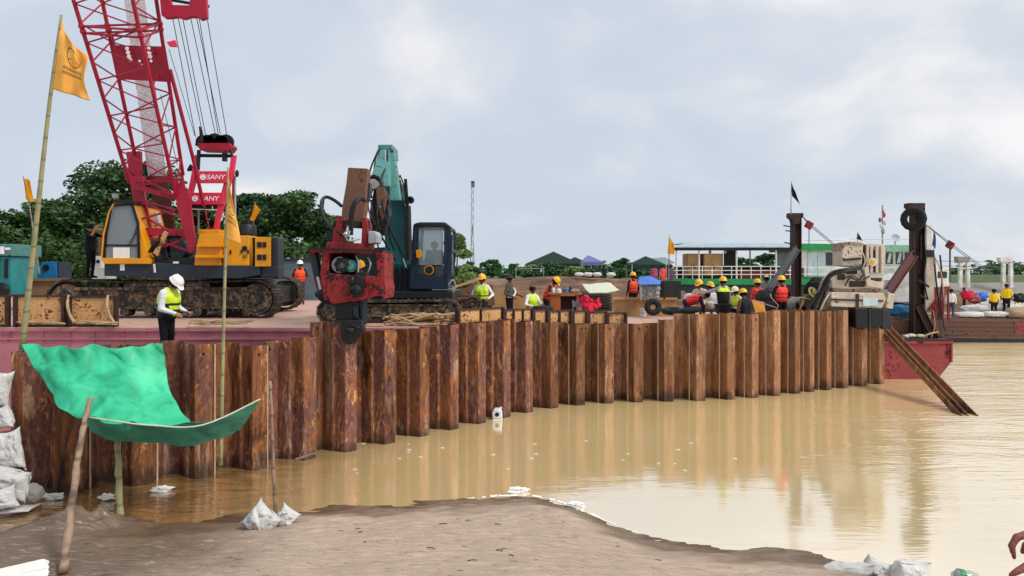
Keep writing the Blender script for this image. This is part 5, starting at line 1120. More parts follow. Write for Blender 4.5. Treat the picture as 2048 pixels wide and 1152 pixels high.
# ================================================================== VEGETATION
def leaves(n, centers, radii, size, seedv):
    r = np.random.default_rng(seedv); k = r.integers(0, len(centers), n)
    d = r.normal(size=(n, 3)); d /= np.linalg.norm(d, axis=1)[:, None]; rad = r.random(n)**.45
    c = centers[k]+d*rad[:, None]*radii[k]
    a = r.normal(size=(n, 3)); a[:, 2] *= .45; a /= np.linalg.norm(a, axis=1)[:, None]; b = np.cross(a, r.normal(size=(n, 3))); b /= np.linalg.norm(b, axis=1)[:, None]
    s = size*(.6+.8*r.random(n))[:, None]; q = np.stack([c-a*s, c+b*s*.55, c+a*s, c-b*s*.55], 1)
    return q.reshape(-1, 3), np.arange(n*4).reshape(-1, 4)
def tree(name, label, px, Y, base_z, ztop, width, mat='leaf', n=5000, lobes=40, size=.22, cat='tree', group=None, seed=1, flat=.5, low=.25, trunk=.25, gap=1.0):
    r = random.Random(seed); x = (px-1024)/F*Y; Hh = ztop-base_z
    root = empty(name, (x, Y, base_z), label, cat, group)
    cs, rs = [], []
    for i in range(lobes):
        u = r.random(); zc = base_z+Hh*(low+(1-low)*u*.90); prof = math.sqrt(max(.05, 1-((u-.35)/.75)**2)) if flat > 0 else 1
        a = r.random()*2*math.pi; rr = width/2*prof*math.sqrt(r.random())*.86
        cs.append((x+math.cos(a)*rr, Y+math.sin(a)*rr*.7, zc)); q = width*(.09+.07*r.random())*gap; rs.append((q*1.25, q*1.1, q*.62))
    v, f = leaves(int(n*2.6), np.array(cs), np.array(rs), size*.62, seed)
    npmesh('crown', v, f, M[mat], root, loc=root.location)
    t = MB(); fork = V((x, Y, base_z+Hh*max(low, .22))); t.tube([V((x, Y, base_z-.3)), V((x+.05*Hh*r.uniform(-.3, .3), Y, base_z+Hh*.12)), fork], [trunk, trunk*.8, trunk*.62], 9)
    for i in range(min(9, lobes)):
        e = V(cs[i]); mid = fork.lerp(e, .5)+V((0, 0, Hh*.04)); t.tube([fork-V((0, 0, .1)), mid, e], [trunk*.45, trunk*.28, trunk*.08], 6)
    t.build('trunk', M['bark'], root, smooth='all'); return root
def zpx(py, Y): return HC-(py-HZ)/F*Y
def vegetation():
    GT = 'trees along the far bank'
    for i, (px, Y, yt, wpx, n, lab) in enumerate(((250, 47, 322, 300, 9000, 'tallest dark spreading tree, behind the crane cab'), (110, 44, 398, 240, 7000, 'dark spreading tree at the left, behind the leaning flag pole'), (-30, 42, 412, 230, 6000, 'dark tree cut by the left edge of the picture'), (395, 52, 400, 180, 4500, 'dark tree behind the crane gantry'))):
        tree('spreading_tree', lab, px, Y, 2.6, zpx(yt, Y), wpx/F*Y, 'leaf', n, 64, .23, group=GT, seed=11+i, low=.05)
    for i, (px, Y, yt, wpx, n, lab) in enumerate(((578, 46, 366, 225, 8500, 'dark umbrella crowned tree between crane and red hammer'), (500, 50, 376, 150, 4500, 'dark tree just right of the crane gantry'), (645, 52, 415, 110, 3500, 'smaller dark tree behind the red hammer'))):
        tree('spreading_tree', lab, px, Y, 2.6, zpx(yt, Y), wpx/F*Y, 'leaf', n, 54, .22, group=GT, seed=21+i, low=.12)
    # low dark undergrowth under the big trees
    r = np.random.default_rng(5); k = 90; cs = np.stack([r.uniform(-31, -11, k), r.uniform(40, 50, k), r.uniform(2.6, 5.0, k)], 1); rs = np.stack([r.uniform(.8, 1.6, k), r.uniform(.8, 1.3, k), r.uniform(.6, 1.2, k)], 1)
    v, f = leaves(22000, cs, rs, .16, 5); tag(npmesh('undergrowth', v, f, M['leaf']), 'dense dark undergrowth below the big trees at the left', 'undergrowth', kind='stuff')
    tree('young_tree', 'pale green open tree right behind the excavator cab', 912, 36, 2.5, zpx(462, 36), 80/F*36, 'leaf2', 2600, 16, .15, group=GT, seed=31, low=.1, trunk=.1, gap=1.2)
    for i, (px, Y, yt, wpx, mat, lab) in enumerate(((985, 70, 510, 56, 'leaf3', 'round clipped looking dark tree right of the lattice mast'), (944, 60, 520, 46, 'leaf3', 'small dark tree between excavator and lattice mast'), (1100, 56, 521, 96, 'leaf3', 'broad green bush in front of the dark gazebo'), (1150, 55, 527, 84, 'leaf2', 'lighter green bush beside the gazebo'), (1240, 70, 511, 56, 'leaf3', 'round dark tree left of the green tent'), (1062, 57, 529, 54, 'leaf2', 'small light bush at the foot of the gazebo'), (925, 45, 528, 60, 'leaf2', 'light bush low beside the excavator tracks'), (1022, 74, 527, 50, 'leaf3', 'low green bush between the round dark tree and the gazebo'), (1195, 54, 533, 70, 'leaf3', 'dark bush in front of the violet blue canopy'), (1262, 74, 524, 44, 'leaf3', 'dark bush at the left leg of the green tent'), (1128, 76, 518, 70, 'leaf', 'dark tree rising behind the gazebo'))):
        tree('bush', lab, px, Y, 2.3, zpx(yt, Y), wpx/F*Y, mat, 1800, 14, .17, cat='bush', group=GT, seed=41+i, low=.08, trunk=.12)
    for i, (px, Y, yt, wpx) in enumerate(((1480, 80, 510, 90), (1540, 84, 504, 80), (1600, 90, 512, 90), (1330, 76, 520, 60))):
        tree('bank_tree', ('dark tree seen under the ferry roof, at its left end', 'dark tree seen under the ferry roof, near the left black post', 'dark tree behind the ferry wheelhouse', 'dark tree behind the green tent')[i], px, Y, 2.3, zpx(yt, Y), wpx/F*Y, 'leaf3', 1500, 14, .3, group=GT, seed=61+i, low=.05)
    r = np.random.default_rng(9); k = 260; xs = r.uniform(95, 330, k); cs = np.stack([xs, 262+r.uniform(0, 25, k), r.uniform(2, 5.2, k)+1.6*np.sin(xs*.11)], 1); rs = np.stack([r.uniform(3, 6, k), r.uniform(2, 4, k), r.uniform(1.5, 2.6, k)], 1)
    v, f = leaves(9000, cs, rs, .9, 9); tag(npmesh('treeline', v, f, M['leaf3']), 'low dark tree line on the far shore at the right', 'tree line', kind='stuff')
    r = np.random.default_rng(19); k = 200; xs = r.uniform(-30, 75, k); cs = np.stack([xs, 150+r.uniform(0, 25, k), r.uniform(2, 4.0, k)], 1); rs = np.stack([r.uniform(2, 4, k), r.uniform(2, 4, k), r.uniform(1.2, 2.2, k)], 1)
    v, f = leaves(7000, cs, rs, .7, 19); tag(npmesh('treeline', v, f, M['leaf3']), 'low green tree line beyond the soil bank', 'tree line', kind='stuff')
vegetation()
# ================================================================== FLAGS AND POLES
def cloth_grid(rows, mat, name, parent, th=.004, nu=18, nv=14, noise_amp=.0, uv=True, loc=None, wrinkle=0, wfreq=6, crease=0, ns=8):
    """rows: list of rows of 3D control points; smooth surface through them"""
    R_ = [spline(r_, ns) for r_ in rows]; n = min(len(r_) for r_ in R_)
    R_ = [[r_[int(i*(len(r_)-1)/(n-1))] for i in range(n)] for r_ in R_]
    cols = [spline([R_[j][i] for j in range(len(R_))], ns) for i in range(n)]; k = len(cols[0])
    pts = [[cols[i][j] for i in range(n)] for j in range(k)]; m = MB(); vs = [p for row in pts for p in row]
    if wrinkle:
        off = Vector((random.random()*9, 0, 0))
        vs = [p+Vector((0, .8, .6))*wrinkle*(mnoise.noise(p*wfreq*.4+off)+.45*mnoise.noise(p*wfreq+off)+crease*(.35-abs(mnoise.noise(Vector((p.x*1.5+p.z*.8, p.y*.4, p.z*.9))*wfreq*.55+off)))) for p in vs]
    fs = [(j*n+i, j*n+i+1, (j+1)*n+i+1, (j+1)*n+i) for j in range(k-1) for i in range(n-1)]
    me = bpy.data.meshes.new(name); off = rootloc(parent) if parent else Vector(loc or (0, 0, 0))
    me.from_pydata([tuple(v-off) for v in vs], [], fs); me.materials.append(mat)
    u = me.uv_layers.new(name='UVMap')
    for p in me.polygons:
        for li, vi in zip(p.loop_indices, p.vertices): u.data[li].uv = ((vi % n)/(n-1), 1-(vi//n)/(k-1))
    me.polygons.foreach_set('use_smooth', [True]*len(me.polygons))
    o = bpy.data.objects.new(name, me); C.objects.link(o)
    if parent: o.parent = parent
    else: o.location = off
    s = o.modifiers.new('thick', 'SOLIDIFY'); s.thickness = th; s.offset = 0
    return o
def flagpole(label, pole, flag, mat, r, polemat, ripple=.1, emblem=None, cat='flag'):
    Yb = pole[0][2]; root = empty('flag_pole', P(*pole[0]), label, cat)
    pts = spline([P(*p) for p in pole], 5); MB().tube(pts, [r*(1-.6*i/(len(pts)-1)) for i in range(len(pts))], 9).build('pole', M[polemat], root, smooth='all')
    rows = []
    for j, row in enumerate(flag):
        rr = []
        for i, (x, y, Y) in enumerate(row): rr.append(P(x, y, Y+(ripple*math.sin(i*2.1+j*1.3) if i else 0)))
        rows.append(rr)
    cloth_grid(rows, M[mat], 'flag', root, .004, wrinkle=.03 if ripple > .05 else .012, wfreq=5)
    return root
def flags():
    Y = 12.05
    flagpole('big yellow flag with round emblem flying from a tall leaning bamboo pole', [(44, 700, Y), (70, 470, Y), (100, 200, Y), (123, 30, Y)],
             [[(122, 36, Y), (129, 58, Y), (141, 80, Y), (156, 97, Y), (178, 112, Y)], [(117, 85, Y), (133, 97, Y), (148, 112, Y), (162, 122, Y), (173, 130, Y)], [(111, 130, Y), (128, 138, Y), (146, 146, Y), (161, 152, Y), (168, 160, Y)], [(105, 178, Y), (124, 184, Y), (143, 189, Y), (162, 196, Y), (181, 201, Y)]], 'flag', .05, 'bamboo', .07)
    Y = 12.35
    flagpole('yellow flag hanging limp along a thin upright bamboo pole before the wall', [(441, 930, Y), (446, 700, Y), (452, 480, Y), (456, 335, Y)],
             [[(455, 343, Y), (458, 362, Y), (461, 380, Y)], [(453, 390, Y), (462, 405, Y), (468, 418, Y)], [(450, 432, Y), (464, 440, Y), (477, 455, Y)], [(448, 478, Y), (464, 482, Y), (482, 488, Y)]], 'flag', .036, 'bamboo', .05)
    Y = 17.0
    flagpole('small faded yellow flag on a thin pole at the left, before the trees', [(79, 550, Y), (68, 470, Y), (56, 395, Y), (46, 352, Y)], [[(46, 356, Y), (52, 357, Y), (60, 361, Y)], [(49, 372, Y), (57, 378, Y), (64, 384, Y)], [(52, 398, Y), (60, 402, Y), (69, 405, Y)]], 'flagplain', .022, 'bamboogrey', .04)
    Y = 22.5
    flagpole('little yellow pennant standing on the crane engine housing', [(506, 472, Y), (507, 445, Y), (510, 403, Y)], [[(509, 405, Y), (514, 412, Y), (521, 419, Y)], [(505, 425, Y), (510, 428, Y), (514, 432, Y)], [(498, 441, Y), (503, 442, Y), (508, 443, Y)]], 'flagplain', .02, 'bamboogrey', .03)
    Y = 30.0
    flagpole('bright yellow flag at the left end of the ferry roof', [(1337, 560, Y), (1338, 520, Y), (1338, 470, Y)], [[(1338, 474, Y), (1343, 480, Y), (1347, 488, Y)], [(1337, 490, Y), (1343, 493, Y), (1349, 497, Y)], [(1335, 506, Y), (1341, 508, Y), (1349, 509, Y)]], 'flagplain', .03, 'bamboogrey', .05)
    Y = 26.9
    flagpole('black pennant on a thin staff above the left rusty post', [(1582, 430, Y), (1582, 400, Y), (1583, 362, Y)], [[(1583, 364, Y), (1586, 374, Y), (1591, 384, Y)], [(1583, 380, Y), (1589, 388, Y), (1596, 398, Y)], [(1584, 392, Y), (1591, 399, Y), (1600, 409, Y)]], 'flagblack', .02, 'bamboogrey', .03)
    Y = 23.4
    flagpole('small black pennant on top of the cream hammer', [(1715, 490, Y), (1715, 475, Y), (1715, 464, Y)], [[(1715, 464, Y), (1718, 469, Y), (1721, 474, Y)], [(1714, 471, Y), (1719, 475, Y), (1724, 480, Y)], [(1713, 478, Y), (1720, 480, Y), (1728, 483, Y)]], 'flagblack', .015, 'bamboogrey', .02)
    flagpole('small blue and white flag hanging beside the right rusty post', [(1868, 530, 26), (1868, 490, 26), (1867, 458, 26)], [[(1867, 460, 26), (1869, 465, 26), (1871, 470, 26)], [(1866, 475, 26), (1869, 480, 26), (1872, 484, 26)], [(1864, 490, 26), (1868, 494, 26), (1871, 497, 26)]], 'flagblue', .02, 'bamboogrey', .03)
M['flagblue'] = mk_flag('blue and white flag cloth', H('#3a5a86'), False)
flags()
# ================================================================== TARPAULIN AND STICKS
def tarp():
    rows = [[(40, 692, 11.5), (110, 696, 11.5), (190, 698, 11.6), (260, 693, 11.8), (326, 684, 12.0)],
            [(64, 733, 11.4), (125, 738, 11.4), (200, 742, 11.5), (265, 738, 11.65), (328, 742, 11.9)],
            [(96, 782, 11.3), (150, 785, 11.2), (225, 790, 11.25), (285, 792, 11.45), (340, 792, 11.75)],
            [(130, 826, 11.05), (180, 842, 10.95), (250, 848, 11.0), (320, 850, 11.15), (385, 848, 11.5)],
            [(158, 846, 10.95), (205, 878, 10.85), (275, 889, 10.8), (375, 889, 10.95), (462, 872, 11.3)],
            [(166, 840, 10.75), (205, 855, 10.62), (285, 866, 10.55), (400, 868, 10.7), (500, 830, 11.05)],
            [(172, 833, 10.6), (225, 841, 10.42), (300, 850, 10.38), (405, 850, 10.5), (521, 798, 10.9)]]
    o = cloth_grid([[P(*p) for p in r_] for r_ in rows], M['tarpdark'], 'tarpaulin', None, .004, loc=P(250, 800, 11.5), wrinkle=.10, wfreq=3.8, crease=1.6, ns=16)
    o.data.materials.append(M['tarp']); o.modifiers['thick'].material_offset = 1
    hm = MB(); hm.tube(spline([P(*p)+V((0, -.01, 0)) for p in rows[-1]], 6), .012, 6); hm.build('hem', M['paletarp'], o)
    tag(o, 'bright green tarpaulin slung from the wall top over sticks as a sagging awning', 'tarpaulin')
    # hem rope
    # props
    def stick(label, pts, r, mat, crook=.03):
        P3 = [P(*p) for p in pts]; q = spline(P3, 6); rs = [r*(1.15-.35*i/(len(q)-1)+.12*math.sin(i*1.9)) for i in range(len(q))]
        o = MB().tube([p+V((random.uniform(-1, 1), random.uniform(-1, 1), 0))*crook*.3 for p in q], rs, 9).build('wooden_pole', M[mat], loc=P3[0], smooth='all'); return tag(o, label, 'pole')
    stick('crooked dry stick with dark base propping the front corner of the green tarpaulin', [(126, 1147, 8.1), (140, 1040, 8.85), (155, 930, 9.75), (168, 850, 10.4), (181, 798, 10.7)], .043, 'stick')
    stick('mossy post standing in the mud under the green tarpaulin', [(240, 1036, 10.72), (238, 960, 10.9), (236, 880, 11.1), (236, 840, 11.2)], .046, 'bamboo')
    stick('thin bare stick standing between two white bags at the water edge', [(552, 1050, 10.1), (548, 960, 10.15), (544, 860, 10.2), (540, 762, 10.25)], .024, 'stick', .02)
    stick('thin bamboo pole lying in the shallow water by the wall foot', [(590, 920, 10.8), (612, 912, 10.9), (633, 906, 11.0)], .018, 'stick', .0)
tarp()
# ================================================================== SACKS, LITTER, FLOATING THINGS
def sack(label, c, size, rz=0, ry=0, mat='sack', seed=0, name='sack', cat='sack', group=None, wr=.085, rx=0, peak=0):
    n1, n2 = 44, 30; vs, fs = [], []; off = V((seed*3.7, seed*1.3, 0)); Mx = Euler((R(rx), R(ry), R(rz))).to_matrix()
    for i in range(n2+1):
        th = math.pi*i/n2
        for k in range(n1):
            ph = 2*math.pi*k/n1; e = lambda c_, p: math.copysign(abs(c_)**p, c_)
            p = V((e(math.sin(th), .7)*e(math.cos(ph), .75), e(math.sin(th), .7)*e(math.sin(ph), .75), e(math.cos(th), .8)))
            f = 1+wr*mnoise.noise(p*1.6+off)*1.6+wr*.7*mnoise.noise(p*3.0+off)-wr*.7*(1-min(1, abs(mnoise.noise(V((p.x*2.2, p.y*2.2, p.z*3))+off))*5))+wr*.10*mnoise.noise(p*8+off)
            if peak: f2 = 1-peak*max(0, p.z); p.x *= f2; p.y *= f2
            p = V((p.x*size[0]/2*f, p.y*size[1]/2*f, p.z*size[2]/2*f)); vs.append(tuple(Mx@p))
    for i in range(n2):
        for k in range(n1): a = i*n1+k; b = i*n1+(k+1) % n1; fs.append((a, b, b+n1, a+n1))
    o = npmesh(name, vs, fs, M[mat], smooth=True); o.location = c; return tag(o, label, cat, group)
def pillow(label, c, w_, h_, t, roll=0, yaw=0, pitch=0, seed=0, mat='sack', group=None, sag=.0):
    n, k = 30, 24; vs, fs = [], []; off = V((seed*2.3, seed*5.1, seed)); Mx = Euler((R(pitch), R(roll), R(yaw))).to_matrix()
    def pt(u, v, sgn):
        e = max(0, (1-abs(u)**2.6))**.5*max(0, (1-abs(v)**2.6))**.5
        pinch = 1-.10*(1-abs(u)**3)*abs(v)**2; pu = u*(1-.12*(1-u*u)*0)*(1-.09*(1-abs(v)**4)*abs(u)); pv = v*pinch*(1-.10*(1-abs(u)**4)*abs(v))
        q = V((u*2.2, v*2.2, sgn*.7)); ridge = 1-min(1, abs(mnoise.noise(q+off))*4.5); fine = 1-min(1, abs(mnoise.noise(q*2.6+off))*4)
        d = t*(.5*e*(1+.35*mnoise.noise(q*.8+off))-.10*ridge*e-.035*fine*(.4+e))
        return V((pu*w_/2*(1+.07*mnoise.noise(q*.9+off*1.7))+sag*v*v*w_*.1, -sgn*d, pv*h_/2*(1+.07*mnoise.noise(q*.7-off))+.03*h_*mnoise.noise(q*1.3+off)))
    for sgn in (1, -1):
        b = len(vs)
        for j in range(k+1):
            for i in range(n+1): vs.append(tuple(Mx@pt(-1+2*i/n, -1+2*j/k, sgn)))
        for j in range(k):
            for i in range(n):
                a = b+j*(n+1)+i; f = (a, a+1, a+n+2, a+n+1); fs.append(f if sgn > 0 else f[::-1])
    o = npmesh('sack', vs, fs, M[mat], smooth=True); o.location = c; return tag(o, label, 'sack', group)
def crumple(label, c, w_, h_, mat='litter', seed=0, name='litter', cat='litter', flat=.5, rz=0):
    return sack(label, c, (w_, w_*.6, h_), rz=rz, mat=mat, seed=seed, name=name, cat=cat, wr=.38)
def small_things():
    g = 'white sacks piled at the left end of the wall'
    for i, (x, y, Y, w_, h_, t_, ro, ya, lab) in enumerate(((-14, 778, 11.35, .50, .62, .30, 8, 15, 'topmost white sack of the pile at the left edge'), (-4, 838, 11.15, .46, .36, .30, -14, -10, 'grey white sack second from the top of the pile'), (14, 900, 11.05, .44, .66, .34, -7, 12, 'upright white sack bulging to the right in the middle of the pile'), (10, 962, 10.85, .78, .46, .40, 12, -8, 'lower white sack with a pointed right corner'), (-10, 1000, 10.6, .55, .34, .34, -10, 20, 'lowest white sack resting on the mud'), (-52, 860, 11.3, .6, .8, .35, 4, 0, 'white sack at the very left edge behind the others'), (-40, 955, 11.0, .6, .6, .4, 0, 10, 'white sack hidden low at the left edge'))):
        pillow(lab, P(x, y, Y), w_, h_, t_, ro, ya, seed=i+3, group=g)
    pillow('flat white sheet of sacking lying at the foot of the pile', P(26, 1021, 10.85)+V((0, 0, .03)), .62, .55, .07, 0, 12, 86, seed=21)
    sack('grey crumpled sack leaning between the pile and the wall', P(66, 985, 11.0), (.26, .25, .24), ry=25, seed=22, mat='tentgrey')
    pillow('larger of two white bags at the foot of the thin stick', P(524, 1042, 9.92), .44, .42, .36, 38, -10, -14, seed=41); pillow('smaller white bag leaning on the right of the thin stick', P(572, 1036, 10.0), .30, .30, .26, -52, 20, -10, seed=47)
    for i, (x, y, Y, w_, h_, lab) in enumerate(((106, 993, 11.55, .26, .09, 'crumpled white litter floating near the wall below the tarp, leftmost piece'), (215, 993, 11.5, .2, .09, 'small white litter floating beside the mossy post'), (323, 978, 12.0, .28, .08, 'white wrapper floating right of the mossy post'))): crumple(lab, P(x, y, Y), w_, h_, seed=50+i)
    # folded paper sheet at the bottom left
    b = MB()
    for k in range(3):
        b.prism([P(-40, 1148+k*8, 8.05-k*.05), P(58, 1128+k*8, 8.12-k*.05), P(88, 1119+k*9, 8.12-k*.05), P(99, 1123+k*10, 8.08-k*.05), P(93, 1138+k*10, 8.0-k*.05), P(-40, 1164+k*9, 7.96-k*.05)], (0, -.01, .012))
    tag(b.build('folded_sheet', M['paper'], loc=P(40, 1145, 8.1)), 'folded white sheet lying on the mud at the bottom left corner', 'sheet')
    # floating jerrycan
    root = empty('jerrycan', P(994, 838, 17.6), 'white plastic jerrycan floating upright near the wall', 'jerrycan'); Y = 17.9
    m = MB(); m.pprism([(985, 838), (984, 826), (988, 818), (998, 817), (1004, 822), (1005, 838)], Y-.1, .2); m.pprism([(983, 858), (984, 838), (1005, 838), (1004, 858)], Y-.1, .2); m.build('can', M['plastic'], root, bevel=.03)
    m = MB(); q = P(994, 829, Y-.11); m.disc(q, .05, .02, seg=16); m.build('handle_hole', M['dark'], root); m = MB(); m.tube([P(1000, 818, Y), P(1003, 814, Y)], .03); m.build('cap', M['plastic'], root)
    # foam and plastic at the sand tip
    m = MB(); vs, fs = [], []; nn_ = 150
    for i in range(nn_):
        x = 935+i*(1275-935)/(nn_-1); y = float(np.interp(x, [a for a, _ in shore_px], [b for _, b in shore_px])); env = min(1, i/25, (nn_-1-i)/30)
        wv = max(.06, .5+.9*mnoise.noise(V((x*.035, 0, 2)))+.5*mnoise.noise(V((x*.12, 3, 2))))*env; q = P(x, y-1.5, yw(y-1.5)); o2 = .03*mnoise.noise(V((x*.09, 7, 1)))
        vs += [(q.x, q.y-.02+o2, .005), (q.x, q.y+.01+.11*wv+o2, .006)]
        if i and mnoise.noise(V((x*.06, 11, 4))) > -.05: fs.append((2*i-2, 2*i, 2*i+1, 2*i-1))
    m.add(vs, fs)
    tag(m.build('foam', M['foam']), 'white foam washed along the tip of the sand', 'foam', kind='stuff')
    for i, (x, y, w_, h_, lab) in enumerate(((1035, 984, .30, .10, 'larger white plastic scrap in the foam at the sand tip'), (1150, 1013, .28, .08, 'white plastic scrap at the water edge right of the sand tip'))): crumple(lab, P(x, y, yw(y))+V((0, 0, .02)), w_, h_, seed=70+i, mat='foam')
    for i, (x, y, w_, h_, t_, ro, pi_, lab) in enumerate(((1690, 1150, .66, .34, .26, -10, 40, 'white plastic sack at the bottom edge, leftmost of three'), (1748, 1142, .36, .34, .2, 24, 15, 'white plastic sack at the bottom edge, standing in the middle'), (1815, 1146, .56, .36, .26, 10, 30, 'white plastic sack with a pointed corner at the bottom edge, right of three'))):
        pillow(lab, P(x, y, 8.75), w_, h_, t_, ro, i*18-12, pi_, seed=80+i)
    # plastic bottle with a green band
    root = empty('plastic_bottle', P(1930, 1150, 6.9), 'clear crushed plastic bottle with green label at the bottom right', 'bottle'); a, b_ = P(1905, 1150, 6.9), P(1968, 1160, 6.9); d = (b_-a).normalized()
    m = MB(); m.tube([a, a+d*.05, a+d*.1, a+d*.16, a+d*.22, a+d*.27], [.03, .062, .055, .065, .05, .02], 14); m.build('bottle_body', M['clear'], root, smooth='all'); m = MB(); m.tube([a+d*.05, a+d*.10], .066, 14); m.build('label_band', M['green'], root, smooth=True)
    # specks of flotsam
    for i in range(26):
        x = random.uniform(640, 1500); y = random.uniform(880, 955); m = MB(); q = P(x, y, yw(y)); s = random.uniform(.02, .055); m.prism([q+V((s*a_, s*.7*b2, .004)) for a_, b2 in ((-1, 0), (-.3, .6), (.8, .5), (1, -.2), (.1, -.7))], (0, 0, .006)); tag(m.build('leaf_scrap', M['litter'], loc=q), 'pale scrap drifting on the brown water before the wall', 'flotsam', 'scraps drifting on the water')
    for i in range(12):
        x = random.uniform(560, 1560); y = random.uniform(1030, 1145); q = P(x, y, yw(y, .2)); q.z = float(sand_h(np.array(q.x), np.array(q.y)))
        if q.z < .06: continue
        q.z += .012; s = random.uniform(.02, .06); a0 = random.uniform(-.5, .5); m = MB(); m.tube([q-V((s*math.cos(a0), s*math.sin(a0), 0)), q+V((0, .01, .004)), q+V((s*math.cos(a0), s*math.sin(a0), 0))], .006, 5); tag(m.build('twig', M['bark'], loc=q), 'short dark twig lying on the sand', 'twig', 'twigs on the sand')
M['clear'] = glass('clear plastic', H('#c8d4d0'), .6)
small_things()
# ================================================================== DECK CLUTTER
def rope_pile(label, px0, px1, py0, py1, Y, n, seed, th=.025):
    r = random.Random(seed); m = MB()
    for i in range(n):
        pts = []; x = r.uniform(px0, px1)
        for k in range(5): pts.append(P(min(px1, max(px0, x+r.uniform(-45, 45)*(px1-px0)/120)), r.uniform(py0, py1), Y+r.uniform(-.25, .25)))
        m.tube(spline(pts, 6), th, 6)
    return tag(m.build('rope_heap', M['rope'], loc=P((px0+px1)/2, py1, Y), smooth='all'), label, 'rope')
def tyre(label, c, r, rw, axis, M3=None, group='old tyres'):
    m = MB(); vs, fs = [], []; n, k = 28, 12
    for i in range(n):
        a = 2*math.pi*i/n
        for j in range(k):
            b = 2*math.pi*j/k; rr = r-rw+rw*1.0*math.cos(b); z = rw*.8*math.sin(b)
            if abs(math.sin(b)) < .4 and math.cos(b) > 0 and i % 2: rr -= .015
            p = V((rr*math.cos(a), rr*math.sin(a), z)); p = (M3 or Matrix.Identity(3))@p; vs.append(V(c)+p)
    for i in range(n):
        for j in range(k): fs.append((i*k+j, ((i+1) % n)*k+j, ((i+1) % n)*k+(j+1) % k, i*k+(j+1) % k))
    m.add(vs, fs); return tag(m.build('tyre', M['rubber'], loc=c, smooth='all'), label, 'tyre', group)
def clutter():
    rope_pile('tangled tan ropes heaped in front of the excavator track', 770, 912, 626, 652, 18.0, 16, 3)
    rope_pile('tan rope lying in loops before the yellow panels at the left', 40, 232, 641, 650, 17.5, 5, 4, .02)
    rope_pile('thin rope loops on the deck edge behind the man in the white helmet', 380, 520, 640, 648, 17.55, 5, 5, .014)
    for (a, lab) in ((139, 'pale strap hanging over the bulwark between two yellow panels'), (218, 'pale strap hanging over the last yellow panel')):
        m = MB(); m.tube(spline([P(a-2, 592, 17.7), P(a-4, 610, 17.5), P(a+1, 630, 17.5), P(a+10, 645, 17.45)]), .035, 7); tag(m.build('strap', M['rope'], loc=P(a, 620, 17.5), smooth='all'), lab, 'strap')
    m = MB(); m.tube(spline([P(720, 650, 17.7), P(760, 652, 17.6), P(800, 645, 17.55), P(840, 650, 17.55), P(880, 646, 17.6)]), .02, 6); tag(m.build('hose_line', M['rope'], loc=P(800, 648, 17.6), smooth='all'), 'single pale line trailing along the deck edge below the excavator', 'rope')
    for (y0, y1, x0, x1, lab) in ((641, 644, 700, 770, 'rusty steel bar lying on the deck before the excavator track, left one'), ):
        m = MB(); m.bar(P(x0, y1, 17.9), P(x1, y0, 18.0), .06, .05); tag(m.build('steel_bar', M['rustdk'], loc=P(x0, y1, 17.9)), lab, 'steel bar')
    # teal machine and blue winch at the left
    root = empty('generator', P(0, 590, 25), 'teal machine cabinet at the left edge behind the yellow panels', 'machine')
    m = MB(); m.pbox(-60, 488, 23, 512, 24.8, 1.6); m.build('hood', M['ltteal'], root, bevel=.02); m = MB(); m.pbox(-60, 513, 22, 590, 24.9, 1.4); m.build('body', M['teal2'], root, bevel=.02)
    m = MB()
    for x in (-8, 8): m.cut(); m.pbox(x, 518, x+6, 556, 24.85, .05)
    m.build('door_slot', M['dark'], root); m = MB(); m.pbox(0, 493, 8, 508, 24.77, .02); m.cut(); m.pbox(10, 495, 20, 500, 24.77, .02); m.build('marking', M['lettering'], root); m = MB(); m.disc(P(-2, 582, 24.7), .28, .2, seg=20); m.build('wheel', M['dark'], root, smooth=True)
    root = empty('winch', P(90, 560, 27), 'blue steel winch frame with a round hole, before the dark trees', 'winch')
    m = MB(); q = [(66, 558), (72, 545), (84, 524), (112, 523), (113, 558)]; m.pprism(q, 27, .12); m.build('side_plate', M['blue'], root, bevel=.01); m = MB(); m.disc(P(92, 535, 26.98), .11, .04, seg=20); m.build('hole', M['dark'], root)
    m = MB(); m.pbox(25, 545, 68, 558, 27.1, .8); m.build('bed', M['ltteal'], root, bevel=.02); m = MB(); m.pbox(111, 524, 117, 558, 27.05, .8); m.build('end_plate', M['navy'], root); m = MB(); m.tube([P(92, 535, 27.1), P(92, 535, 27.9)], .2, 16); m.build('drum', M['dkgrey'], root, smooth=True)
    root = empty('steel_cabinet', P(205, 558, 24), 'white steel box with a round cut-out beside the man with the camera', 'cabinet')
    m = MB(); m.pprism([(184, 558), (184, 512), (201, 512), (201, 534), (211, 536), (213, 558)], 23.5, .6); m.build('box', M['white'], root, bevel=.01); m = MB(); m.disc(P(196, 523, 23.49), .06, .02, seg=16); m.build('hole', M['dark'], root)
    m = MB(); m.pbox(196, 455, 214, 510, 24.5, .4); tag(m.build('steel_plate', M['rustplate'], loc=P(205, 510, 24.5)), 'rusty brown plate standing just left of the crane cab', 'plate')
    root = empty('metal_screen', P(590, 605, 34), 'bluish metal screen at the rear of the deck behind the man in orange', 'screen'); m = MB(); m.pbox(548, 520, 640, 600, 34, .1); m.build('screen_sheet', M['steelblue'], root); m = MB(); m.pbox(546, 517, 642, 522, 33.95, .2); m.build('top_rail', M['dkgrey'], root)
    m = MB()
    for k in range(9): m.pprism([(520+k*14, 524-k % 3*2), (533+k*14, 518-k % 2*3), (536+k*14, 530), (523+k*14, 532)], 34.6+k*.05, .3)
    tag(m.build('scrap_heap', M['grey'], loc=P(580, 530, 34.6)), 'light scrap metal heaped behind the screen at the rear of the deck', 'scrap heap')
    # desk with bottles, seat, jackets, timber stack
    root = empty('desk', P(1135, 622, 23), 'orange brown wooden desk among the workers', 'desk')
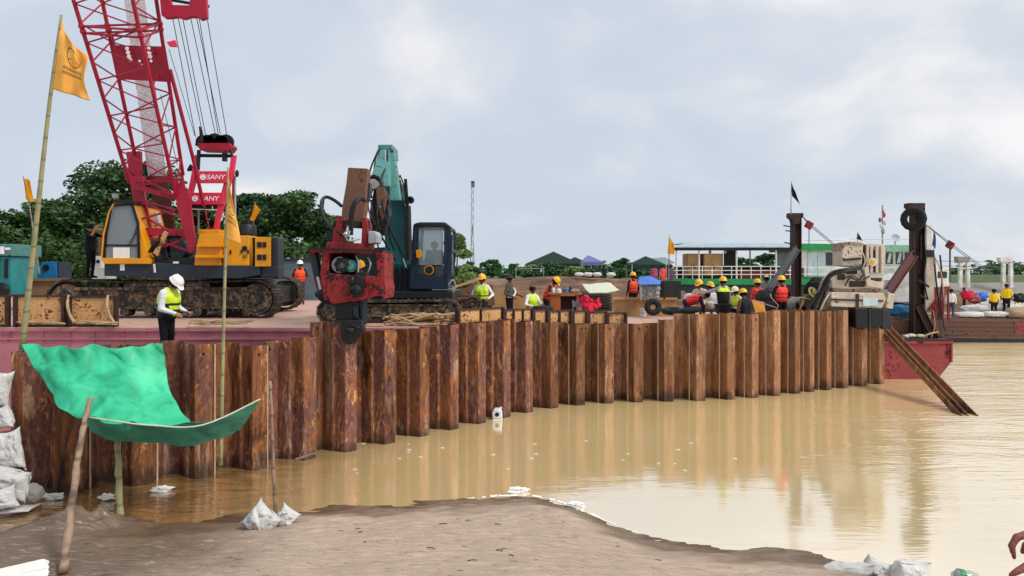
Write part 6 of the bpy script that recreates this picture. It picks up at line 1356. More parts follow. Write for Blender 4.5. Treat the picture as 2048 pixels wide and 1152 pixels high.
    Y = 23.2; m = MB(); m.pbox(1098, 586, 1164, 590, Y-.05, .75); m.build('desk_top', M['orangewood'], root); m = MB(); m.pbox(1102, 590, 1121, 625, Y, .6); m.build('drawer_box', M['orangewood'], root, bevel=.008); m = MB(); m.pbox(1153, 590, 1158, 625, Y, .6); m.build('side_panel', M['orangewood'], root); m = MB(); m.pbox(1121, 592, 1153, 625, Y+.5, .03); m.build('back_panel', M['rustdk'], root)
    for i, (x, r, h, mt, lab) in enumerate(((1107, .05, .17, 'plastic', 'white bottle at the left end of the desk'), (1118, .085, .15, 'plastic', 'white pot beside the bottle on the desk'), (1132, .11, .19, 'pvc', 'blue grey canister on the desk'), (1141, .07, .2, 'dark', 'dark flask at the right of the canister on the desk'))):
        q = P(x, 586, Y+.2); m = MB(); m.lathe([(r, 0), (r, h*.7), (r*.5, h*.85), (r*.45, h)], q, seg=14); tag(m.build('bottle' if i != 1 else 'pot', M[mt], loc=q, smooth=True), lab, 'bottle' if i != 1 else 'pot')
    q = P(1148, 586, Y+.15); sack('grey cloth bundle at the right end of the desk', q+V((.02, 0, .06)), (.3, .2, .13), seed=91, mat='tentgrey', name='cloth_bundle', cat='cloth')
    root = empty('timber_stack', P(1195, 624, 23.5), 'stack of dark steel strips behind the pink jacket', 'stack')
    for k in range(6):
        m = MB(); m.pbox(1158+k*2, 588+k*6, 1222+k*.5, 592+k*6, 23.6-.03*k, .7); m.build('strip', M['rustdk'], root)
    root = empty('folding_chair', P(1150, 624, 22.6), 'metal chair hung with a pink red jacket', 'chair'); Y = 22.4
    m = MB(); m.tube(spline([P(1160, 628, Y), P(1163, 605, Y), P(1170, 591, Y), P(1174, 600, Y), P(1175, 628, Y)]), .016, 6); m.tube([P(1146, 612, Y+.3), P(1164, 610, Y)], .014, 6); m.tube([P(1146, 628, Y+.3), P(1146, 600, Y+.3)], .014, 6); m.build('chair_frame', M['grey'], root); m = MB(); m.pprism([(1144, 603), (1162, 602), (1160, 614), (1145, 614)], Y+.1, .05); m.build('seat', M['pvc'], root)
    rows = [[P(1160, 596, Y-.06), P(1172, 590, Y-.1), P(1186, 600, Y-.1), P(1198, 597, Y-.05)], [P(1158, 606, Y-.06), P(1174, 604, Y-.16), P(1188, 608, Y-.12), P(1201, 606, Y)], [P(1168, 616, Y-.1), P(1178, 619, Y-.16), P(1190, 617, Y-.1), P(1203, 610, Y)], [P(1172, 624, Y), P(1180, 624, Y-.1), P(1186, 621, Y-.06), P(1200, 612, Y)]]
    tag(cloth_grid(rows, M['redcloth'], 'jacket', None, .02, loc=P(1180, 610, Y), wrinkle=.07, wfreq=11, crease=1.5, ns=10), 'pink red jacket thrown over the chair by the desk', 'jacket')
    m = MB(); q = P(1286, 633, 29.4); q.z = DZ2+.02; m.lathe([(.125, 0), (.15, .31), (.155, .32), (.14, .32), (.13, .28)], q, seg=22); b = m.build('bucket', M['plastic'], loc=q, smooth=True); tag(b, 'white plastic bucket standing on the deck beside the upright tyre', 'bucket'); m = MB(); q2 = q+V((0, -.15, .2)); m.tube(spline([q+V((-.15, 0, .3)), q+V((-.1, -.12, .16)), q+V((.1, -.12, .16)), q+V((.15, 0, .3))]), .006, 5); m.build('handle', M['wire'], b)
    tyre('worn tyre standing upright beside the white bucket', P(1306, 614, 28.8), .34, .12, 'Y', Matrix.Rotation(R(78), 3, 'X')@Matrix.Rotation(R(0), 3, 'Z'))
    tyre('tyre lying flat behind the wall, right of the upright tyre', P(1345, 622, 23.6), .36, .11, 'Z', Matrix.Rotation(R(8), 3, 'X')); tyre('tyre lying flat below the man bent in the red vest', P(1378, 621, 22.9), .36, .12, 'Z', Matrix.Rotation(R(-10), 3, 'Y'))
    tyre('dark tyre lying below the seated man in lime vest with white sleeves', P(1085, 618, 22.6), .33, .12, 'Z')
    m = MB(); q = P(1446, 626, 21.9); m.lathe([(.20, 0), (.25, .22), (.265, .26), (.25, .26), (.20, .05), (.001, .03)], q, seg=22); tag(m.build('basin', M['hose'], loc=q, smooth=True), 'black rubber basin standing on the wall top below the man in the black vest', 'basin')
    for i, (x, y, Y, w_, h_, lab) in enumerate(((1420, 610, 23.4, .3, .24, 'white bundle beside the black basin'), (1382, 602, 24.4, .5, .5, 'white sack behind the man bent in the red vest'), (1425, 600, 24.6, .45, .45, 'white sack between the beige shirted man and the black vest'), (1476, 618, 22.9, .22, .1, 'small white cloth on the wall top'))): sack(lab, P(x, y, Y), (w_, .3, h_), seed=100+i)
    m = MB(); m.prism([P(1503, 600, 22.6), P(1528, 604, 22.6), P(1532, 626, 22.5), P(1512, 626, 22.5)], (0, .03, 0)); o = m.build('board', M['yellow2'], loc=P(1518, 620, 22.6)); tag(o, 'yellow board leaning among the workers', 'board')
    m = MB(); m.tube([P(1505, 600, 22.4), P(1551, 615, 22.3)], .016, 6); tag(m.build('rod', M['grey'], loc=P(1505, 600, 22.4)), 'pale rod slanting above the yellow board', 'rod')
    for i, pts in enumerate(([(1541, 588, 22.8), (1543, 596, 22.7), (1552, 606, 22.7), (1556, 612, 22.7), (1550, 622, 22.7)], [(1578, 600, 22.8), (1590, 596, 22.8), (1604, 595, 22.8), (1622, 599, 22.8)])):
        m = MB(); m.tube(spline([P(*p) for p in pts]), .016, 6); tag(m.build('air_line', M['rope'], loc=P(*pts[0]), smooth='all'), ('pale line looping beside the man in the bright red vest', 'pale line draped over the man in the khaki hat')[i], 'line')
    sack('bundle of black sheeting right of the man in the khaki hat', P(1633, 590, 25.5), (.75, .5, 1.1), seed=120, mat='blacktarp', name='sheeting_bundle', cat='sheeting', wr=.16); sack('grey mound of sheeting at the end of the wall top', P(1590, 612, 23.6), (.8, .4, .55), seed=121, mat='tentgrey', name='sheeting_bundle', cat='sheeting', wr=.14)
    sack('large grey pipe-like bundle behind the man in the bright red vest', P(1540, 600, 24.4), (.9, .5, .8), seed=122, mat='dktarp', name='sheeting_bundle', cat='sheeting', wr=.14)
    # sheeting and goods behind the deck
    rows = [[P(1164, 568, 48.4), P(1190, 566, 48.4), P(1222, 566, 48.4)], [P(1170, 578, 47.4), P(1200, 576, 47.4), P(1234, 577, 47.4)], [P(1180, 586, 46.8), P(1205, 584, 46.8), P(1240, 583, 46.8)]]
    tag(cloth_grid(rows, M['paletarp'], 'ground_sheet', None, .02, loc=P(1200, 576, 47.4), wrinkle=.2, wfreq=2), 'pale sheet spread on the slope of the soil bank', 'sheet')
    rows = [[P(1278, 556, 30), P(1300, 553, 30), P(1312, 557, 30), P(1322, 561, 30)], [P(1276, 564, 29.5), P(1298, 561, 29.5), P(1310, 562, 29.5), P(1321, 565, 29.5)], [P(1278, 570, 29), P(1298, 569, 29), P(1310, 569, 29), P(1320, 569, 29)]]
    tag(cloth_grid(rows, M['bluetarp'], 'blue_sheet', None, .02, loc=P(1300, 565, 29.5), wrinkle=.1, wfreq=4), 'blue sheet over goods beside the man at the far rail', 'sheet')
    m = MB(); m.pbox(1320, 562, 1362, 598, 30, .6); m.bar(P(1329, 562, 29.9), P(1329, 598, 29.9), .06); tag(m.build('cargo_box', M['hullgreen'], loc=P(1340, 598, 30)), 'dark green box behind the ochre coaming', 'box')
    r = random.Random(8); m = MB()
    for k in range(30): m.ball(P(r.uniform(1282, 1316), r.uniform(572, 598), 29.3), r.uniform(.06, .14), 6)
    tag(m.build('stone_heap', M['grey'], loc=P(1300, 598, 29.3)), 'heap of grey and white rubble below the blue sheet', 'heap', kind='stuff')
    m = MB(); m.tube([P(1281, 575, 26), P(1282, 600, 26)], .03); tag(m.build('stanchion', M['grey'], loc=P(1282, 600, 26)), 'pale stanchion beside the man at the far rail', 'stanchion')
    m = MB(); m.pprism([(905, 585), (955, 566), (985, 570), (990, 612), (905, 612)], 27.5, 1.2); tag(m.build('hatch_cover', M['rustplate'], loc=P(945, 612, 27.5)), 'rusty sloping cover behind the man in lime vest by the excavator', 'cover')
    m = MB(); m.bar(P(880, 583, 26), P(958, 558, 26), .09); tag(m.build('pole', M['rope'], loc=P(880, 583, 26)), 'pale pole sloping up beside the excavator cab', 'pole')
M['teal2'] = paint('streaked teal sheet', H('#2a8a8c'), .25, .5, rc=H('#123a3e'))
M['maroon'] = paint('rusty maroon steel', H('#5c2c2e'), .4, .65)
M['steelblue'] = paint('bluish metal sheet', H('#5a6c78'), .3, .6, rc=H('#3a3f44'))
M['yellow2'] = paint('scuffed orange board', H('#e0962c'), .2, .6)
M['dktarp'] = cloth('dark grey sheeting', H('#2e2c30'), .6)
clutter()
# ================================================================== BACKGROUND: MAST, TENTS, FENCE
def background():
    root = empty('lattice_mast', P(945, 550, 120), 'thin guyed lattice mast far behind the soil bank', 'mast'); Y = 120
    m = MB()
    for dx in (-2.4, 2.4): m.tube([P(944+dx, 552, Y), P(945+dx*.75, 366, Y)], .045, 5)
    for k in range(22): y0 = 552-k*8.4; m.tube([P(944-2.3 if k % 2 else 944+2.3, y0, Y), P(944+2.3 if k % 2 else 944-2.3, y0-8.4, Y)], .04, 4)
    m.build('shaft', M['grey'], root); m = MB(); m.pbox(942, 362, 949, 374, Y, .5); m.build('antenna', M['wire'], root)
    for x in (950, 939): MB().tube([P(945, 450, Y), P(x, 552, Y)], .035, 4).build('guy_wire', M['wire'], root)
    def tent(label, peak, l, r_, eave, base, Y, mat, flatp=None):
        root = empty('gazebo', P((l+r_)/2, base, Y), label, 'tent'); d = (r_-l)/F*Y; a = P(l, eave, Y); b = P(r_, eave, Y); pk = P(peak[0], peak[1], Y+d/2); bk = V((0, d, 0))
        m = MB(); m.add([a, b, b+bk, a+bk, pk, a-V((0, 0, .3)), b-V((0, 0, .3)), b+bk-V((0, 0, .3)), a+bk-V((0, 0, .3))], [(0, 1, 4), (1, 2, 4), (2, 3, 4), (3, 0, 4), (0, 5, 6, 1), (1, 6, 7, 2), (2, 7, 8, 3), (3, 8, 5, 0)]); m.build('canopy', M[mat], root)
        for q in (a, b, a+bk, b+bk): MB().tube([q, V((q.x, q.y, P(0, base, Y).z))], .04, 6).build('leg', M['grey'], root)
    tent('large dark pointed gazebo on the soil bank', (1107, 503), 1052, 1160, 527, 556, 62, 'tentdark'); tent('dark lower canopy joined to the right of the gazebo', (1150, 514), 1120, 1182, 528, 556, 66, 'tentdark'); tent('violet blue canopy with pale valance on the soil bank', (1176, 510), 1164, 1208, 524, 552, 60, 'tentblue'); tent('dark green open tent left of the ferry', (1291, 512), 1264, 1332, 529, 560, 52, 'tentdark')
    m = MB(); m.pprism([(1300, 516), (1330, 514), (1352, 526), (1330, 530)], 53, 1.5); tag(m.build('awning', M['roof'], loc=P(1326, 530, 53)), 'pale sloping awning between tent and ferry', 'awning')
    root = empty('fence', P(1050, 556, 55), 'low pole fence along the top of the soil bank', 'fence'); m = MB(); m.tube([P(1030, 538, 55), P(1090, 537, 55)], .025, 5); m.build('rail', M['grey'], root)
    for x in (1032, 1087): m = MB(); m.tube([P(x, 533, 55), P(x, 558, 55)], .03, 5); m.build('post', M['grey'], root)
    for i, x in enumerate((1158, 1176, 1194, 1222)): sack('white sack lying on top of the soil bank, %s from the left' % ('first', 'second', 'third', 'fourth')[i], P(x, 549, 50.6)+V((0, 0, .0)), (.62, .4, .28), seed=130+i, group='white sacks on the soil bank')
    r = random.Random(3)
    for i, x in enumerate((1172, 1186, 1200, 1208)): person('dark figure standing in the shade of the violet canopy, %s from the left' % ('first', 'second', 'third', 'fourth')[i], x, 58, 2.75, rz=r.uniform(-60, 60), h=1.3, shirt='#25242a', trousers='#1c1c20', vox=.05)
background()
# ================================================================== FERRY
def ferry():
    Y = 55; root = empty('ferry', P(1600, 640, Y), 'green ferry with open roofed deck and white wheelhouse', 'ferry')
    m = MB(); m.pprism([(1336, 566), (1848, 566), (1848, 660), (1350, 660)], Y, 7); m.build('hull', M['hullgreen'], root)
    m = MB(); m.pprism([(1332, 557), (1850, 559), (1850, 570), (1336, 569)], Y-.1, 7.2); m.build('deck_band', M['green'], root)
    m = MB(); m.prism([P(1345, 494, Y), P(1583, 494, Y), P(1583, 497, Y), P(1345, 499, Y)], (0, .1, 0)); m.prism([P(1345, 495, Y-.3), P(1372, 487, Y+3), P(1586, 488, Y+3), P(1590, 495, Y-.3)], (0, 0, .06)); m.prism([P(1372, 487, Y+3), P(1345, 490, Y+7), P(1590, 490, Y+7), P(1586, 488, Y+3)], (0, 0, .06)); m.build('roof', M['roof'], root)
    m = MB(); m.pbox(1342, 496, 1592, 501, Y-.1, .15); m.build('roof_beam', M['dark'], root)
    for x in (1353, 1398, 1473, 1552): MB().tube([P(x, 498, Y), P(x, 560, Y)], .07, 8).build('post', M['white'], root)
    for x in (1353, 1420, 1500, 1580): MB().tube([P(x, 494, Y+6.5), P(x, 556, Y+6.5)], .06, 8).build('post', M['white'], root)
    m = MB()
    for y in (533, 541, 549): m.tube([P(1346, y, Y-.05), P(1600, y, Y-.05)], .035, 6)
    for k in range(14): x = 1346+k*19.5; m.tube([P(x, 532, Y-.05), P(x, 560, Y-.05)], .035, 6)
    m.tube([P(1600, 535, Y-.05), P(1790, 535, Y-.05)], .03, 6); m.tube([P(1600, 548, Y-.05), P(1790, 548, Y-.05)], .025, 6); m.build('railing', M['white'], root)
    m = MB(); m.pbox(1448, 499, 1474, 560, Y+2, .1); m.pbox(1350, 535, 1600, 560, Y+4, .1); m.build('inner_wall', M['dark'], root)
    m = MB(); m.pbox(1478, 541, 1590, 557, Y+1.5, .4); m.build('bench', M['redseat'], root)
    # wheelhouse blocks
    m = MB(); m.pbox(1598, 500, 1690, 560, Y+.4, 5); wh = m.build('wheelhouse', M['white'], root); m = MB(); m.pprism([(1590, 497), (1604, 487), (1690, 488), (1694, 500), (1590, 501)], Y-.1, 5.6); m.build('wheelhouse_roof', M['green'], root)
    m = MB(); m.pbox(1652, 505, 1672, 531, Y+.36, .06); m.cut(); m.pbox(1600, 535, 1608, 553, Y+.36, .06); m.build('window', M['dkglass'], wh); m = MB(); m.pbox(1616, 503, 1634, 557, Y+.35, .06); m.cut(); m.pbox(1636, 503, 1650, 557, Y+.35, .06); m.build('door', M['bluewhite'], wh)
    m = MB(); m.pbox(1595, 553, 1648, 567, Y+.2, .1); m.build('green_panel', M['green'], root)
    m = MB(); m.pbox(1690, 500, 1846, 560, Y+1, 4.5); w2 = m.build('cabin', M['white'], root); m = MB(); m.pprism([(1690, 490), (1844, 490), (1850, 503), (1688, 503)], Y+.3, 5.5); m.build('cabin_roof', M['greenpale'], root)
    for x in (1772, 1792, 1810, 1832): m = MB(); m.pbox(x, 505, x+14, 528, Y+.96, .05); f = m.build('window', M['dkglass'], w2); m = MB(); m.pprism([(x+6, 506), (x+12, 506), (x+8, 526), (x+2, 526)], Y+.93, .02); m.build('pane', M['bluewhite'], f)  # slanted pale strip paints a glint on each window
    for (x0, y0, x1, y1) in ((1608, 480, 1690, 481), (1700, 478, 1850, 479)): MB().tube([P(x0, y0, Y+1), P(x1, y1, Y+1)], .03, 5).build('roof_rail', M['white'], root)
    q = P(1790, 477, Y+2); M3 = Matrix.Rotation(R(65), 3, 'X'); m = MB(); m.lathe([(.001, 0), (.2, .03), (.31, .10), (.32, .12), (.2, .05), (.001, .02)], q, M3, 20); m.bar(q, P(1790, 490, Y+2), .07); m.build('satellite_dish', M['roof'], root, smooth=True)
    mast = MB(); mast.tube([P(1765, 492, Y+2), P(1765, 410, Y+2)], .06, 6); mo = mast.build('antenna_mast', M['grey'], root)
    for (x, y, w_, mt) in ((1760, 440, .12, 'redseat'), (1768, 430, .13, 'redseat'), (1770, 446, .12, 'white'), (1762, 452, .11, 'white'), (1766, 462, .16, 'grey'), (1766, 424, .1, 'redseat')): m = MB(); m.ball(P(x, y, Y+2), (w_, w_, w_*1.6), 8); m.tube([P(x, y, Y+2), P(1765, y+1, Y+2)], .03, 5); m.build('antenna', M[mt], mo)
    for i, (x0, x1) in enumerate(((1374, 1401), (1407, 1446))):
        rt = empty('cargo_crate', P((x0+x1)/2, 556, Y+.3), ('narrower tan plywood crate on the ferry deck', 'wider tan plywood crate on the ferry deck')[i], 'crate'); m = MB(); m.pbox(x0, 507, x1, 551, Y+.4, 1.5); b = m.build('box', M['card'], rt, bevel=.03); m = MB(); m.pbox(x0+2, 532, x1-2, 534, Y+.37, .05); m.pbox(x0, 507, x0+2, 551, Y+.37, .05); m.pbox(x1-2, 507, x1, 551, Y+.37, .05); m.build('batten', M['wood'], b); m = MB(); m.pbox((x0+x1)/2-4, 531, (x0+x1)/2+4, 536, Y+.34, .05); m.build('latch', M['dark'], b); m = MB(); m.pbox(x0+2, 551, x1-2, 560, Y+.5, 1.2); m.build('pallet', M['dark'], b)
    for x in (1420, 1450): MB().ball(P(x, 504, Y+1), .12, 8).build('lamp', M['white'], root)
M['redseat'] = paint('faded red paint', H('#a84a4a'), .2, .6); M['bluewhite'] = paint('bluish white paint', H('#c2d4da'), .1, .5); M['greenpale'] = paint('pale green roof paint', H('#7fae96'), .15, .5)
ferry()
# ================================================================== RED BARGE, POSTS, CREAM HAMMER
def red_barge():
    root = empty('red_barge', (12.6, 26, 0), 'low red barge with raked end carrying the tall rusty posts', 'barge'); Y = 24.6
    z = P(0, 681, Y).z; x0 = P(1700, 0, Y).x; x1 = P(1905, 0, Y).x
    pts = [V((x0, Y, z)), V((x1, Y, z)), V((x1-.02, Y, P(0, 722, Y).z)), V((x1-.5, Y, -.02)), V((x1-1.4, Y, -.5)), V((x0, Y, -.5))]
    MB().prism(pts, (0, 9, 0)).build('hull', M['redbarge'], root); m = MB(); m.bbox(x0, x1+.03, Y-.03, Y+9, z, z+.03); m.build('deck', M['rustdk'], root); m = MB(); m.bar((x0, Y-.03, z-.06), (x1, Y-.03, z-.06), .05, .08); m.bar((x1-.04, Y-.02, z), (x1-.04, Y-.02, P(0, 724, Y).z), .05, .05); m.build('rub_rail', M['redbarge'], root)
    def hpost(label, pxc, wpx, ytop, ybot, Y, capw, braces):
        root = empty('spud_post', P(pxc, ybot, Y), label, 'post'); a = P(pxc, ybot, Y); b = P(pxc, ytop+10, Y); w_ = wpx/F*Y
        m = MB(); m.box(((a.x+b.x)/2, Y, (a.z+b.z)/2), (w_, .03, b.z-a.z)); m.box((a.x-w_/2, Y, (a.z+b.z)/2), (.03, w_, b.z-a.z)); m.box((a.x+w_/2, Y, (a.z+b.z)/2), (.03, w_, b.z-a.z)); m.build('column', M['rustdk'], root)
        m = MB(); x0, x1 = pxc-capw/2, pxc+capw/2; m.pprism([(x0, ytop), (x1, ytop), (x1, ytop+8), (x1-6, ytop+13), (x1-8, ytop+22), (x0+8, ytop+22), (x0+6, ytop+13), (x0, ytop+8)], Y-.16, .32); m.build('cap', M['rustdk'], root)
        for (p, q, w2, mt) in braces:
            A, B = P(*p), P(*q); m = MB(); m.bar(A, B, w2, .03, up=(0, 1, 0)); d = (B-A).normalized(); nn = V((d.z, 0, -d.x))*w2/2; m.bar(A+nn, B+nn, .03, .18, up=(0, 1, 0)); m.bar(A-nn, B-nn, .03, .18, up=(0, 1, 0)); m.build('brace', M[mt], root)
        return root
    r1 = hpost('left rusty steel post with a black pennant beside it', 1593, 14, 426, 625, 27.2, 28, [((1594, 496, 27.1), (1524, 606, 25.5), .25, 'dkgrey'), ((1590, 520, 27.2), (1604, 640, 27.4), .06, 'rustdk')])
    m = MB()
    for (x, y) in ((1580, 462), (1578, 486), (1576, 452)): m.bar(P(x-9, y-1, 27.1), P(x+8, y+2, 27.1), .04)
    m.tube([P(1582, 430, 27.1), P(1581, 500, 27.1)], .03); m.build('step_iron', M['dark'], r1)
    r2 = hpost('right rusty steel post with an old tyre hung on its head', 1834, 20, 406, 672, 25.4, 33, [((1828, 508, 25.3), (1778, 582, 24.4), .28, 'maroon'), ((1836, 612, 25.3), (1870, 680, 25.2), .22, 'rustdk')])
    tyre('black tyre hung at the head of the right rusty post', P(1827, 438, 25.0), .41, .115, 'Y', Matrix.Rotation(R(-38), 3, 'Z')@Matrix.Rotation(R(90), 3, 'X'))
    m = MB(); m.bar(P(1838, 560, 25.2), P(1858, 574, 25.1), .07); m.cut(); m.bar(P(1840, 590, 25.2), P(1854, 598, 25.1), .06); m.cut(); m.bar(P(1842, 470, 25.3), P(1842, 520, 25.3), .05); m.build('chain_hook', M['dkgrey'], r2)
    hoses(r2, [((1846, 420, 25.2), (1850, 445, 25.1), (1849, 480, 25.2), (1852, 520, 25.2)), ((1852, 520, 25.2), (1848, 560, 25.1), (1856, 600, 25.1))], r=.025)
    # cables with red blocks
    for i, (pts, blk, lab) in enumerate((([(1606, 434, 27), (1618, 450, 27.2), (1690, 510, 30)], (1618, 450), 'red pulley block on the cable from the left post'), ([(1850, 448, 25.6), (1900, 490, 27), (2010, 570, 32)], (1900, 490), 'red pulley block on the cable from the right post'))):
        rt = empty('pulley_block', P(*blk, pts[1][2]), lab, 'pulley'); q = P(*blk, pts[1][2]); m = MB(); m.box(q, (.26, .10, .26), M=Matrix.Rotation(R(30), 3, 'Y')); m.disc(q, .13, .14, seg=18); m.build('block', M['hred'], rt, bevel=.02)
        for dz in (0, .08): MB().tube([P(*p)+V((0, 0, dz if k else 0)) for k, p in enumerate(pts)], .014, 5).build('cable', M['wire'], rt)
        MB().tube([q, P(blk[0], blk[1]+(38 if i == 0 else 75), pts[1][2])], .03 if i else .015, 6).build('fall_rope', M['wire'], rt)
    # white column and tank behind
    root = empty('davit_column', P(1860, 622, 27), 'white column with dark top and worn red foot beside the right post', 'column'); m = MB(); m.pprism([(1854, 505), (1868, 505), (1868, 622), (1852, 622)], 27, .25); m.build('shaft', M['wornwhite'], root, bevel=.01); m = MB(); m.pprism([(1854, 450), (1864, 450), (1864, 500), (1854, 500)], 27.02, .2); m.build('head', M['white'], root); m = MB(); m.pbox(1853, 500, 1868, 514, 26.97, .3); m.build('collar', M['dark'], root); m = MB(); m.pprism([(1856, 622), (1872, 600), (1880, 622)], 26.9, .3); m.build('foot', M['hred'], root)
    hoses(root, [((1868, 510, 26.8), (1872, 560, 26.8), (1878, 605, 26.8), (1885, 630, 26.8)), ((1880, 510, 26.9), (1884, 560, 27), (1880, 600, 26.9))], r=.03); hoses(root, [((1870, 515, 26.8), (1882, 545, 26.8), (1888, 600, 26.8)),], 'rope', .02)
    root = empty('tank_panel', P(1800, 605, 26.5), 'pale sheet metal cabin behind the cream hammer', 'cabin'); m = MB(); m.pprism([(1776, 604), (1780, 560), (1822, 548), (1822, 604)], 26.2, 1.5); m.build('wall', M['white'], root, bevel=.01); m = MB(); m.bar(P(1778, 570, 26.15), P(1820, 566, 26.15), .02); m.build('seam', M['wornwhite'], root)
    sack('blue sheeting bundle at the foot of the right post', P(1800, 622, 26), (.9, .5, .4), seed=140, mat='tarpblue2', name='sheeting_bundle', cat='sheeting', wr=.16); m = MB(); m.pbox(1776, 606, 1830, 645, 26.6, .8); tag(m.build('engine_block', M['dark'], loc=P(1800, 645, 26.6), bevel=.03), 'dark machinery block between the cream hammer and the right post', 'machinery')
    m = MB(); m.pbox(1762, 640, 1830, 668, 25.6, .8); m.pbox(1768, 632, 1800, 641, 25.7, .5); tag(m.build('winch_bed', M['rustplate'], loc=P(1800, 668, 25.6), bevel=.03), 'rusty winch bed on the red barge deck', 'winch bed')
    for i, (x, y, w_) in enumerate(((1822, 671, .3), (1841, 672, .25), (1812, 673, .2))): sack('pale rag on the red barge deck by the post foot, %s' % ('largest', 'right one', 'left one')[i], P(x, y, 25.0), (w_, .2, .12), seed=150+i, mat='paletarp', name='rag', cat='rag')
    m = MB(); m.tube(spline([P(1866, 620, 25), P(1870, 650, 24.9), P(1862, 676, 24.8)]), .012, 6); m.tube(spline([P(1845, 675, 24.8), P(1858, 668, 24.8), P(1876, 664, 24.9)]), .03, 6); tag(m.build('mooring_line', M['rope'], loc=P(1862, 676, 24.8), smooth='all'), 'pale mooring lines at the foot of the right post', 'rope')
    # leaning pair of sheet piles
    a = P(1772, 664, 24.0); b = P(1920, 822, 18.8); d = (b-a).normalized(); sd = V((1, 0, 0)); sd = (sd-d*sd.dot(d)).normalized(); nn = d.cross(sd).normalized()
    if nn.y > 0: nn = -nn
    prof = [(-.21, 0), (-.19, .13), (-.17, .13), (-.17, .02), (-.04, 0), (-.03, .12), (-.01, .12), (.0, .01), (.17, .01), (.18, .13), (.21, .13), (.21, -.02), (-.21, -.02)]
    m = MB(); m.prism([a-d*.15+sd*u+nn*v for u, v in prof], (b-a)+d*.7); tag(m.build('leaning_sheet_pile', M['pile'], loc=a), 'dark rusty sheet pile leaning from the wall end down into the water', 'sheet pile')
red_barge_mats = M.__setitem__('tarpblue2', cloth('dull blue sheeting', H('#2c6a94'), .6))
red_barge()
def cream_hammer():
    Y = 22.7; root = empty('vibratory_hammer', P(1735, 652, Y), 'battered cream white vibratory hammer clamped on the right end of the wall', 'hammer')
    m = MB(); m.pprism([(1684, 486), (1718, 482), (1727, 486), (1724, 530), (1716, 534), (1684, 532)], Y, .7); up = m.build('motor_housing', M['wornwhite'], root, bevel=.03)
    m = MB(); m.bar(P(1686, 520, Y-.02), P(1722, 517, Y-.02), .05, .06); m.build('seam', M['rustdk'], up); m = MB(); m.pprism([(1684, 486), (1700, 483), (1725, 486), (1725, 491), (1690, 489), (1686, 500), (1683, 500)], Y-.03, .74); m.build('edge_trim', M['hoodtrim'], up)
    m = MB(); m.pprism([(1726, 486), (1768, 488), (1772, 500), (1769, 535), (1764, 548), (1728, 548)], Y+.1, .7); rt = m.build('gear_case', M['wornwhite'], root, bevel=.03)
    m = MB()
    for x in (1733, 1741, 1752, 1762): m.cut(); m.pprism([(x, 492), (x+5, 490), (x+5, 545), (x, 546)], Y+.0, .12)
    m.build('rib', M['wornwhite'], rt, bevel=.015); m = MB(); m.pbox(1728, 490, 1733, 545, Y+.06, .1); m.cut(); m.pbox(1748, 500, 1751, 545, Y+.06, .1); m.build('slot', M['rustdk'], rt)
    m = MB(); m.disc(P(1745, 524, Y-.02), .13, .04, seg=22); b = m.build('badge', M['paletarp'], rt); m = MB(); m.disc(P(1745, 524, Y-.05), .075, .02, seg=20); m.build('badge_centre', M['yellow'], b)
    m = MB(); m.pprism([(1664, 560), (1684, 540), (1720, 536), (1728, 550), (1768, 552), (1770, 568), (1760, 576), (1690, 578), (1664, 576)], Y+.05, .8); md = m.build('middle_block', M['wornwhite'], root, bevel=.03)
    m = MB()
    for (x0, y0, x1, y1) in ((1700, 562, 1730, 574), (1736, 556, 1764, 562), (1676, 548, 1690, 560), (1694, 540, 1715, 548)): m.cut(); m.pbox(x0, y0, x1, y1, Y+.0, .1)
    m.build('recess', M['rustdk'], md, bevel=.01); m = MB(); m.pprism([(1728, 535), (1736, 533), (1742, 560), (1768, 566), (1766, 578), (1734, 572)], Y-.06, .2); m.build('lever_arm', M['wornwhite'], md, bevel=.02)
    m = MB(); m.pprism([(1662, 584), (1768, 586), (1772, 598), (1764, 617), (1662, 613)], Y-.05, .9); lo = m.build('exciter_case', M['wornwhite'], root, bevel=.025); m = MB(); m.bar(P(1662, 599, Y-.06), P(1766, 602, Y-.06), .05, .05); m.cut(); m.pbox(1712, 588, 1718, 616, Y-.08, .05); m.build('flange', M['rustdk'], lo); m = MB(); m.pbox(1726, 596, 1756, 612, Y-.09, .05); m.build('cover_plate', M['bluewhite'], lo, bevel=.01); m = MB(); m.pprism([(1664, 577), (1766, 578), (1764, 586), (1668, 585)], Y+.1, .6); m.build('spacer', M['hoodtrim'], root)
    m = MB(); m.pprism([(1776, 585), (1790, 588), (1786, 618), (1772, 616)], Y+.2, .3); m.build('side_bracket', M['wornwhite'], root, bevel=.02)
    cl = MB(); cl.pprism([(1710, 616), (1736, 616), (1736, 655), (1728, 660), (1712, 655)], Y-.1, .5); cl.cut(); cl.pprism([(1742, 616), (1764, 616), (1764, 652), (1756, 658), (1742, 655)], Y-.1, .5); cl.build('clamp', M['hose'], root, bevel=.03); cl = MB(); cl.tube([P(1739, 618, Y-.05), P(1739, 662, Y-.05)], .05, 10); cl.build('clamp_cylinder', M['dkgrey'], root, smooth=True); m = MB(); m.pprism([(1764, 616), (1778, 620), (1786, 640), (1772, 660), (1764, 655)], Y+.1, .3); m.build('cheek_plate', M['dkgrey'], root, bevel=.02)
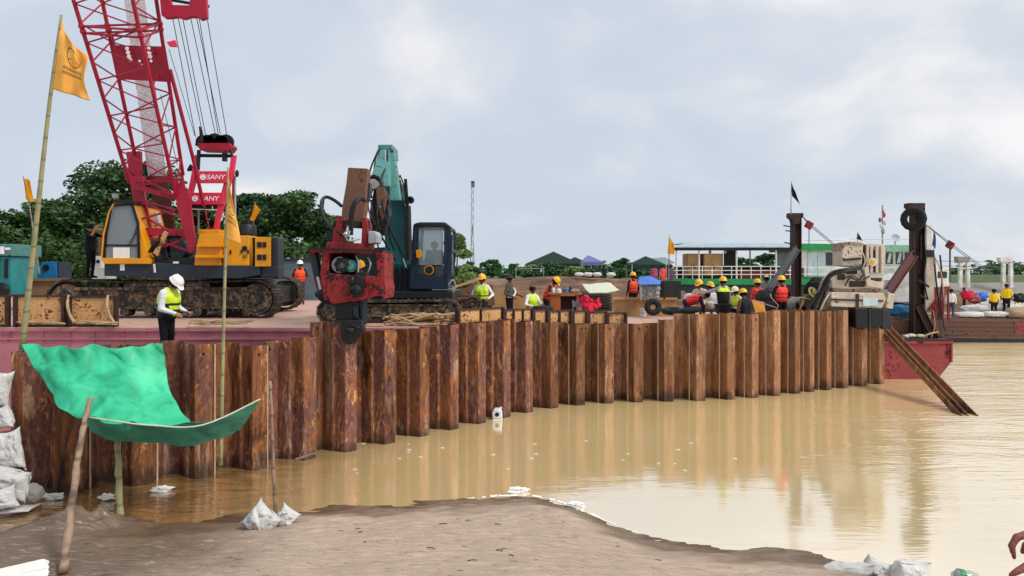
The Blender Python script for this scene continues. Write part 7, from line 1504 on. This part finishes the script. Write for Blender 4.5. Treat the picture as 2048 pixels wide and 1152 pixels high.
    hoses(root, [(.055, (1722, 532, Y-.1), (1700, 538, Y-.2), (1672, 543, Y-.2), (1654, 556, Y-.1), (1640, 585, Y), (1612, 622, Y-.1)), (.045, (1722, 537, Y-.1), (1690, 543, Y-.25), (1662, 552, Y-.2), (1650, 575, Y-.1), (1625, 618, Y-.1)), (.03, (1660, 560, Y), (1648, 590, Y), (1636, 620, Y)), (.025, (1728, 548, Y-.1), (1716, 560, Y-.15), (1700, 556, Y-.1), (1690, 572, Y-.1)), (.02, (1690, 556, Y-.1), (1705, 552, Y-.15), (1722, 560, Y-.1), (1740, 552, Y-.1))])
    hoses(root, [(.03, (1660, 585, Y-.1), (1650, 600, Y-.1), (1640, 622, Y-.1)), (.02, (1722, 500, Y-.1), (1730, 520, Y-.12), (1724, 540, Y-.1))], 'wornwhite')
    m = MB(); m.pprism([(1650, 560), (1664, 556), (1664, 612), (1646, 622), (1630, 622)], Y+.3, .3); m.build('side_plate', M['hoodtrim'], root, bevel=.02)
M['hoodtrim'] = paint('grimy pinkish cream paint', H('#a8937f'), .45, .6, rc=H('#3a2a22'))
cream_hammer()
# ================================================================== TIMBER BOAT AT THE RIGHT
def timber_boat():
    Y = 37.5; root = empty('timber_boat', P(2000, 684, Y), 'old brown timber cargo boat loaded with white sacks at the right', 'boat')
    m = MB(); m.prism([P(1868, 640, Y), P(1900, 636, Y), P(2200, 640, Y), P(2200, 684, Y), P(1892, 680, Y), P(1872, 664, Y)], (0, 4, 0)); m.build('hull', M['hullwood'], root)
    m = MB(); m.prism([P(1880, 676, Y-.03), P(2200, 680, Y-.03), P(2200, 690, Y-.03), P(1892, 688, Y-.03)], (0, 4.05, 0)); m.build('shadow_band', M['dark'], root)  # black band paints the shadow along the foot of the hull
    m = MB()
    for (y0, w_) in ((640, .10), (650, .05), (658, .05), (667, .05)): m.bar(P(1872, y0, Y-.03), P(2200, y0+3, Y-.03), .06, w_)
    m.build('strake', M['rustplate'], root); m = MB(); m.pbox(2030, 642, 2120, 668, Y-.03, .1); m.build('red_patch', M['redbarge'], root)
    for i, (x, lab) in enumerate(((1928, 'left'), (2014, 'right'))):
        rt = empty('gantry_frame', P(x, 625, Y+2), '%s one of two pale steel portal frames standing on the timber boat' % lab, 'frame'); m = MB(); dx = 8
        m.bar(P(x-dx, 575, Y+2), P(x-dx+1, 522, Y+2), .16); m.cut(); m.bar(P(x+dx, 575, Y+2), P(x+dx-1, 520, Y+2), .16); m.build('leg', M['white'], rt); m = MB(); m.pprism([(x-dx-5, 513 if i == 0 else 515), (x+dx+5, 514), (x+dx+3, 524), (x-dx-3, 526)], Y+1.9, .35); m.build('head', M['white'] if i else M['tentgrey'], rt)
        m = MB(); m.bar(P(x, 575, Y+2), P(x, 625, Y+2), .1); m.build('stem', M['rustdk'], rt)
    rt = empty('awning', P(1958, 590, Y+3), 'long grey canvas awning over the timber boat', 'awning'); m = MB(); m.prism([P(1898, 567, Y+3), P(2060, 565, Y+3), P(2060, 586, Y+2), P(1898, 588, Y+2)], (0, .02, .02)); m.build('canvas', M['tentgrey'], rt)
    for x in (1905, 1960, 2030): MB().tube([P(x, 580, Y+2.3), P(x, 630, Y+2.3)], .03, 6).build('pole', M['grey'], rt)
    g = 'white sacks on the timber boat'
    for i, (x, y, w_, h_, lab) in enumerate(((1938, 629, 1.5, .3, 'white sack at the front edge of the boat, left of two'), (1988, 628, 1.3, .3, 'white sack at the front edge of the boat, right of two'), (1955, 618, 1.6, .45, 'long white sack behind, left'), (1990, 614, 1.5, .45, 'long white sack between the two men in yellow'), (2020, 618, 1.2, .5, 'white sack at the right of the men in yellow'))): sack(lab, P(x, y, Y+.4+(0 if i < 2 else .8)), (w_, .7, h_), seed=160+i, group=g)
    sack('brown sheet covered mound at the right edge of the boat', P(2040, 626, Y+.5), (1.6, .8, .6), seed=170, mat='wood2', name='covered_mound', cat='mound')
    for i, (x, y, mt, lab) in enumerate(((1935, 590, 'redcloth', 'red bundle under the grey awning'), (1948, 598, 'redseat', 'faded red bundle under the grey awning, lower one'), (1962, 594, 'bluetarp', 'blue bundle under the grey awning'), (2040, 596, 'dktarp', 'dark bundle at the right edge of the picture'))): sack(lab, P(x, y, Y+1.8), (.6, .4, .5), seed=180+i, mat=mt, name='bundle', cat='bundle', wr=.2)
    root = empty('cabin', P(1895, 625, 36), 'open red framed engine cabin at the left end of the timber boat', 'cabin'); m = MB()
    for x in (1872, 1886, 1896): m.tube([P(x, 575, 36.5), P(x, 640, 36.5)], .05, 6)
    m.tube([P(1870, 576, 36.5), P(1900, 574, 36.5)], .05, 6); m.build('frame', M['hred'], root); m = MB(); m.pbox(1874, 600, 1886, 640, 36.8, .5); m.build('engine', M['dark'], root)
    for i, (x0, y0, x1, y1) in enumerate(((1870, 522, 2100, 526), (1880, 532, 2100, 535), (1890, 540, 2000, 538))): m = MB(); m.tube([P(x0, y0, 33+i), P(x1, y1, 40)], .012, 5); tag(m.build('cable', M['wire'], loc=P(x0, y0, 33+i)), '%s thin cable stretched across the boats at the right' % ('upper', 'middle', 'lower')[i], 'cable')
    hs = MB(); hs.tube(spline([P(1884, 630, 36), P(1890, 660, 36), P(1905, 672, 36.5), P(1935, 668, 37.2)]), .035, 6); hs.tube(spline([P(1878, 640, 35.5), P(1884, 665, 35.8), P(1892, 676, 36)]), .03, 6); tag(hs.build('hanging_hose', M['hose'], loc=P(1890, 640, 36), smooth='all'), 'black hoses hanging down the side of the timber boat', 'hose')
    # small sheds and boats farther along
    root = empty('small_boat', P(1885, 575, 60), 'white cabin boat behind the right post', 'boat'); m = MB(); m.pbox(1870, 535, 1900, 575, 60, 3); m.build('cabin', M['white'], root); m = MB(); m.pbox(1876, 543, 1894, 556, 59.97, .05); m.build('window', M['dkglass'], root); m = MB(); m.prism([P(1860, 575, 60), P(1915, 575, 60), P(1908, 600, 60), P(1866, 600, 60)], (0, 3, 0)); m.build('hull', M['hullwood'], root)
M['wood2'] = cloth('brown sheeting', H('#a8927a'), .8)
timber_boat()
